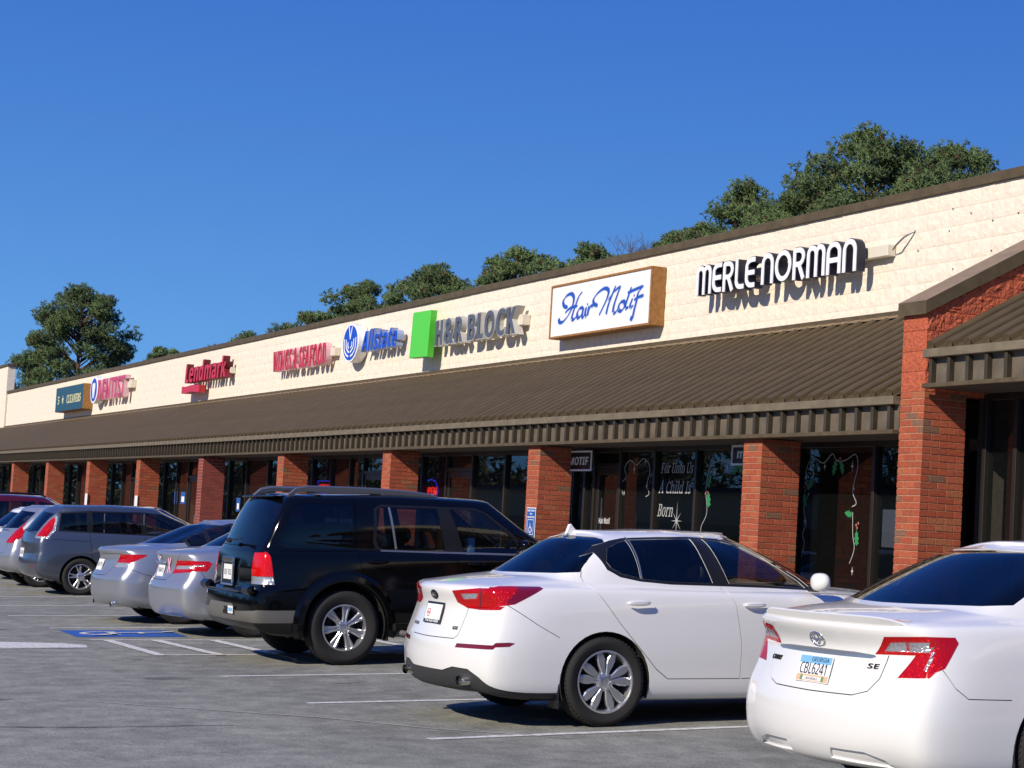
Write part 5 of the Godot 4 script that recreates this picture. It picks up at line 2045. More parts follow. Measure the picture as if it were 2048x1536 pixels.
# tri: [p0, p1, p2, n0, n1, n2]; returns [inside tris, outside tris]
func clip_tri(t: Array, c: Cut) -> Array:
	var a := c.flat2(t[0])
	var b := c.flat2(t[1])
	var d := c.flat2(t[2])
	var cr := (b - a).cross(d - a)
	if absf(cr) < 1e-9:
		return [[], [t]]
	var tp := PackedVector2Array([a, b, d]) if cr > 0.0 else PackedVector2Array([a, d, b])
	var inter := Geometry2D.intersect_polygons(tp, c.poly)
	if inter.is_empty():
		return [[], [t]]
	var full := absf(cr) * 0.5
	var got := 0.0
	for q in inter:
		got += poly_area(q)
	if got > full * 0.9995:
		return [[t], []]
	if got < full * 0.0005:
		return [[], [t]]
	var outer := Geometry2D.clip_polygons(tp, c.poly)
	for q in outer:
		if Geometry2D.is_polygon_clockwise(q):
			return [[], [t]]
	var res := [[], [], []]
	if c.inset > 0.0025:
		for q in inter:
			for i in q.size():
				var e0: Vector2 = q[i]
				var e1: Vector2 = q[(i + 1) % q.size()]
				var mid := (e0 + e1) * 0.5
				var on := false
				for j in c.poly.size():
					var s0 := c.poly[j]
					var s1 := c.poly[(j + 1) % c.poly.size()]
					if Geometry2D.get_closest_point_to_segment(mid, s0, s1).distance_squared_to(mid) < 1e-9:
						on = true
						break
				if on:
					var w := []
					for p in [e0, e1]:
						var wb2: float = (p - a).cross(d - a) / cr
						var wd2: float = (b - a).cross(p - a) / cr
						var wa2 := 1.0 - wb2 - wd2
						w.append(t[0] * wa2 + t[1] * wb2 + t[2] * wd2)
						w.append((t[3] * wa2 + t[4] * wb2 + t[5] * wd2).normalized())
					res[2].append(w)
	for side in 2:
		for q in (inter if side == 0 else outer):
			var idx := Geometry2D.triangulate_polygon(q)
			for i in range(0, idx.size(), 3):
				var o := []
				var no := []
				for k in 3:
					var p: Vector2 = q[idx[i + k]]
					var wb := (p - a).cross(d - a) / cr
					var wd := (b - a).cross(p - a) / cr
					var wa := 1.0 - wb - wd
					o.append(t[0] * wa + t[1] * wb + t[2] * wd)
					no.append((t[3] * wa + t[4] * wb + t[5] * wd).normalized())
				res[side].append(o + no)
	return res


func cut_body(net: Array, cuts: Array, liner: Array) -> Dictionary:
	# liner: [z0, z1] of the cabin, lined inside with a dark skin
	var pts: PackedVector3Array = net[0]
	var nor: PackedVector3Array = net[1]
	var nu: int = net[2]
	var nv: int = net[3]
	var out := {"paint": MB.new(), "lining": MB.new()}
	for c in cuts:
		if not out.has(c.name):
			out[c.name] = MB.new()
	for u in nu - 1:
		for v in nv - 1:
			var q := [u * nv + v, (u + 1) * nv + v, (u + 1) * nv + v + 1, u * nv + v + 1]
			for h in 2:
				var i0: int = q[0]
				var i1: int = q[1 + h]
				var i2: int = q[2 + h]
				var p0 := pts[i0]
				var p1 := pts[i1]
				var p2 := pts[i2]
				if (p1 - p0).cross(p2 - p0).length_squared() < 1e-14:
					continue
				var n := (nor[i0] + nor[i1] + nor[i2]).normalized()
				var ce := (p0 + p1 + p2) / 3.0
				var todo := [[p0, p1, p2, nor[i0], nor[i1], nor[i2]]]
				var ymin := minf(p0.y, minf(p1.y, p2.y))
				var ymax := maxf(p0.y, maxf(p1.y, p2.y))
				for c in cuts:
					var rc: Rect2 = c.rect
					if ymax < rc.position.y or ymin > rc.end.y:
						if c.proj != "t":
							continue
					if not c.applies(n, ce):
						continue
					var lo: float
					var hi: float
					if c.proj == "s" or c.proj == "a":
						lo = minf(p0.z, minf(p1.z, p2.z))
						hi = maxf(p0.z, maxf(p1.z, p2.z))
					else:
						lo = minf(p0.x, minf(p1.x, p2.x))
						hi = maxf(p0.x, maxf(p1.x, p2.x))
					if hi < rc.position.x or lo > rc.end.x:
						continue
					var left := []
					for t in todo:
						var r := clip_tri(t, c)
						for s in r[0]:
							if c.name != "void":
								var ins: float = c.inset
								out[c.name].tri(s[0] - s[3] * ins, s[1] - s[4] * ins, s[2] - s[5] * ins, s[3], s[4], s[5])
						if r.size() > 2:
							for w in r[2]:
								var dn: float = c.inset + 0.0015
								if c.name == "void":
									dn = 0.02
								var k0: Vector3 = w[0] - w[1] * dn
								var k1: Vector3 = w[2] - w[3] * dn
								var wn: Vector3 = (w[2] - w[0]).cross(w[1]).normalized()
								out.paint.tri(w[0], w[2], k1, wn, wn, wn)
								out.paint.tri(w[0], k1, k0, wn, wn, wn)
						left.append_array(r[1])
					todo = left
					if todo.is_empty():
						break
				for t in todo:
					out.paint.tri(t[0], t[1], t[2], t[3], t[4], t[5])
					if ce.z < liner[0] and ce.z > liner[1] and ce.y > 0.5:
						var k := 0.035
						out.lining.tri(t[0] - t[3] * k, t[1] - t[4] * k, t[2] - t[5] * k, -t[3], -t[4], -t[5])
	return out


func mirrored(m: MB) -> MB:
	var o := MB.new()
	for i in range(0, m.v.size(), 3):
		o.tri(mir(m.v[i]), mir(m.v[i + 1]), mir(m.v[i + 2]), mir(m.n[i]), mir(m.n[i + 1]), mir(m.n[i + 2]))
	return o


func joined(a: MB, b: MB) -> MB:
	var o := MB.new()
	o.v.append_array(a.v)
	o.v.append_array(b.v)
	o.n.append_array(a.n)
	o.n.append_array(b.n)
	return o


const WHEEL_AXIS := Basis(Vector3(0, 0, 1), Vector3(1, 0, 0), Vector3(0, 1, 0))
var wheel_cache := {}


func wheel_meshes(style: String, R: float, rr: float, hw: float, segs: int) -> Dictionary:
	var key := "%s %f %f" % [style, R, rr]
	if wheel_cache.has(key):
		return wheel_cache[key]
	var xf := Transform3D(WHEEL_AXIS, Vector3.ZERO)
	var ty := MB.new()
	var prof := PackedVector2Array([Vector2(rr, -hw * 0.85), Vector2(rr + 0.02, -hw), Vector2(lerpf(rr, R, 0.6), -hw * 1.04), Vector2(R - 0.014, -hw * 0.9), Vector2(R - 0.003, -hw * 0.72),
		Vector2(R, -hw * 0.4), Vector2(R - 0.007, -hw * 0.38), Vector2(R - 0.007, -hw * 0.28), Vector2(R, -hw * 0.26), Vector2(R, hw * 0.26), Vector2(R - 0.007, hw * 0.28), Vector2(R - 0.007, hw * 0.38), Vector2(R, hw * 0.4),
		Vector2(R - 0.003, hw * 0.72), Vector2(R - 0.014, hw * 0.9), Vector2(lerpf(rr, R, 0.62), hw * 1.05), Vector2(lerpf(rr, R, 0.55), hw * 1.03), Vector2(rr + 0.018, hw), Vector2(rr, hw * 0.86)])
	ty.lathe(prof, segs, xf)
	# fine tread blocks on the shoulder
	var nb := int(R * 190.0)
	for i in nb:
		var a := TAU * i / nb
		var b := Basis(Vector3(1, 0, 0), a)
		for s in [-1.0, 1.0]:
			ty.box(Vector3(s * hw * 0.76 - 0.014, R - 0.016, -0.0065), Vector3(s * hw * 0.76 + 0.010, R - 0.0022, 0.0065), Transform3D(b, Vector3.ZERO))
	var rim := MB.new()
	rim.lathe(PackedVector2Array([Vector2(rr + 0.004, hw * 0.86), Vector2(rr + 0.006, hw * 0.97), Vector2(rr - 0.006, hw * 0.98), Vector2(rr - 0.014, hw * 0.86), Vector2(rr - 0.026, hw * 0.2), Vector2(rr - 0.03, -hw * 0.8)]), segs, xf)
	var dark := MB.new()
	dark.lathe(PackedVector2Array([Vector2(0.001, -hw * 0.1), Vector2(rr * 0.66, -hw * 0.1), Vector2(rr * 0.67, -hw * 0.2)]), segs, xf)
	dark.lathe(PackedVector2Array([Vector2(rr - 0.03, -hw * 0.6), Vector2(0.05, -hw * 0.6)]), segs, xf)
	var sp := MB.new()
	var plane := func(ang: float, z: float) -> Transform3D:
		# 2D x -> radial direction, extruded outwards along +x
		var rd := Vector3(0, cos(ang), sin(ang))
		var td := Vector3(0, -sin(ang), cos(ang))
		return Transform3D(Basis(rd, td, Vector3(1, 0, 0)), Vector3(z, 0, 0))
	var ro := rr - 0.012
	match style:
		"petal":
			for i in 5:
				for s in [-1.0, 1.0]:
					var a: float = TAU * i / 5.0 + s * 0.255 + 0.3
					var poly := PackedVector2Array([Vector2(0.045, -0.013), Vector2(0.09, -0.021), Vector2(0.13, -0.031), Vector2(0.17, -0.034), Vector2(ro - 0.015, -0.027), Vector2(ro, -0.018), Vector2(ro, 0.018), Vector2(ro - 0.015, 0.027), Vector2(0.17, 0.034), Vector2(0.13, 0.031), Vector2(0.09, 0.021), Vector2(0.045, 0.013)])
					sp.prism(poly, 0.035, plane.call(a, hw * 0.52), 0.008)
		"seven":
			for i in 7:
				var a := TAU * i / 7.0 + 0.25
				for s in [-1.0, 1.0]:
					var poly := PackedVector2Array([Vector2(0.05, s * 0.004), Vector2(0.10, s * 0.004), Vector2(ro - 0.02, s * 0.012), Vector2(ro, s * 0.014), Vector2(ro, s * 0.046), Vector2(ro - 0.03, s * 0.04), Vector2(0.11, s * 0.026), Vector2(0.05, s * 0.026)])
					sp.prism(poly, 0.04, plane.call(a, hw * 0.5), 0.007)
				var web := PackedVector2Array([Vector2(0.05, -0.004), Vector2(ro - 0.005, -0.012), Vector2(ro - 0.005, 0.012), Vector2(0.05, 0.004)])
				sp.prism(web, 0.02, plane.call(a, hw * 0.5))
		"five_pair":
			for i in 5:
				for s in [-1.0, 1.0]:
					var a: float = TAU * i / 5.0 + s * 0.17 + 0.5
					sp.prism(PackedVector2Array([Vector2(0.05, -0.012), Vector2(ro, -0.014), Vector2(ro, 0.014), Vector2(0.05, 0.012)]), 0.03, plane.call(a, hw * 0.5), 0.006)
		_:
			for i in 10:
				var a := TAU * i / 10.0
				sp.prism(PackedVector2Array([Vector2(0.04, -0.011), Vector2(ro, -0.017), Vector2(ro, 0.017), Vector2(0.04, 0.011)]), 0.03, plane.call(a, hw * 0.5), 0.006)
	var hub := MB.new()
	var hz := hw * 0.5
	hub.lathe(PackedVector2Array([Vector2(0.075, hz - 0.02), Vector2(0.072, hz + 0.025), Vector2(0.05, hz + 0.037), Vector2(0.034, hz + 0.040), Vector2(0.033, hz + 0.034), Vector2(0.0005, hz + 0.036)]), 28, xf)
	for i in 5:
		var a := TAU * i / 5.0
		hub.lathe(PackedVector2Array([Vector2(0.009, hz + 0.02), Vector2(0.009, hz + 0.046), Vector2(0.0005, hz + 0.048)]), 8, Transform3D(WHEEL_AXIS, Vector3(0, 0.058 * cos(a), 0.058 * sin(a))))
	var d := {"tyre": ty.mesh(), "rim": rim.mesh(), "spokes": sp.mesh(), "hub": hub.mesh(), "brake": dark.mesh()}
	wheel_cache[key] = d
	return d


func add_wheels(car: Node3D, style: String, R: float, rr: float, hw: float, xo: float, zrear: float, wb: float, rimm: Material, segs := 48) -> void:
	var d := wheel_meshes(style, R, rr, hw, segs)
	for zi in [zrear, zrear - wb]:
		for s in [1.0, -1.0]:
			var w := part_node("wheel", car, Vector3(s * (xo - hw), R, zi))
			w.rotation = Vector3(0.35 * zi, 0.0 if s > 0 else PI, 0)
			put("tyre", d.tyre, mats.tyre, w)
			put("rim", d.rim, rimm, w)
			put("spokes", d.spokes, rimm, w)
			put("hub", d.hub, rimm, w)
			put("brake", d.brake, mats.rim_dark, w)


func wheel_wells(car: Node3D, ra: float, cy: float, zrear: float, wb: float, xi: float, xo: float) -> void:
	for zi in [zrear, zrear - wb]:
		for s in [1.0, -1.0]:
			var m := MB.new()
			var n := 22
			for i in n:
				var a0 := lerpf(-0.35, PI + 0.35, float(i) / n)
				var a1 := lerpf(-0.35, PI + 0.35, float(i + 1) / n)
				var p0 := Vector3(s * xi, cy + ra * sin(a0), zi + ra * cos(a0))
				var p1 := Vector3(s * xi, cy + ra * sin(a1), zi + ra * cos(a1))
				var q0 := Vector3(s * xo, p0.y, p0.z)
				var q1 := Vector3(s * xo, p1.y, p1.z)
				m.quad(p0, p1, q1, q0, Vector3(s * xi, cy, zi) - p0)
				m.flat(p0, p1, Vector3(s * xi, cy, zi), Vector3(s, 0, 0))
			put("wheel_well", m.mesh(), mats.underbody, car)


func seats(car: Node3D, spots: Array, m: Material) -> void:
	var b := MB.new()
	b.cbox(Vector3(-0.24, 0.30, -0.50), Vector3(0.24, 0.52, 0.0), 0.06)
	b.cbox(Vector3(-0.23, 0.45, -0.06), Vector3(0.23, 1.02, 0.10), 0.06, rot(Vector3.RIGHT, 12, Vector3(0, 0.0, 0.10)))
	b.cbox(Vector3(-0.13, 1.04, -0.04), Vector3(0.13, 1.21, 0.07), 0.045, rot(Vector3.RIGHT, 8, Vector3(0, 0, 0.20)))
	var mm := b.mesh()
	for s in spots:
		var o := put("seat", mm, m, car)
		o.position = Vector3(s[0], s[1], s[2])


# assemble: list = [region name, part name, material, "both" (one mesh) or "pair" (two)]
func assemble(car: Node3D, cut: Dictionary, paint: Material, list: Array) -> void:
	put("body", joined(cut.paint, mirrored(cut.paint)).mesh(), paint, car)
	if cut.lining.v.size() > 0:
		put("lining", joined(cut.lining, mirrored(cut.lining)).mesh(), mats.seat_cloth, car)
	for l in list:
		if not cut.has(l[0]) or cut[l[0]].v.is_empty():
			continue
		if l[2] == mats.lamp_red or l[2] == mats.lamp_bright or l[2] == mats.lamp_clear:
			var inner := MB.new()
			var src: MB = cut[l[0]]
			for i in range(0, src.v.size(), 3):
				inner.tri(src.v[i] - src.n[i] * 0.016, src.v[i + 1] - src.n[i + 1] * 0.016, src.v[i + 2] - src.n[i + 2] * 0.016, src.n[i], src.n[i + 1], src.n[i + 2])
			var rm: Material = mats.reflector_clear if l[2] == mats.lamp_clear else mats.reflector_red
			put("lamp_reflector", inner.mesh(), rm, car)
			put("lamp_reflector", mirrored(inner).mesh(), rm, car)
		if l[3] == "both":
			put(l[1], joined(cut[l[0]], mirrored(cut[l[0]])).mesh(), l[2], car)
		else:
			put(l[1], cut[l[0]].mesh(), l[2], car)
			put(l[1], mirrored(cut[l[0]]).mesh(), l[2], car)


func floor_pan(car: Node3D, w: float, z0: float, z1: float, y: float, zrear: float, wb: float, ra: float) -> void:
	var m := MB.new()
	m.box(Vector3(-w * 0.62, y, z1 + 0.25), Vector3(w * 0.62, y + 0.08, z0 - 0.25))
	var segs := [[z0 - 0.12, zrear + ra + 0.02], [zrear - ra - 0.02, zrear - wb + ra + 0.02], [zrear - wb - ra - 0.02, z1 + 0.15]]
	for s in segs:
		if s[0] - s[1] > 0.05:
			m.box(Vector3(-w * 0.95, y, s[1]), Vector3(-w * 0.62 - 0.002, y + 0.08, s[0]))
			m.box(Vector3(w * 0.62 + 0.002, y, s[1]), Vector3(w * 0.95, y + 0.08, s[0]))
	put("floor_pan", m.mesh(), mats.underbody, car)


func place_car(called: String, label: String, cx: float, zr: float, yaw: float, sc := 1.0, cat := "car") -> Node3D:
	var o := thing(called, label, cat, Vector3(cx, gy(cx, zr), zr), "vehicles parked nose-in along the shops")
	var up := Vector3(-GX, 1, -GZ).normalized()
	var fwd := Vector3(0, 0, 1).rotated(Vector3.UP, deg_to_rad(yaw))
	var z := (fwd - up * fwd.dot(up)).normalized()
	o.basis = Basis(up.cross(z), up, z).scaled(Vector3.ONE * sc)
	return o


func handle_mesh() -> ArrayMesh:
	var m := MB.new()
	# a pull bar standing off a dished recess
	var n := 10
	var prev := []
	for i in n + 1:
		var t := float(i) / n
		var z := lerpf(0.105, -0.105, t)
		var h := 0.017 * sqrt(maxf(0.0, 1.0 - pow(2 * t - 1, 2))) + 0.004
		var off := 0.030 * sqrt(maxf(0.0, 1.0 - pow(2 * t - 1, 4))) + 0.002
		var ring := [Vector3(off * 0.5, h, z), Vector3(off, h * 0.5, z), Vector3(off, -h * 0.5, z), Vector3(off * 0.5, -h, z)]
		if i > 0:
			for k in 4:
				var k2 := (k + 1) % 4
				m.quad(prev[k], ring[k], ring[k2], prev[k2], (ring[k] + ring[k2]) * 0.5 - Vector3(off * 0.4, 0, z))
		prev = ring
	return m.mesh()


func dish_mesh(r: float) -> ArrayMesh:
	var m := MB.new()
	m.lathe(PackedVector2Array([Vector2(r, 0.001), Vector2(r * 0.9, -0.006), Vector2(r * 0.5, -0.018), Vector2(0.001, -0.022)]), 24, Transform3D(WHEEL_AXIS, Vector3.ZERO))
	return m.mesh()


func add_handle(car: Node3D, x: float, y: float, z: float, m: Material, dish: Material) -> void:
	var hm := handle_mesh()
	for s in [1.0, -1.0]:
		var o := put("door_handle", hm, m, car)
		o.transform = Transform3D(Basis(Vector3.UP, 0.0 if s > 0 else PI), Vector3(s * x, y, z))


func mirror_part(car: Node3D, x: float, y: float, z: float, m: Material) -> void:
	for s in [1.0, -1.0]:
		var b := MB.new()
		var pf := PackedVector2Array()
		for i in 13:
			var a := -PI * 0.5 + PI * i / 12.0
			pf.append(Vector2(maxf(0.0005, pow(cos(a), 0.7) * 1.0), sin(a)))
		b.lathe(pf, 20)
		var o := put("wing_mirror", b.mesh(), m, car)
		o.scale = Vector3(0.105, 0.072, 0.065)
		o.position = Vector3(s * (x + 0.13), y + 0.05, z)
		var st := MB.new()
		st.cbox(Vector3(-0.06, -0.02, -0.03), Vector3(0.06, 0.02, 0.02), 0.008)
		var q := put("mirror_arm", st.mesh(), mats.trim_black, car)
		q.position = Vector3(s * (x + 0.015), y - 0.01, z - 0.01)


func exhaust_tip(car: Node3D, x: float, y: float, z: float, rx: float, ry: float) -> void:
	var m := MB.new()
	m.lathe(PackedVector2Array([Vector2(0.85, 0.10), Vector2(0.86, -0.05), Vector2(1.0, -0.052), Vector2(1.0, 0.12)]), 24, rot(Vector3.RIGHT, 90))
	var o := put("exhaust_tip", m.mesh(), mats.chrome, car)
	o.position = Vector3(x, y, z)
	o.scale = Vector3(rx, ry, 1)
	var i := MB.new()
	i.lathe(PackedVector2Array([Vector2(0.001, 0.0), Vector2(0.86, 0.0)]), 20, rot(Vector3.RIGHT, 90))
	var p := put("exhaust_bore", i.mesh(), mats.gap, car)
	p.position = Vector3(x, y, z - 0.05)
	p.scale = Vector3(rx, ry, 1)


# where a straight line from behind at (x, y) meets the tail: [point, normal]
func rear_hit(net: Array, x: float, y: float) -> Array:
	var pts: PackedVector3Array = net[0]
	var nor: PackedVector3Array = net[1]
	var nu: int = net[2]
	var nv: int = net[3]
	var ax := absf(x)
	var best := [Vector3(x, y, 0), Vector3(0, 0, 1)]
	var bz := -1e9
	for u in nu - 1:
		for v in nv - 1:
			var q := [u * nv + v, (u + 1) * nv + v, (u + 1) * nv + v + 1, u * nv + v + 1]
			for h in 2:
				var p0 := pts[q[0]]
				var p1 := pts[q[1 + h]]
				var p2 := pts[q[2 + h]]
				if p0.z < -1.2:
					continue
				var a := Vector2(p0.x, p0.y)
				var b := Vector2(p1.x, p1.y)
				var c := Vector2(p2.x, p2.y)
				var cr := (b - a).cross(c - a)
				if absf(cr) < 1e-9:
					continue
				var e := Vector2(ax, y)
				var wb := (e - a).cross(c - a) / cr
				var wc := (b - a).cross(e - a) / cr
				if wb < -0.001 or wc < -0.001 or wb + wc > 1.001:
					continue
				var p := p0 * (1.0 - wb - wc) + p1 * wb + p2 * wc
				if p.z > bz:
					bz = p.z
					var n := (nor[q[0]] * (1.0 - wb - wc) + nor[q[1 + h]] * wb + nor[q[2 + h]] * wc).normalized()
					if x < 0.0:
						p.x = -p.x
						n.x = -n.x
					best = [p, n]
	return best


func on_tail(net: Array, called: String, car: Node3D, x: float, y: float, off := 0.002) -> Node3D:
	var h := rear_hit(net, x, y)
	var n: Vector3 = h[1]
	var node := part_node(called, car)
	var side := Vector3.UP.cross(n).normalized()
	node.transform = Transform3D(Basis(side, n.cross(side), n), h[0] + n * off)
	return node


func plate_on(car: Node3D, y: float, z: float, tilt: float, style: String) -> Node3D:
	var n := part_node("licence_plate", car, Vector3(0, y, z))
	n.rotation.x = tilt
	var b := MB.new()
	b.cbox(Vector3(-0.1525, -0.0765, -0.002), Vector3(0.1525, 0.0765, 0.002), 0.0008)
	put("plate", b.mesh(), mats.plate_white, n)
	return n


func sedan_rows(p: Dictionary) -> Array:
	# tail: [bumper, mid, lid] z offsets; all heights in metres
	var L: float = p.L
	var W: float = p.W
	var H: float = p.H
	var dk: float = p.deck
	var bow: float = p.get("bow", 0.09)
	var rc: float = p.get("rc", 0.20)
	var gz0: float = p.gz0
	var gz1: float = p.gz1
	var gy0: float = p.gy0
	var wz0: float = -L + p.get("hood", 1.24)
	var wz1: float = p.get("wz1", wz0 + 0.88)
	var t: Array = p.tail
	var fl: float = dk - 0.06
	return [
		[-0.22, -L + 0.16, W - 0.14, [0.23, 0.18, 0.17, 0.17, 0.20], bow, rc, 0.05, false],
		[-0.07, -L + 0.07, W - 0.055, [0.25, 0.20, 0.185, 0.19, 0.22], bow, rc, 0.05, false],
		[-0.012, -L + 0.03, W - 0.02, [0.345, 0.27, 0.25, 0.27, 0.32], bow, rc, 0.04, false],
		[0.0, -L, W - 0.004, [0.47, 0.43, 0.41, 0.44, 0.47], bow, rc, 0.035, false],
		[t[0], -L + 0.005, W, [0.60, 0.60, 0.585, 0.59, 0.58], bow, rc, 0.04, false],
		[t[1], -L + 0.05, W - 0.006, [0.745, 0.765, 0.745, 0.73, 0.68], bow, rc * 1.05, 0.05, false],
		[t[2], -L + 0.13, W - 0.018, [0.88, 0.90, 0.87, 0.845, 0.76], bow, rc * 1.1, 0.06, false],
		[t[3], -L + 0.30, W - 0.052, [dk - 0.035, dk - 0.025, fl - 0.005, 0.925, 0.84], bow, rc * 1.1, 0.075, false],
		[t[3] - 0.035, -L + 0.46, W - 0.095, [dk, dk - 0.003, fl + 0.018, 0.955, 0.88], bow, rc * 1.05, 0.085, true],
		[lerpf(t[3], gz0, 0.55), lerpf(-L + 0.46, wz0, 0.5), W - 0.118, [lerpf(dk, gy0, 0.55) + 0.004, dk + 0.006, fl + 0.026, 0.975, 0.96], bow * 1.2, rc * 1.1, 0.085, false],
		[gz0, wz0, W - 0.140, [gy0, dk + 0.012, fl + 0.034, 0.985, 1.005], bow * 1.4, rc * 1.2, 0.06, true],
		[lerpf(gz0, gz1, 0.46), lerpf(wz0, wz1, 0.45), W - 0.195, [lerpf(gy0, H - 0.055, 0.50), lerpf(dk, H - 0.07, 0.52), lerpf(fl, H - 0.07, 0.55), lerpf(0.985, H - 0.08, 0.5), lerpf(1.0, H - 0.08, 0.5)], bow * 1.3, rc * 1.1, 0.055, false],
		[lerpf(gz0, gz1, 0.86), lerpf(wz0, wz1, 0.86), W - 0.28, [lerpf(gy0, H - 0.05, 0.90), H - 0.115, H - 0.085, H - 0.10, lerpf(1.0, H - 0.06, 0.87)], bow * 1.2, rc, 0.06, false],
		[gz1 - 0.02, wz1 + 0.0, W - 0.355, [H - 0.058, H - 0.060, H - 0.040, H - 0.055, H - 0.066], bow, rc * 0.9, 0.06, false],
		[gz1 - 0.09, wz1 + 0.06, W * 0.36, [H - 0.034, H - 0.018, H - 0.004, H - 0.018, H - 0.04], bow * 0.5, rc * 0.5, 0.03, false],
		[gz1 - 0.10, wz1 + 0.07, 0.0, [H - 0.028, H - 0.010, H, H - 0.013, H - 0.034], 0.0, 0.0, 0.0, false]]


const SEDAN_V := [2, 3, 4, 4, 4, 4, 4, 3, 4, 4, 4, 4, 3, 4, 4]


func wagon_rows(p: Dictionary) -> Array:
	var L: float = p.L
	var W: float = p.W
	var H: float = p.H
	var b: float = p.belt
	var bow: float = p.get("bow", 0.05)
	var rc: float = p.get("rc", 0.12)
	var t: Array = p.tail
	var lo: float = p.get("low", 0.2)
	var wz0: float = -L + p.hood
	var wz1: float = wz0 + p.rake
	var hd: float = p.get("hood_y", b - 0.04)
	return [
		[-0.24, -L + 0.18, W - 0.14, [lo + 0.06, lo, lo, lo, lo + 0.04], bow, rc, 0.04, false],
		[-0.06, -L + 0.08, W - 0.045, [lo + 0.12, lo + 0.03, lo + 0.02, lo + 0.03, lo + 0.08], bow, rc, 0.03, false],
		[0.0, -L + 0.02, W - 0.010, [lo + 0.22, lo + 0.16, lo + 0.14, lo + 0.15, lo + 0.18], bow, rc, 0.02, false],
		[t[0], -L, W, [lo + 0.36, lo + 0.34, lo + 0.33, lo + 0.33, lo + 0.34], bow, rc, 0.02, false],
		[t[1], -L + 0.02, W, [lo + 0.45, lo + 0.48, lo + 0.46, lo + 0.45, lo + 0.46], bow, rc, 0.025, true],
		[t[2], -L + 0.05, W - 0.004, [lo + 0.50, lo + 0.56, lo + 0.53, lo + 0.52, lo + 0.52], bow, rc, 0.03, false],
		[t[3], -L + 0.10, W - 0.010, [lerpf(lo + 0.5, b, 0.5), lerpf(lo + 0.5, b, 0.52), lerpf(lo + 0.5, b, 0.5), lerpf(lo + 0.5, b, 0.5), lerpf(lo + 0.5, hd, 0.5)], bow, rc, 0.04, false],
		[t[4], -L + 0.25, W - 0.028, [b - 0.02, b - 0.03, b - 0.05, b - 0.07, hd - 0.08], bow, rc, 0.05, false],
		[t[4] - 0.012, -L + 0.42, W - 0.055, [b + 0.015, b + 0.005, b - 0.015, b - 0.035, hd - 0.02], bow, rc, 0.055, true],
		[t[4] - 0.022, wz0, W - 0.075, [b + 0.05, b + 0.035, b + 0.015, b, hd + 0.06], bow * 1.2, rc, 0.05, true],
		[lerpf(t[4], t[5], 0.5), lerpf(wz0, wz1, 0.48), W - p.get("tumble", 0.11), [lerpf(b + 0.04, H - 0.08, 0.52), lerpf(b, H - 0.08, 0.53), lerpf(b, H - 0.08, 0.53), lerpf(b, H - 0.10, 0.5), lerpf(hd, H - 0.10, 0.5)], bow * 1.3, rc, 0.05, false],
		[lerpf(t[4], t[5], 0.9), lerpf(wz0, wz1, 0.87), W - p.get("tumble", 0.11) * 1.65, [H - 0.115, H - 0.105, H - 0.095, H - 0.115, H - 0.14], bow * 1.3, rc, 0.05, false],
		[t[5] - 0.03, wz1, W - p.get("tumble", 0.11) * 2.2, [H - 0.052, H - 0.042, H - 0.030, H - 0.05, H - 0.07], bow * 1.2, rc * 0.9, 0.05, false],
		[t[5] - 0.13, wz1 + 0.10, W * 0.42, [H - 0.025, H - 0.010, H - 0.002, H - 0.02, H - 0.045], bow * 0.5, rc * 0.5, 0.03, false],
		[t[5] - 0.14, wz1 + 0.12, 0.0, [H - 0.020, H - 0.006, H, H - 0.016, H - 0.04], 0.0, 0.0, 0.0, false]]


const WAGON_V := [2, 3, 3, 4, 3, 2, 5, 4, 2, 3, 5, 5, 3, 4, 4]


func cut(list: Array, called: String, proj: String, pts: Array, inset := 0.004, whole := false) -> void:
	list.append(Cut.new(called, proj, PackedVector2Array(pts), inset, whole))


func groove(list: Array, proj: String, pts: Array, w := 0.006) -> void:
	for q in line_poly(pts, w):
		list.append(Cut.new("gap", proj, q, 0.012, false))


func v2(a: Array) -> Array:
	var out := []
	for i in range(0, a.size(), 2):
		out.append(Vector2(a[i], a[i + 1]))
	return out


func build_cars() -> void:
	car_white_near()
	car_white_right()
	car_black_suv()
	car_silver_ribbon()
	car_silver_coupe()
	car_grey_van()
	car_far_row()


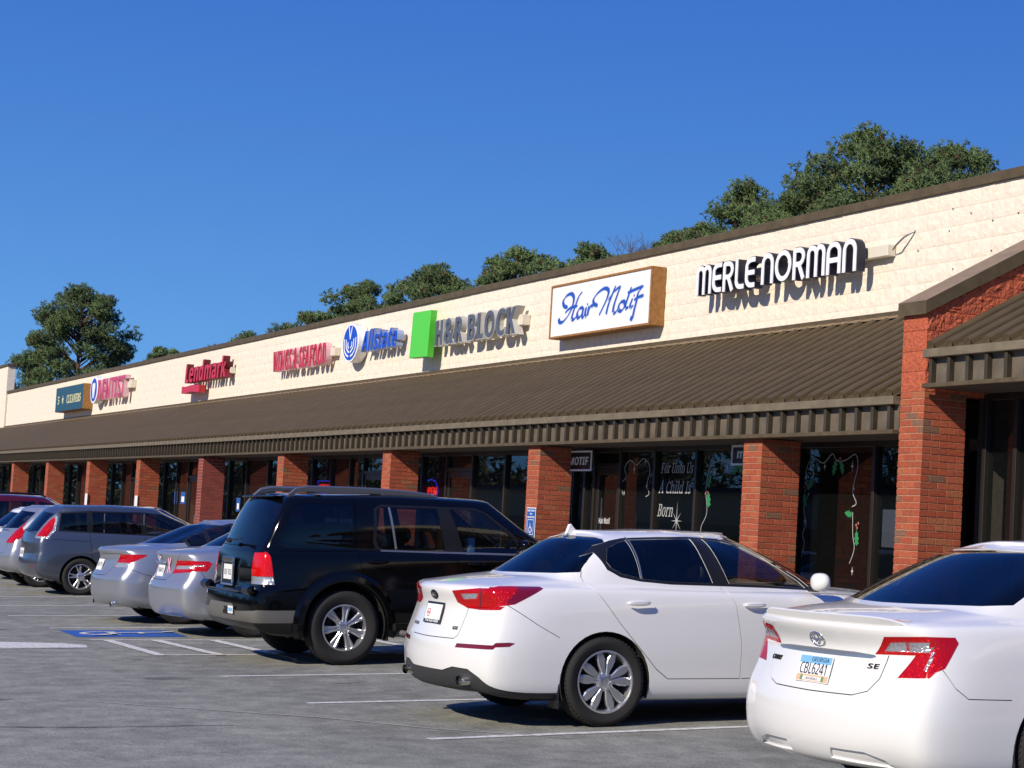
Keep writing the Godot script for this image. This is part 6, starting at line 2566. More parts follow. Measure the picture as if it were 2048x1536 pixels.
# white sedan in the middle, with slim red tail lamps running round the corner
func car_white_near() -> void:
	var car := place_car("white_sedan", "white sedan with black lower bumper and slim wraparound red lamps, next to the black vehicle", -14.27, -5.65, 1.2)
	var zr := -1.075
	var wb := 2.795
	var net := body_net(sedan_rows({"L": 4.845, "W": 0.915, "H": 1.455, "deck": 1.035, "gz0": -0.60, "gz1": -1.14, "gy0": 1.105, "hood": 1.32, "wz1": -2.66, "tail": [-0.012, -0.055, -0.085, -0.055], "bow": 0.10, "rc": 0.22}), SEDAN_V, 1.0)
	var c := []
	cut(c, "void", "a", circle_poly(zr, 0.33, 0.375))
	cut(c, "void", "a", circle_poly(zr - wb, 0.33, 0.375))
	# tail lamps
	cut(c, "reverse_lamp", "r", v2([0.40, 0.965, 0.42, 0.925, 0.56, 0.935, 0.585, 0.975]), -0.001)
	cut(c, "lamp_seam", "r", v2([0.575, 0.86, 0.60, 0.86, 0.64, 1.03, 0.625, 1.03]), 0.003)
	cut(c, "tail_lamp", "r", v2([0.30, 0.985, 0.335, 0.90, 0.46, 0.862, 0.60, 0.855, 0.96, 0.868, 0.96, 1.03, 0.62, 1.018]), -0.002)
	cut(c, "tail_lamp_tip", "s", v2([-0.30, 0.915, -0.36, 0.905, -0.60, 1.02, -0.585, 1.032, -0.42, 1.034]), -0.001)
	cut(c, "tail_lamp", "s", v2([0.2, 0.868, -0.18, 0.878, -0.36, 0.905, -0.30, 0.915, -0.42, 1.034, -0.14, 1.036, 0.2, 1.03]), -0.002)
	cut(c, "reflector", "r", v2([0.44, 0.572, 0.455, 0.604, 0.98, 0.614, 0.98, 0.582]), 0.002)
	cut(c, "reflector", "s", v2([0.1, 0.582, 0.1, 0.614, -0.30, 0.632, -0.345, 0.625, -0.30, 0.600]), 0.002)
	cut(c, "diffuser", "b", v2([-0.01, 0.395, 0.28, 0.395, 0.42, 0.43, 0.60, 0.425, 0.72, 0.37, 0.84, 0.28, 0.92, 0.22, 0.92, 0.1, -0.01, 0.1]), 0.008)
	groove(c, "r", v2([-0.01, 0.63, 0.40, 0.635, 0.44, 0.66, 0.45, 0.72, 0.47, 0.86]))
	groove(c, "s", v2([-0.30, 0.905, -0.52, 0.76, -0.70, 0.66]), 0.005)
	# glass house
	cut(c, "window_trim_gap", "s", v2([-1.435, 1.40, -1.45, 1.085, -1.462, 1.085, -1.447, 1.40]), 0.002)
	cut(c, "rear_quarter_glass", "s", v2([-1.19, 1.215, -1.215, 1.17, -1.30, 1.125, -1.445, 1.092, -1.42, 1.378, -1.345, 1.36, -1.235, 1.315]), 0.005)
	cut(c, "rear_door_glass", "s", v2([-1.46, 1.09, -1.70, 1.066, -2.07, 1.056, -1.955, 1.392, -1.70, 1.39, -1.445, 1.38]), 0.005)
	cut(c, "front_door_glass", "s", v2([-2.22, 1.05, -2.60, 1.035, -3.0, 1.01, -2.95, 1.06, -2.66, 1.25, -2.48, 1.33, -2.30, 1.372, -2.10, 1.39]), 0.005)
	cut(c, "window_surround", "s", v2([-1.155, 1.215, -1.18, 1.155, -1.28, 1.10, -1.44, 1.068, -1.70, 1.045, -2.2, 1.03, -2.60, 1.015, -3.08, 0.99, -2.98, 1.09, -2.68, 1.275, -2.49, 1.352, -2.3, 1.392, -1.95, 1.408, -1.70, 1.406, -1.42, 1.394, -1.30, 1.375, -1.06, 1.305, -0.95, 1.262, -0.95, 1.222, -1.02, 1.25, -1.12, 1.285]), 0.003)
	cut(c, "rear_window", "g", v2([-0.01, 1.118, 0.55, 1.125, 0.665, 1.135, 0.63, 1.21, 0.565, 1.31, 0.52, 1.36, 0.45, 1.385, 0.30, 1.40, -0.01, 1.408]), 0.004)
	cut(c, "windscreen", "w", v2([-0.01, 1.02, 0.66, 1.01, 0.62, 1.2, 0.52, 1.385, -0.01, 1.40]), 0.004)
	groove(c, "s", v2([-1.055, 1.285, -0.99, 1.18, -0.965, 1.10, -0.985, 1.05, -1.20, 0.76, -1.50, 0.42, -1.60, 0.345, -2.23, 0.335, -2.24, 0.60, -2.20, 0.90, -2.13, 1.03]))
	groove(c, "s", v2([-2.24, 0.335, -3.18, 0.34, -3.28, 0.5, -3.25, 0.8, -3.22, 0.98]))
	var cutd := cut_body(net, c, [-0.9, -3.4])
	assemble(car, cutd, mats.white_car, [["tail_lamp", "tail_lamp", mats.lamp_red, "pair"], ["tail_lamp_tip", "lamp_tip", mats.lamp_deep, "pair"], ["reverse_lamp", "reversing_lamp", mats.lamp_clear, "pair"], ["lamp_seam", "lamp_seam", mats.lamp_deep, "pair"], ["reflector", "reflector", mats.lamp_deep, "pair"], ["diffuser", "lower_bumper", mats.plastic_grey, "both"], ["gap", "shut_lines", mats.gap, "both"],
		["rear_quarter_glass", "quarter_window", mats.car_glass, "pair"], ["rear_door_glass", "rear_door_window", mats.car_glass, "pair"], ["front_door_glass", "front_door_window", mats.car_glass_mid, "pair"], ["window_surround", "window_surround", mats.trim_black, "pair"], ["window_trim_gap", "window_divider", mats.rim_grey, "pair"], ["rear_window", "rear_window", mats.car_glass, "both"], ["windscreen", "windscreen", mats.car_glass_mid, "both"]])
	wheel_wells(car, 0.372, 0.33, zr, wb, 0.50, 0.895)
	floor_pan(car, 0.86, -0.38, -4.8, 0.20, zr, wb, 0.37)
	add_wheels(car, "petal", 0.334, 0.228, 0.105, 0.905, zr, wb, mats.rim_silver)
	add_handle(car, 0.905, 0.915, -1.345, mats.white_car, mats.white_car)
	add_handle(car, 0.905, 0.895, -2.36, mats.white_car, mats.white_car)
	mirror_part(car, 0.83, 1.02, -2.92, mats.white_car)
	seats(car, [[0.37, 0, -1.55], [-0.37, 0, -1.55], [0.37, 0.02, -2.45], [-0.37, 0.02, -2.45]], mats.seat_grey)
	exhaust_tip(car, 0.53, 0.335, -0.17, 0.06, 0.036)
	exhaust_tip(car, -0.53, 0.335, -0.17, 0.06, 0.036)
	# shark-fin aerial
	var fin := MB.new()
	fin.prism(PackedVector2Array([Vector2(0.0, 0.0), Vector2(0.03, 0.075), Vector2(0.05, 0.08), Vector2(0.09, 0.035), Vector2(0.17, 0.0)]), 0.022, Transform3D(Basis(Vector3(0, 0, -1), Vector3(0, 1, 0), Vector3(1, 0, 0)), Vector3(-0.011, 1.412, -1.17)), 0.006)
	put("aerial", fin.mesh(), mats.white_car, car)
	# dealer plate in a black frame, badges
	var pl := on_tail(net, "licence_plate", car, 0.0, 0.805, 0.008)
	var b := MB.new()
	b.cbox(Vector3(-0.16, -0.082, -0.006), Vector3(0.16, 0.082, 0.004), 0.002)
	put("plate_frame", b.mesh(), mats.trim_black, pl)
	b = MB.new()
	b.box(Vector3(-0.148, -0.055, 0.0042), Vector3(0.148, 0.064, 0.006))
	put("plate", b.mesh(), mats.plate_white, pl)
	var ring := MB.new()
	ring.lathe(PackedVector2Array([Vector2(0.026, 0.0), Vector2(0.026, 0.0012), Vector2(0.032, 0.0012), Vector2(0.032, 0.0)]), 24, rot(Vector3.RIGHT, 90, Vector3(-0.085, -0.005, 0.0062)))
	put("plate_emblem", ring.mesh(), mats.sign_red, pl)
	flat_text(pl, "plate_lettering", "KIA", font("sans_bold"), 0.018, Vector3(-0.105, -0.014, 0.0066), 0.04, mats.sign_red, 0.001)
	flat_text(pl, "plate_lettering", "770-929-5000", font("sans_bold"), 0.016, Vector3(-0.13, -0.075, 0.0046), 0.26, mats.white_paint, 0.001)
	var eo := on_tail(net, "emblem", car, 0.0, 0.945, 0.0)
	var em := MB.new()
	em.lathe(PackedVector2Array([Vector2(0.0005, 0.007), Vector2(0.9, 0.006), Vector2(1.0, 0.0)]), 28, rot(Vector3.RIGHT, 90))
	var ed := put("badge_disc", em.mesh(), mats.trim_black, eo)
	ed.scale = Vector3(0.066, 0.038, 1)
	flat_text(eo, "badge_lettering", "KIA", font("sans_bold"), 0.030, Vector3(-0.042, -0.015, 0.0075), 0.084, mats.chrome, 0.002)
	flat_text(on_tail(net, "badge", car, -0.36, 0.71), "badge_lettering", "OPTIMA", font("sans_bold"), 0.026, Vector3(-0.075, -0.012, 0.0), 0.15, mats.rim_grey, 0.004)
	flat_text(on_tail(net, "badge", car, 0.38, 0.71), "badge_lettering", "GDI", font("sans_bold"), 0.026, Vector3(-0.035, -0.012, 0.0), 0.07, mats.rim_dark, 0.004)
	# mud flaps
	for s in [1.0, -1.0]:
		var f := MB.new()
		f.cbox(Vector3(s * 0.80 - 0.085, 0.14, zr + 0.375), Vector3(s * 0.80 + 0.085, 0.42, zr + 0.385), 0.003)
		put("mud_flap", f.mesh(), mats.trim_black, car)


# white sedan at the right edge, with the number plate
func car_white_right() -> void:
	var car := place_car("white_sedan", "white sedan with lip spoiler and clear-and-red tail lamps cut off by the right edge", -9.62, -6.10, 3.0)
	var zr := -1.10
	var wb := 2.775
	var net := body_net(sedan_rows({"L": 4.81, "W": 0.91, "H": 1.475, "deck": 1.035, "gz0": -0.50, "gz1": -1.30, "gy0": 1.10, "hood": 1.30, "wz1": -2.75, "tail": [-0.02, -0.075, -0.10, -0.045], "bow": 0.10, "rc": 0.19}), SEDAN_V, 1.25)
	var c := []
	cut(c, "void", "a", circle_poly(zr, 0.33, 0.372))
	cut(c, "void", "a", circle_poly(zr - wb, 0.33, 0.372))
	cut(c, "lamp_bar", "r", v2([0.772, 0.945, 0.786, 0.945, 0.790, 0.87, 0.776, 0.79, 0.762, 0.79, 0.776, 0.87]), -0.005)
	cut(c, "clear_lamp", "r", v2([0.555, 0.925, 0.505, 0.876, 0.645, 0.88, 0.652, 0.932]), -0.001)
	cut(c, "clear_lamp", "r", v2([0.664, 0.932, 0.658, 0.88, 0.772, 0.884, 0.770, 0.938]), -0.001)
	cut(c, "tail_lamp", "r", v2([0.53, 0.955, 0.445, 0.856, 0.70, 0.866, 0.62, 0.742, 0.72, 0.748, 0.98, 0.762, 0.98, 0.978, 0.75, 0.968]), -0.002)
	cut(c, "tail_lamp", "s", v2([0.2, 0.762, -0.20, 0.764, -0.27, 0.785, -0.315, 0.805, -0.41, 0.935, -0.395, 0.965, 0.2, 0.978]), -0.002)
	cut(c, "chrome_strip", "r", v2([-0.01, 0.862, 0.30, 0.860, 0.44, 0.852, 0.455, 0.842, 0.42, 0.833, 0.25, 0.832, -0.01, 0.832]), -0.003)
	cut(c, "bumper_insert", "b", v2([0.18, 0.275, 0.21, 0.335, 0.46, 0.335, 0.58, 0.305, 0.64, 0.262, 0.44, 0.266]), 0.014)
	groove(c, "r", v2([-0.01, 0.628, 0.36, 0.632, 0.46, 0.66, 0.51, 0.73, 0.535, 0.855]))
	groove(c, "s", v2([-0.30, 0.80, -0.36, 0.70, -0.43, 0.645, -0.72, 0.632]), 0.005)
	cut(c, "rear_door_glass", "s", v2([-1.30, 1.30, -1.20, 1.14, -1.36, 1.09, -2.02, 1.055, -1.95, 1.40, -1.55, 1.395]), 0.005)
	cut(c, "front_door_glass", "s", v2([-2.12, 1.05, -2.98, 1.01, -2.66, 1.25, -2.40, 1.37, -2.05, 1.40]), 0.005)
	cut(c, "window_surround", "s", v2([-1.27, 1.32, -1.15, 1.13, -1.33, 1.07, -2.02, 1.035, -3.05, 0.99, -2.68, 1.27, -2.41, 1.39, -1.95, 1.42, -1.53, 1.412]), 0.003)
	cut(c, "rear_window", "g", v2([-0.01, 1.112, 0.60, 1.118, 0.735, 1.13, 0.66, 1.30, 0.575, 1.40, -0.01, 1.418]), 0.004)
	cut(c, "windscreen", "w", v2([-0.01, 1.02, 0.66, 1.01, 0.55, 1.39, -0.01, 1.41]), 0.004)
	groove(c, "s", v2([-1.24, 1.33, -1.12, 1.1, -1.30, 0.8, -1.52, 0.42, -1.62, 0.33, -2.18, 0.33, -2.13, 0.9, -2.08, 1.04]))
	var d := cut_body(net, c, [-0.9, -3.4])
	assemble(car, d, mats.white_car, [["tail_lamp", "tail_lamp", mats.lamp_red, "pair"], ["lamp_lower", "lamp_lens", mats.lamp_bright, "pair"], ["clear_lamp", "reversing_lamp", mats.lamp_clear, "pair"], ["lamp_bar", "lamp_bar", mats.lamp_clear, "pair"], ["chrome_strip", "chrome_strip", mats.rim_silver, "both"], ["bumper_insert", "bumper_insert", mats.white_car, "pair"], ["gap", "shut_lines", mats.gap, "both"], ["rear_door_glass", "rear_door_window", mats.car_glass, "pair"], ["front_door_glass", "front_door_window", mats.car_glass_mid, "pair"], ["window_surround", "window_surround", mats.trim_black, "pair"], ["rear_window", "rear_window", mats.car_glass, "both"], ["windscreen", "windscreen", mats.car_glass_mid, "both"]])
	wheel_wells(car, 0.368, 0.33, zr, wb, 0.50, 0.89)
	floor_pan(car, 0.85, -0.35, -4.75, 0.20, zr, wb, 0.37)
	add_wheels(car, "petal", 0.334, 0.226, 0.105, 0.90, zr, wb, mats.rim_grey)
	add_handle(car, 0.895, 0.92, -1.45, mats.white_car, mats.white_car)
	add_handle(car, 0.895, 0.90, -2.4, mats.white_car, mats.white_car)
	mirror_part(car, 0.83, 1.02, -2.9, mats.white_car)
	seats(car, [[0.37, 0, -1.5], [-0.37, 0, -1.5], [0.37, 0.02, -2.45], [-0.37, 0.02, -2.45]], mats.seat_cloth)
	# lip spoiler on the boot edge
	var sp := MB.new()
	var n := 24
	var prev := []
	for i in n + 1:
		var t := lerpf(-1.0, 1.0, float(i) / n)
		var x := t * 0.69
		var back: float = rear_hit(net, x, 0.985)[0].z - 0.006 - 0.05 * pow(absf(t), 14.0)
		var rise := 0.028 * (1.0 - pow(absf(t), 6.0)) - 0.03 * pow(absf(t), 14.0)
		var prof := [Vector3(x, 0.975, back - 0.004), Vector3(x, 1.010 + rise * 0.4, back + 0.002), Vector3(x, 1.030 + rise, back + 0.018), Vector3(x, 1.037 + rise, back + 0.008), Vector3(x, 1.040 + rise * 0.55, back - 0.06), Vector3(x, 1.036, back - 0.16)]
		if i > 0:
			for k in prof.size() - 1:
				var e: Vector3 = prof[k + 1] - prof[k]
				var o := Vector3(0, -e.z, e.y) * -1.0
				if k >= 2:
					o = Vector3(0, 1, 0.2)
				else:
					o = Vector3(0, -0.3, 1)
				var nn := (Vector3(prof[k + 1]) - Vector3(prof[k])).cross(Vector3(1, 0, 0)).normalized()
				if nn.dot(o) < 0:
					nn = -nn
				sp.tri(prev[k], prof[k], prof[k + 1], nn, nn, nn)
				sp.tri(prev[k], prof[k + 1], prev[k + 1], nn, nn, nn)
		prev = prof
	put("lip_spoiler", sp.mesh(), mats.white_car, car)
	# plate
	var pl := on_tail(net, "licence_plate", car, 0.0, 0.742, 0.008)
	var b := MB.new()
	b.cbox(Vector3(-0.1525, -0.0765, -0.002), Vector3(0.1525, 0.0765, 0.002), 0.0008)
	put("plate", b.mesh(), mats.plate_white, pl)
	b = MB.new()
	b.box(Vector3(-0.147, 0.030, 0.0022), Vector3(0.147, 0.072, 0.0027))
	put("sky_band", b.mesh(), mats.plate_blue, pl)
	b = MB.new()
	b.box(Vector3(-0.147, -0.072, 0.0022), Vector3(0.147, -0.036, 0.0027))
	put("peach_band", b.mesh(), mats.plate_peach, pl)
	b = MB.new()
	b.box(Vector3(-0.085, -0.068, 0.0029), Vector3(0.085, -0.046, 0.0033))
	put("county_label", b.mesh(), mats.plate_white, pl)
	b = MB.new()
	b.box(Vector3(-0.11, -0.070, 0.0028), Vector3(-0.088, -0.040, 0.0032))
	b.box(Vector3(0.088, -0.070, 0.0028), Vector3(0.11, -0.040, 0.0032))
	put("leaf_print", b.mesh(), mats.plate_green, pl)
	flat_text(pl, "state_name", "GEORGIA", font("sans"), 0.023, Vector3(-0.04, 0.042, 0.0036), 0.165, mats.plate_ink, 0.001)
	flat_text(pl, "plate_number", "CBL6241", font("sans"), 0.062, Vector3(-0.134, -0.031, 0.0036), 0.262, mats.plate_ink, 0.001)
	flat_text(pl, "county_name", "ROCKDALE", font("sans"), 0.013, Vector3(-0.055, -0.064, 0.0040), 0.11, mats.plate_ink, 0.001)
	# three-oval emblem and badges
	var em := on_tail(net, "emblem", car, 0.0, 0.912, 0.004)
	var ovals := [[0.0, 0.0, 0.063, 0.044], [0.0, 0.008, 0.018, 0.034], [0.0, 0.018, 0.050, 0.018]]
	for q in ovals:
		var t := MB.new()
		var pp := PackedVector3Array()
		for i in 29:
			pp.append(Vector3(q[0] + q[2] * cos(TAU * i / 28.0), q[1] + q[3] * sin(TAU * i / 28.0), 0))
		t.tube(pp, 0.0055, 0.0055, 6, false)
		put("oval", t.mesh(), mats.chrome, em)
	flat_text(on_tail(net, "badge", car, -0.46, 0.775), "badge_lettering", "CAMRY", font("sans_bold"), 0.028, Vector3(-0.07, -0.012, 0.0), 0.14, mats.rim_dark, 0.005, 0.2)
	flat_text(on_tail(net, "badge", car, 0.45, 0.79), "badge_lettering", "SE", font("sans_bold"), 0.028, Vector3(-0.045, -0.012, 0.0), 0.085, mats.rim_dark, 0.005, 0.2)


func car_black_suv() -> void:
	var car := place_car("black_suv", "black sport utility vehicle with roof rails and silver seven-spoke wheels", -20.09, -5.66, 0.0, 1.0, "suv")
	var zr := -1.03
	var wb := 2.89
	var net := body_net(wagon_rows({"L": 4.91, "W": 0.935, "H": 1.725, "belt": 1.13, "hood": 1.22, "rake": 0.82, "hood_y": 1.07, "low": 0.27, "tail": [0.0, -0.015, -0.085, -0.095, -0.12, -0.36], "bow": 0.06, "rc": 0.13, "tumble": 0.085}), WAGON_V, 1.1)
	var c := []
	cut(c, "void", "a", circle_poly(zr, 0.40, 0.44))
	cut(c, "void", "a", circle_poly(zr - wb, 0.40, 0.44))
	cut(c, "tail_lamp", "r", v2([0.64, 1.115, 0.645, 0.885, 1.0, 0.885, 1.0, 1.125]), -0.004)
	cut(c, "tail_lamp", "s", v2([0.1, 0.885, -0.285, 0.885, -0.265, 1.08, -0.235, 1.125, 0.1, 1.125]), -0.004)
	cut(c, "clear_lamp", "r", v2([0.645, 0.882, 0.65, 0.805, 1.0, 0.805, 1.0, 0.882]), -0.003)
	cut(c, "clear_lamp", "s", v2([0.1, 0.805, -0.295, 0.805, -0.285, 0.882, 0.1, 0.882]), -0.003)
	cut(c, "valance", "b", v2([-0.01, 0.435, 1.1, 0.425, 1.1, 0.1, -0.01, 0.1]), 0.0)
	cut(c, "valance", "s", v2([0.1, 0.425, -0.66, 0.40, -0.66, 0.1, 0.1, 0.1]), 0.0)
	cut(c, "bumper_skin", "b", v2([-0.01, 0.60, 0.40, 0.60, 0.50, 0.53, 1.1, 0.56, 1.1, 0.2, -0.01, 0.2]), -0.003)
	cut(c, "bumper_skin", "s", v2([0.1, 0.56, -0.75, 0.54, -0.75, 0.25, 0.1, 0.25]), -0.003)
	cut(c, "rear_window", "r", v2([-0.01, 1.20, 0.68, 1.205, 0.76, 1.23, 0.70, 1.60, 0.64, 1.66, -0.01, 1.68]), 0.002)
	cut(c, "rear_window", "g", v2([-0.01, 1.20, 0.68, 1.205, 0.76, 1.23, 0.70, 1.60, 0.64, 1.66, -0.01, 1.68]), 0.002)
	cut(c, "quarter_glass", "s", v2([-0.36, 1.21, -0.44, 1.165, -1.13, 1.16, -1.13, 1.61, -0.62, 1.62, -0.52, 1.58]), 0.004)
	cut(c, "vent_glass", "s", v2([-1.375, 1.25, -1.40, 1.19, -1.44, 1.17, -1.575, 1.165, -1.505, 1.59, -1.43, 1.59, -1.385, 1.56]), 0.005)
	cut(c, "window_divider", "s", v2([-1.575, 1.165, -1.60, 1.165, -1.53, 1.59, -1.505, 1.59]), 0.001)
	cut(c, "rear_door_glass", "s", v2([-1.60, 1.165, -2.125, 1.145, -2.045, 1.58, -1.53, 1.59]), 0.005)
	cut(c, "front_door_glass", "s", v2([-2.34, 1.14, -3.02, 1.13, -2.90, 1.30, -2.62, 1.52, -2.50, 1.57, -2.20, 1.575]), 0.005)
	cut(c, "chrome_strip", "s", v2([-1.42, 1.158, -3.1, 1.118, -3.1, 1.098, -1.42, 1.138]), -0.004)
	cut(c, "window_surround", "s", v2([-1.335, 1.24, -1.36, 1.17, -1.42, 1.158, -3.1, 1.118, -2.93, 1.33, -2.64, 1.545, -2.50, 1.60, -1.43, 1.62, -1.35, 1.58]), 0.003)
	cut(c, "windscreen", "w", v2([-0.01, 1.16, 0.74, 1.15, 0.62, 1.64, -0.01, 1.66]), 0.004)
	groove(c, "r", v2([-0.01, 1.178, 0.60, 1.18, 0.625, 1.1, 0.625, 0.80, 0.58, 0.76, -0.01, 0.755]))
	groove(c, "s", v2([-1.15, 1.66, -1.16, 1.2, -1.20, 0.98, -1.24, 0.92]))
	groove(c, "s", v2([-1.42, 0.60, -1.50, 0.50, -1.56, 0.40, -2.22, 0.40, -2.25, 1.1, -2.13, 1.60]))
	groove(c, "s", v2([-0.36, 1.13, -1.16, 1.14]), 0.005)
	var d := cut_body(net, c, [-0.35, -3.5])
	assemble(car, d, mats.black_car, [["tail_lamp", "tail_lamp", mats.lamp_bright, "pair"], ["clear_lamp", "reversing_lamp", mats.lamp_clear, "pair"], ["bumper_skin", "bumper", mats.suv_bumper, "both"], ["valance", "valance", mats.trim_black, "both"], ["rear_window", "rear_window", mats.car_glass, "both"], ["quarter_glass", "quarter_window", mats.car_glass, "pair"], ["vent_glass", "vent_window", mats.car_glass_mid, "pair"], ["window_divider", "window_divider", mats.rim_grey, "pair"], ["rear_door_glass", "rear_door_window", mats.car_glass_mid, "pair"], ["front_door_glass", "front_door_window", mats.car_glass_clear, "pair"], ["chrome_strip", "belt_moulding", mats.rail_metal, "pair"], ["window_surround", "window_surround", mats.trim_black, "pair"], ["windscreen", "windscreen", mats.car_glass_clear, "both"], ["gap", "shut_lines", mats.gap, "both"]])
	wheel_wells(car, 0.435, 0.40, zr, wb, 0.50, 0.91)
	floor_pan(car, 0.86, -0.35, -4.8, 0.30, zr, wb, 0.44)
	add_wheels(car, "seven", 0.376, 0.228, 0.125, 0.925, zr, wb, mats.rim_silver)
	# flared arches
	for zi in [zr, zr - wb]:
		for s in [1.0, -1.0]:
			var fl := MB.new()
			var n := 26
			var pr := []
			for i in n + 1:
				var a := lerpf(-0.25, PI + 0.25, float(i) / n)
				var ring := []
				for q in [[0.435, 0.905], [0.437, 0.957], [0.455, 0.962], [0.505, 0.954], [0.545, 0.932]]:
					ring.append(Vector3(s * q[1], 0.40 + q[0] * sin(a), zi + q[0] * cos(a)))
				if i > 0:
					for k in 4:
						var o := Vector3(s, 0, 0) if k > 0 else Vector3(0, -sin(a), -cos(a))
						var n0: Vector3 = (ring[k + 1] - ring[k]).cross(ring[k] - pr[k]).normalized()
						if n0.dot(o) < 0:
							n0 = -n0
						fl.tri(pr[k], ring[k], ring[k + 1], n0, n0, n0)
						fl.tri(pr[k], ring[k + 1], pr[k + 1], n0, n0, n0)
				pr = ring
			put("arch_flare", fl.mesh(), mats.black_car, car)
	# roof rails and cross bars
	for s in [1.0, -1.0]:
		var pts := [[-0.50, 1.69], [-0.58, 1.755], [-0.70, 1.778], [-1.10, 1.775], [-1.45, 1.765], [-1.85, 1.74], [-2.05, 1.715], [-2.20, 1.665]]
		var rl := MB.new()
		var prev := []
		for i in pts.size():
			var z: float = pts[i][0]
			var y: float = pts[i][1]
			var h := 0.040
			var ring := [Vector3(s * 0.635, y - h, z), Vector3(s * 0.640, y + h * 0.2, z), Vector3(s * 0.610, y + h * 0.5, z), Vector3(s * 0.585, y, z), Vector3(s * 0.590, y - h, z)]
			if i > 0:
				for k in 5:
					var k2 := (k + 1) % 5
					rl.quad(prev[k], ring[k], ring[k2], prev[k2], (ring[k] + ring[k2]) * 0.5 - Vector3(s * 0.61, y - 0.01, z))
			else:
				for k in range(1, 4):
					rl.flat(ring[0], ring[k], ring[k + 1], Vector3(0, 0, 1))
			prev = ring
		put("roof_rail", rl.mesh(), mats.rail_metal, car)
		var ft := MB.new()
		ft.cbox(Vector3(s * 0.612 - 0.02, 1.66, -1.50), Vector3(s * 0.612 + 0.02, 1.745, -1.38), 0.008)
		put("rail_foot", ft.mesh(), mats.trim_black, car)
	for z in [-0.85, -1.75]:
		var cb := MB.new()
		cb.cbox(Vector3(-0.585, 1.735, z - 0.03), Vector3(0.585, 1.755, z + 0.03), 0.008)
		put("cross_bar", cb.mesh(), mats.trim_black, car)
	add_handle(car, 0.93, 1.035, -1.38, mats.black_car, mats.black_car)
	add_handle(car, 0.93, 1.02, -2.45, mats.black_car, mats.black_car)
	mirror_part(car, 0.87, 1.15, -2.95, mats.black_car)
	seats(car, [[0.37, 0.2, -0.85], [-0.37, 0.2, -0.85], [0.37, 0.18, -1.65], [-0.37, 0.18, -1.65], [0.37, 0.18, -2.5], [-0.37, 0.18, -2.5]], mats.seat_grey)
	# folded sunshade and the steering wheel glimpsed through the front glass
	var sw := MB.new()
	var pp := PackedVector3Array()
	for i in 21:
		pp.append(Vector3(-0.37 + 0.18 * cos(TAU * i / 20.0), 1.08 + 0.18 * sin(TAU * i / 20.0) * 0.92, -2.93 + 0.07 * sin(TAU * i / 20.0)))
	sw.tube(pp, 0.014, 0.014, 6, false)
	put("steering_wheel", sw.mesh(), mats.trim_black, car)
	var ss := MB.new()
	ss.cbox(Vector3(0.50, 0.98, -2.58), Vector3(0.58, 1.28, -2.50), 0.01)
	put("folder", ss.mesh(), mats.plate_blue, car)
	# tailgate fittings
	var pl := part_node("licence_plate", car, Vector3(0, 0.905, -0.075))
	pl.rotation.x = -0.04
	var b := MB.new()
	b.cbox(Vector3(-0.19, -0.115, -0.01), Vector3(0.19, 0.10, 0.002), 0.006)
	put("plate_recess", b.mesh(), mats.trim_black, pl)
	b = MB.new()
	b.cbox(Vector3(-0.1525, -0.0765, 0.0025), Vector3(0.1525, 0.0765, 0.006), 0.001)
	put("plate", b.mesh(), mats.plate_white, pl)
	b = MB.new()
	for q in [[-0.205, 0.205, 0.10, 0.155], [-0.205, -0.185, -0.115, 0.10], [0.185, 0.205, -0.115, 0.10], [-0.205, 0.205, -0.14, -0.115]]:
		b.cbox(Vector3(q[0], q[2], -0.008), Vector3(q[1], q[3], 0.018), 0.006)
	put("chrome_surround", b.mesh(), mats.chrome, pl)
	flat_text(pl, "plate_number", "BQF 1832", font("sans"), 0.055, Vector3(-0.13, -0.03, 0.0066), 0.26, mats.plate_ink, 0.001)
	b = MB.new()
	b.cbox(Vector3(-0.55, 0.715, -0.10), Vector3(0.55, 0.73, -0.012), 0.006)
	put("step_pad", b.mesh(), mats.plastic_grey, car)
	for s in [1.0, -1.0]:
		b = MB.new()
		b.cbox(Vector3(s * 0.78 - 0.14, 0.70, -0.12), Vector3(s * 0.78 + 0.14, 0.80, -0.02), 0.035)
		put("bumper_end", b.mesh(), mats.black_car, car)
	b = MB.new()
	b.tube(PackedVector3Array([Vector3(-0.02, 1.225, -0.085), Vector3(0.12, 1.235, -0.078), Vector3(0.42, 1.25, -0.085)]), 0.011, 0.007, 8)
	b.cbox(Vector3(-0.07, 1.20, -0.10), Vector3(0.03, 1.25, -0.06), 0.012)
	put("rear_wiper", b.mesh(), mats.trim_black, car)
	b = MB.new()
	b.cbox(Vector3(-0.56, 1.672, -0.52), Vector3(0.56, 1.692, -0.36), 0.008)
	put("rear_spoiler", b.mesh(), mats.black_car, car)
	b = MB.new()
	b.box(Vector3(0.30, 0.50, 0.0045), Vector3(0.48, 0.575, 0.0065))
	put("bumper_sticker", b.mesh(), mats.plate_white, car)
	b = MB.new()
	b.box(Vector3(0.32, 0.52, 0.0070), Vector3(0.46, 0.555, 0.0078))
	put("sticker_print", b.mesh(), mats.plate_blue, car)
	b = MB.new()
	b.box(Vector3(0.12, 0.49, -0.03), Vector3(0.28, 0.565, 0.006))
	put("hitch_recess", b.mesh(), mats.gap, car)
	for s in [1.0, -1.0]:
		b = MB.new()
		b.tube(PackedVector3Array([Vector3(s * 0.80, 0.33, -1.55), Vector3(s * 0.95, 0.30, -1.70), Vector3(s * 0.96, 0.30, -3.2), Vector3(s * 0.80, 0.33, -3.4)]), 0.038, 0.038, 10)
		put("side_step", b.mesh(), mats.suv_bumper, car)
		b = MB.new()
		b.cbox(Vector3(s * 0.82 - 0.1, 0.24, zr - 0.47), Vector3(s * 0.82 + 0.1, 0.42, zr - 0.445), 0.004)
		put("mud_flap", b.mesh(), mats.trim_black, car)


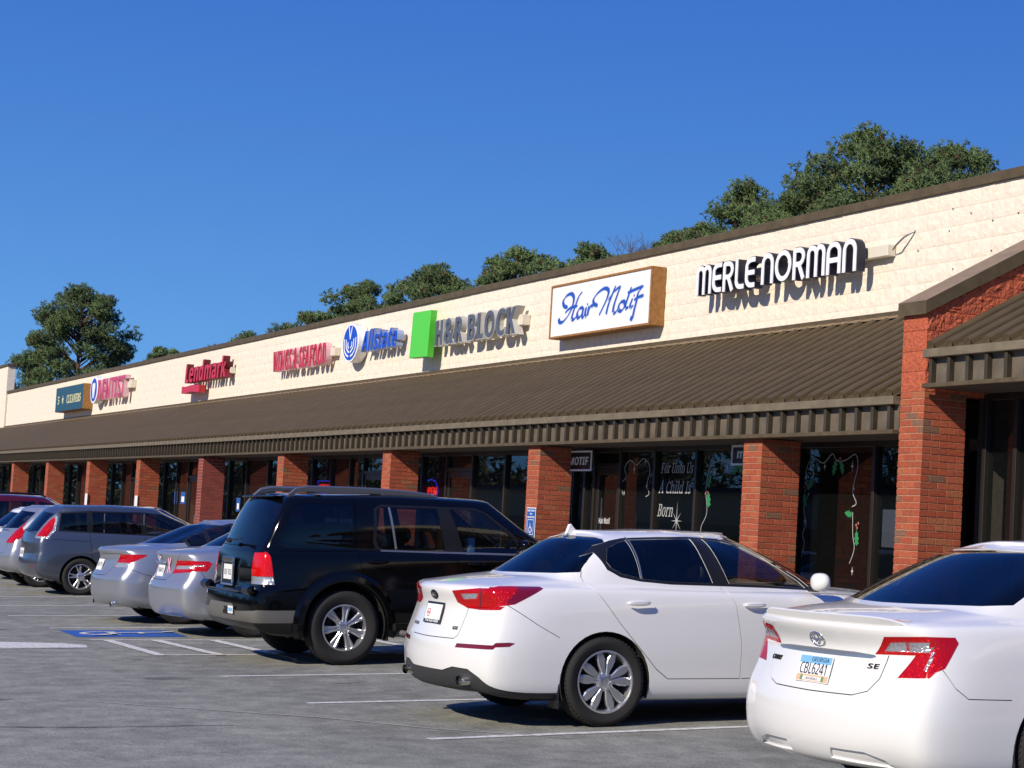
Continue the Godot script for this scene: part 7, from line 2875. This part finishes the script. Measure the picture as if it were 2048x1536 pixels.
func sedan_plain(car: Node3D, spec: Dictionary) -> void:
	# shared assembly of the two silver cars
	var zr: float = spec.zr
	var wb: float = spec.wb
	var net := body_net(sedan_rows(spec.rows), SEDAN_V, spec.get("detail", 1.0))
	var c := []
	cut(c, "void", "a", circle_poly(zr, 0.33, 0.37))
	cut(c, "void", "a", circle_poly(zr - wb, 0.33, 0.37))
	for q in spec.cuts:
		cut(c, q[0], q[1], v2(q[2]), q[3])
	for q in spec.grooves:
		groove(c, q[0], v2(q[1]))
	var d := cut_body(net, c, [-0.9, -3.4])
	assemble(car, d, spec.paint, [["tail_lamp", "tail_lamp", mats.lamp_red, "pair"], ["clear_lamp", "reversing_lamp", mats.lamp_clear, "pair"], ["chrome_strip", "chrome_strip", mats.chrome, "both"], ["gap", "shut_lines", mats.gap, "both"], ["quarter_glass", "quarter_window", mats.car_glass_mid, "pair"], ["rear_door_glass", "rear_door_window", mats.car_glass_mid, "pair"], ["front_door_glass", "front_door_window", mats.car_glass_mid, "pair"], ["window_surround", "window_surround", mats.trim_black, "pair"], ["rear_window", "rear_window", mats.car_glass, "both"], ["windscreen", "windscreen", mats.car_glass_mid, "both"]])
	wheel_wells(car, 0.366, 0.33, zr, wb, 0.50, 0.885)
	floor_pan(car, 0.85, -0.30, -4.7, 0.20, zr, wb, 0.37)
	add_wheels(car, spec.get("wheel", "ten"), 0.328, 0.222, 0.105, 0.895, zr, wb, mats.rim_silver, 40)
	add_handle(car, 0.895, 0.90, spec.get("handle", -1.4), spec.paint, spec.paint)
	mirror_part(car, 0.83, 1.0, -2.9, spec.paint)
	seats(car, [[0.37, -0.05, -1.5], [-0.37, -0.05, -1.5], [0.37, -0.03, -2.4], [-0.37, -0.03, -2.4]], mats.seat_grey)
	var pl := on_tail(net, "licence_plate", car, 0.0, spec.plate_y, 0.008)
	var pb := MB.new()
	pb.cbox(Vector3(-0.1525, -0.0765, -0.004), Vector3(0.1525, 0.0765, 0.002), 0.0008)
	put("plate", pb.mesh(), mats.plate_white, pl)
	flat_text(pl, "plate_number", spec.plate, font("sans"), 0.058, Vector3(-0.13, -0.028, 0.0026), 0.26, mats.plate_ink, 0.001)
	var em := MB.new()
	em.lathe(PackedVector2Array([Vector2(0.0005, 0.008), Vector2(0.8, 0.007), Vector2(1.0, 0.0)]), 24, rot(Vector3.RIGHT, 90))
	var eo := put("badge_disc", em.mesh(), mats.chrome, on_tail(net, "emblem", car, 0.0, spec.emblem_y, 0.0))
	eo.scale = Vector3(0.055, 0.04, 1)
	if spec.has("ribbon"):
		var rb := MB.new()
		var loop := [Vector2(-0.045, -0.13), Vector2(-0.01, -0.03), Vector2(0.028, 0.05), Vector2(0.025, 0.092), Vector2(0.0, 0.105), Vector2(-0.025, 0.092), Vector2(-0.028, 0.05), Vector2(0.010, -0.03), Vector2(0.045, -0.125)]
		var polys := []
		for q in Geometry2D.offset_polyline(smooth_path(loop, 5), 0.014, Geometry2D.JOIN_ROUND, Geometry2D.END_BUTT):
			polys.append(q)
		for p in solid_pieces(polys):
			rb.prism(p, 0.0015)
		put("ribbon_print", rb.mesh(), mats.ribbon, on_tail(net, "ribbon_sticker", car, 0.29, 0.855, 0.014))


func car_silver_ribbon() -> void:
	var car := place_car("silver_sedan", "silver sedan with a pink ribbon sticker on its boot, beside the black vehicle", -24.15, -5.95, 0.0)
	sedan_plain(car, {"zr": -1.03, "wb": 2.775, "ribbon": true, "paint": mats.silver_car, "plate": "PXH4410", "plate_y": 0.775, "plate_z": -0.05, "emblem_y": 0.93, "emblem_z": -0.078,
		"rows": {"L": 4.81, "W": 0.905, "H": 1.44, "deck": 1.015, "gz0": -0.60, "gz1": -1.28, "gy0": 1.06, "hood": 1.3, "wz1": -2.7, "tail": [-0.004, -0.085, -0.105, -0.075], "bow": 0.10, "rc": 0.22},
		"cuts": [["clear_lamp", "r", [0.47, 0.845, 0.45, 0.80, 0.98, 0.822, 0.98, 0.858], -0.003], ["clear_lamp", "s", [0.1, 0.822, -0.40, 0.845, -0.42, 0.862, 0.1, 0.858], -0.003],
			["tail_lamp", "r", [0.46, 0.905, 0.40, 0.745, 0.55, 0.757, 0.98, 0.792, 0.98, 0.915], -0.002], ["tail_lamp", "s", [0.2, 0.792, -0.20, 0.785, -0.43, 0.785, -0.50, 0.875, -0.46, 0.905, 0.2, 0.915], -0.002],
			["rear_door_glass", "s", [-1.22, 1.26, -1.16, 1.13, -1.35, 1.075, -2.02, 1.045, -1.95, 1.37, -1.5, 1.365], 0.005], ["front_door_glass", "s", [-2.12, 1.04, -2.95, 1.01, -2.62, 1.24, -2.35, 1.355, -2.05, 1.37], 0.005],
			["window_surround", "s", [-1.20, 1.28, -1.12, 1.12, -1.33, 1.055, -2.02, 1.025, -3.02, 0.99, -2.64, 1.26, -2.36, 1.372, -1.95, 1.388, -1.48, 1.382], 0.003],
			["rear_window", "g", [-0.01, 1.075, 0.60, 1.08, 0.71, 1.10, 0.64, 1.27, 0.56, 1.365, -0.01, 1.385], 0.004], ["windscreen", "w", [-0.01, 1.01, 0.66, 1.0, 0.55, 1.36, -0.01, 1.38], 0.004]],
		"grooves": [["r", [-0.01, 0.665, 0.33, 0.67, 0.37, 0.72, 0.40, 0.75]], ["s", [-0.36, 0.785, -0.42, 0.69, -0.66, 0.66]], ["s", [-1.10, 1.1, -1.28, 0.8, -1.5, 0.42, -1.6, 0.33, -2.18, 0.33, -2.12, 0.9]], ["r", [0.47, 0.905, 0.56, 0.99, 0.62, 1.02]]]})
	var ds := MB.new()
	ds.cbox(Vector3(-0.21, 0.855, -0.10), Vector3(0.21, 0.88, -0.068), 0.008)
	put("lid_strip", ds.mesh(), mats.silver_car, car)


func car_silver_coupe() -> void:
	var car := place_car("silver_coupe", "silver two-door with low red lamps and twin tail pipes, left of the ribboned sedan", -26.80, -5.78, 0.0)
	sedan_plain(car, {"zr": -0.98, "wb": 2.74, "paint": mats.silver_car_b, "plate": "BKT7719", "plate_y": 0.755, "plate_z": -0.05, "emblem_y": 0.90, "emblem_z": -0.078, "handle": -1.95, "wheel": "five_pair",
		"rows": {"L": 4.78, "W": 0.91, "H": 1.375, "deck": 0.99, "gz0": -0.60, "gz1": -1.38, "gy0": 1.03, "hood": 1.3, "wz1": -2.62, "tail": [-0.006, -0.09, -0.11, -0.075], "bow": 0.12, "rc": 0.26},
		"cuts": [["clear_lamp", "r", [0.50, 0.795, 0.47, 0.735, 0.98, 0.745, 0.98, 0.80], -0.002], ["clear_lamp", "s", [0.1, 0.745, -0.25, 0.755, -0.31, 0.795, 0.1, 0.80], -0.002],
			["tail_lamp", "r", [0.55, 0.905, 0.50, 0.797, 0.98, 0.802, 0.98, 0.91], -0.002], ["tail_lamp", "s", [0.2, 0.802, -0.32, 0.80, -0.52, 0.895, -0.50, 0.908, 0.2, 0.91], -0.002],
			["quarter_glass", "s", [-1.075, 1.09, -1.12, 1.03, -1.36, 1.02, -1.33, 1.21, -1.20, 1.175], 0.005], ["front_door_glass", "s", [-1.40, 1.02, -2.85, 0.99, -2.45, 1.22, -2.2, 1.30, -1.75, 1.305, -1.37, 1.225], 0.005],
			["window_surround", "s", [-1.04, 1.095, -1.10, 1.005, -1.4, 0.998, -2.95, 0.97, -2.47, 1.24, -2.21, 1.322, -1.74, 1.328, -1.35, 1.245, -1.18, 1.195], 0.003],
			["rear_window", "g", [-0.01, 1.045, 0.58, 1.05, 0.69, 1.07, 0.63, 1.20, 0.54, 1.30, -0.01, 1.325], 0.004], ["windscreen", "w", [-0.01, 0.99, 0.64, 0.98, 0.53, 1.29, -0.01, 1.31], 0.004]],
		"grooves": [["r", [-0.01, 0.625, 0.38, 0.63, 0.44, 0.70, 0.46, 0.735]], ["r", [-0.01, 0.905, 0.56, 0.91]], ["s", [-0.27, 0.735, -0.45, 0.66, -0.62, 0.62]], ["s", [-1.40, 1.0, -1.46, 0.6, -1.55, 0.36, -2.75, 0.36, -2.8, 0.97]]]})
	exhaust_tip(car, 0.52, 0.25, -0.24, 0.05, 0.035)
	exhaust_tip(car, -0.52, 0.25, -0.24, 0.05, 0.035)


func hatch_build(car: Node3D, spec: Dictionary) -> void:
	var zr: float = spec.zr
	var wb: float = spec.wb
	var ra: float = spec.get("arch", 0.355)
	var R: float = spec.get("R", 0.315)
	var net := body_net(wagon_rows(spec.rows), WAGON_V, spec.get("detail", 1.0))
	var c := []
	cut(c, "void", "a", circle_poly(zr, R, ra))
	cut(c, "void", "a", circle_poly(zr - wb, R, ra))
	for q in spec.cuts:
		cut(c, q[0], q[1], v2(q[2]), q[3])
	for q in spec.grooves:
		groove(c, q[0], v2(q[1]))
	var d := cut_body(net, c, [-0.4, -3.1])
	assemble(car, d, spec.paint, [["tail_lamp", "tail_lamp", mats.lamp_red, "pair"], ["clear_lamp", "lamp_surround", mats.lamp_clear, "pair"], ["reflector", "reflector", mats.lamp_deep, "pair"], ["gap", "shut_lines", mats.gap, "both"], ["quarter_glass", "quarter_window", spec.get("glass", mats.car_glass_mid), "pair"], ["rear_door_glass", "rear_door_window", spec.get("glass", mats.car_glass_mid), "pair"], ["front_door_glass", "front_door_window", spec.get("glass", mats.car_glass_mid), "pair"], ["window_surround", "window_surround", mats.trim_black, "pair"], ["rear_window", "rear_window", mats.car_glass, "both"], ["windscreen", "windscreen", mats.car_glass_mid, "both"]])
	var W: float = spec.rows.W
	wheel_wells(car, ra - 0.004, R, zr, wb, 0.48, W - 0.025)
	floor_pan(car, W - 0.06, -0.3, -spec.rows.L + 0.1, 0.22, zr, wb, ra)
	add_wheels(car, spec.get("wheel", "five_pair"), R, R - 0.105, 0.10, W - 0.01, zr, wb, mats.rim_silver, 40)
	var pl := on_tail(net, "licence_plate", car, 0.0, spec.plate_y, 0.008)
	var pb := MB.new()
	pb.cbox(Vector3(-0.1525, -0.0765, -0.004), Vector3(0.1525, 0.0765, 0.002), 0.0008)
	put("plate", pb.mesh(), mats.plate_white, pl)
	flat_text(pl, "plate_number", spec.plate, font("sans"), 0.058, Vector3(-0.13, -0.028, 0.0026), 0.26, mats.plate_ink, 0.001)
	var b := MB.new()
	var wy: float = spec.rows.belt + 0.06
	b.tube(PackedVector3Array([Vector3(-0.02, wy, spec.wiper_z), Vector3(0.15, wy + 0.01, spec.wiper_z + 0.01), Vector3(0.4, wy + 0.03, spec.wiper_z)]), 0.012, 0.007, 8)
	put("rear_wiper", b.mesh(), mats.trim_black, car)


func car_grey_van() -> void:
	var car := place_car("grey_minivan", "dark grey minivan with tall red lamps beside the rear window", -34.77, -6.22, 0.0, 1.0, "minivan")
	hatch_build(car, {"zr": -0.86, "wb": 2.70, "paint": mats.grey_car, "plate": "AJR2206", "plate_y": 0.70, "plate_z": -0.008, "wiper_z": -0.07, "glass": mats.car_glass_mid, "R": 0.312,
		"rows": {"L": 4.5, "W": 0.865, "H": 1.525, "belt": 1.02, "hood": 1.0, "rake": 1.05, "hood_y": 0.98, "low": 0.21, "tail": [0.0, -0.02, -0.03, -0.035, -0.07, -0.40], "bow": 0.09, "rc": 0.18, "tumble": 0.075},
		"cuts": [["tail_lamp", "r", [0.61, 0.985, 0.585, 1.12, 0.60, 1.24, 0.66, 1.33, 0.98, 1.36, 0.98, 0.985], -0.004], ["tail_lamp", "s", [0.2, 0.985, -0.29, 0.985, -0.39, 1.10, -0.435, 1.27, -0.415, 1.34, -0.30, 1.36, 0.2, 1.36], -0.004],
			["clear_lamp", "r", [0.57, 0.95, 0.545, 1.12, 0.56, 1.27, 0.62, 1.375, 0.98, 1.40, 0.98, 0.95], -0.002], ["clear_lamp", "s", [0.2, 0.95, -0.31, 0.95, -0.43, 1.08, -0.475, 1.27, -0.455, 1.37, -0.40, 1.395, 0.2, 1.40], -0.002],
			["reflector", "r", [0.55, 0.475, 0.55, 0.505, 0.70, 0.51, 0.70, 0.48], 0.002],
			["quarter_glass", "s", [-0.50, 1.09, -0.965, 1.075, -0.955, 1.385, -0.535, 1.375], 0.005], ["rear_door_glass", "s", [-1.06, 1.07, -1.90, 1.03, -1.865, 1.385, -1.045, 1.40], 0.005], ["front_door_glass", "s", [-1.99, 1.03, -2.95, 0.99, -2.62, 1.22, -2.30, 1.35, -1.965, 1.39], 0.005],
			["window_surround", "s", [-0.485, 1.075, -1.95, 1.01, -3.02, 0.965, -2.63, 1.24, -2.30, 1.372, -1.9, 1.408, -1.0, 1.42, -0.515, 1.392], 0.003],
			["rear_window", "r", [-0.01, 1.06, 0.51, 1.07, 0.52, 1.2, 0.53, 1.37, -0.01, 1.41], 0.004], ["rear_window", "g", [-0.01, 1.06, 0.51, 1.07, 0.52, 1.2, 0.53, 1.37, -0.01, 1.41], 0.004], ["windscreen", "w", [-0.01, 1.05, 0.68, 1.03, 0.58, 1.44, -0.01, 1.46], 0.004]],
		"grooves": [["s", [-0.36, 0.94, -1.01, 0.905]], ["s", [-1.01, 1.44, -1.015, 0.9, -1.05, 0.62, -1.25, 0.36, -1.95, 0.34, -1.95, 1.45]], ["r", [-0.01, 0.59, 0.56, 0.60, 0.60, 0.7, 0.58, 0.95]], ["s", [-1.95, 0.34, -2.85, 0.36, -2.9, 0.95]]]})
	for zz in [-1.25, -1.93]:
		var b := MB.new()
		b.box(Vector3(0.772, 1.06, zz - 0.008), Vector3(0.782, 1.38, zz + 0.008))
		put("window_post", b.mesh(), mats.rim_grey, car)
	seats(car, [[0.35, 0.0, -0.95], [-0.35, 0.0, -0.95], [0.35, 0.0, -1.65], [-0.35, 0.0, -1.65], [0.35, 0.0, -2.4], [-0.35, 0.0, -2.4]], mats.seat_grey)


func car_far_row() -> void:
	var car := place_car("silver_hatchback", "small silver hatchback with arrow-shaped red lamps beyond the grey minivan", -37.85, -6.27, 0.0)
	hatch_build(car, {"zr": -0.72, "wb": 2.58, "paint": mats.silver_car, "plate": "RLD5031", "plate_y": 0.80, "plate_z": -0.03, "wiper_z": -0.12, "detail": 0.75,
		"rows": {"L": 4.1, "W": 0.84, "H": 1.50, "belt": 1.0, "hood": 0.95, "rake": 1.0, "hood_y": 0.98, "low": 0.2, "tail": [0.0, -0.02, -0.04, -0.07, -0.14, -0.52], "bow": 0.12, "rc": 0.22, "tumble": 0.085},
		"cuts": [["tail_lamp", "r", [0.47, 0.80, 0.54, 0.93, 0.57, 1.02, 0.60, 1.19, 0.98, 1.19, 0.98, 0.80], -0.004], ["tail_lamp", "s", [0.2, 0.80, -0.22, 0.82, -0.56, 0.99, -0.42, 1.03, -0.36, 1.19, 0.2, 1.19], -0.004],
			["quarter_glass", "s", [-0.62, 1.20, -0.95, 1.10, -0.98, 1.30, -0.72, 1.29], 0.005], ["rear_door_glass", "s", [-1.03, 1.08, -1.75, 1.03, -1.75, 1.37, -1.05, 1.35], 0.005], ["front_door_glass", "s", [-1.83, 1.03, -2.75, 0.99, -2.40, 1.22, -2.10, 1.34, -1.83, 1.37], 0.005],
			["window_surround", "s", [-0.58, 1.20, -0.95, 1.07, -1.75, 1.005, -2.82, 0.965, -2.41, 1.24, -2.10, 1.362, -1.8, 1.392, -1.05, 1.372, -0.70, 1.31], 0.003],
			["rear_window", "r", [-0.01, 1.06, 0.55, 1.07, 0.60, 1.2, 0.56, 1.36, -0.01, 1.40], 0.004], ["rear_window", "g", [-0.01, 1.06, 0.55, 1.07, 0.60, 1.2, 0.56, 1.36, -0.01, 1.40], 0.004], ["windscreen", "w", [-0.01, 1.05, 0.66, 1.03, 0.56, 1.42, -0.01, 1.44], 0.004]],
		"grooves": [["r", [-0.01, 0.60, 0.5, 0.61, 0.54, 0.8]]]})
	seats(car, [[0.35, 0.0, -1.3], [-0.35, 0.0, -1.3], [0.35, 0.0, -2.1], [-0.35, 0.0, -2.1]], mats.seat_cloth)
	car = place_car("white_hatchback", "white car whose roof alone shows at the left edge", -40.9, -6.5, 0.0)
	hatch_build(car, {"zr": -0.75, "wb": 2.6, "paint": mats.white_car, "plate": "QWE4127", "plate_y": 0.75, "plate_z": -0.02, "wiper_z": -0.12, "detail": 0.6,
		"rows": {"L": 4.2, "W": 0.86, "H": 1.45, "belt": 0.98, "hood": 1.0, "rake": 1.0, "hood_y": 0.95, "low": 0.2, "tail": [0.0, -0.02, -0.04, -0.07, -0.16, -0.62], "bow": 0.1, "rc": 0.2, "tumble": 0.09},
		"cuts": [["tail_lamp", "r", [0.55, 0.80, 0.60, 0.95, 0.98, 0.95, 0.98, 0.8], -0.003], ["tail_lamp", "s", [0.2, 0.8, -0.3, 0.82, -0.38, 0.95, 0.2, 0.95], -0.003], ["rear_door_glass", "s", [-0.75, 1.06, -1.75, 1.01, -1.75, 1.32, -1.0, 1.31], 0.005], ["front_door_glass", "s", [-1.83, 1.01, -2.75, 0.97, -2.40, 1.19, -2.10, 1.30, -1.83, 1.32], 0.005], ["rear_window", "r", [-0.01, 1.04, 0.6, 1.05, 0.56, 1.32, -0.01, 1.35], 0.004], ["rear_window", "g", [-0.01, 1.04, 0.6, 1.05, 0.56, 1.32, -0.01, 1.35], 0.004], ["windscreen", "w", [-0.01, 1.03, 0.66, 1.01, 0.56, 1.37, -0.01, 1.39], 0.004]],
		"grooves": [["r", [-0.01, 0.60, 0.5, 0.61, 0.54, 0.8]]]})
	car = place_car("maroon_suv", "maroon vehicle with dark roof rails farthest left in the row", -44.3, -6.0, 0.0, 1.0, "suv")
	hatch_build(car, {"zr": -1.0, "wb": 2.8, "paint": mats.maroon_car, "plate": "TUV8842", "plate_y": 0.85, "plate_z": -0.03, "wiper_z": -0.13, "detail": 0.6, "R": 0.36, "arch": 0.41,
		"rows": {"L": 4.7, "W": 0.92, "H": 1.70, "belt": 1.10, "hood": 1.2, "rake": 1.0, "hood_y": 1.05, "low": 0.26, "tail": [0.0, -0.015, -0.06, -0.07, -0.10, -0.45], "bow": 0.07, "rc": 0.16, "tumble": 0.09},
		"cuts": [["tail_lamp", "r", [0.66, 0.85, 0.66, 1.12, 1.0, 1.12, 1.0, 0.85], -0.003], ["tail_lamp", "s", [0.2, 0.85, -0.25, 0.85, -0.25, 1.12, 0.2, 1.12], -0.003], ["quarter_glass", "s", [-0.45, 1.17, -1.10, 1.15, -1.10, 1.54, -0.62, 1.53], 0.005], ["rear_door_glass", "s", [-1.2, 1.15, -2.05, 1.12, -2.05, 1.55, -1.2, 1.55], 0.005], ["front_door_glass", "s", [-2.13, 1.12, -3.05, 1.09, -2.75, 1.34, -2.45, 1.50, -2.13, 1.55], 0.005], ["rear_window", "r", [-0.01, 1.16, 0.68, 1.17, 0.64, 1.55, -0.01, 1.58], 0.004], ["rear_window", "g", [-0.01, 1.16, 0.68, 1.17, 0.64, 1.55, -0.01, 1.58], 0.004], ["windscreen", "w", [-0.01, 1.14, 0.7, 1.12, 0.6, 1.58, -0.01, 1.62], 0.004]],
		"grooves": [["r", [-0.01, 0.76, 0.6, 0.77]]]})
	for s in [1.0, -1.0]:
		var b := MB.new()
		b.tube(PackedVector3Array([Vector3(s * 0.60, 1.65, -0.6), Vector3(s * 0.60, 1.72, -0.7), Vector3(s * 0.60, 1.735, -1.4), Vector3(s * 0.60, 1.71, -2.2), Vector3(s * 0.60, 1.65, -2.3)]), 0.018, 0.018, 8)
		put("roof_rail", b.mesh(), mats.trim_black, car)
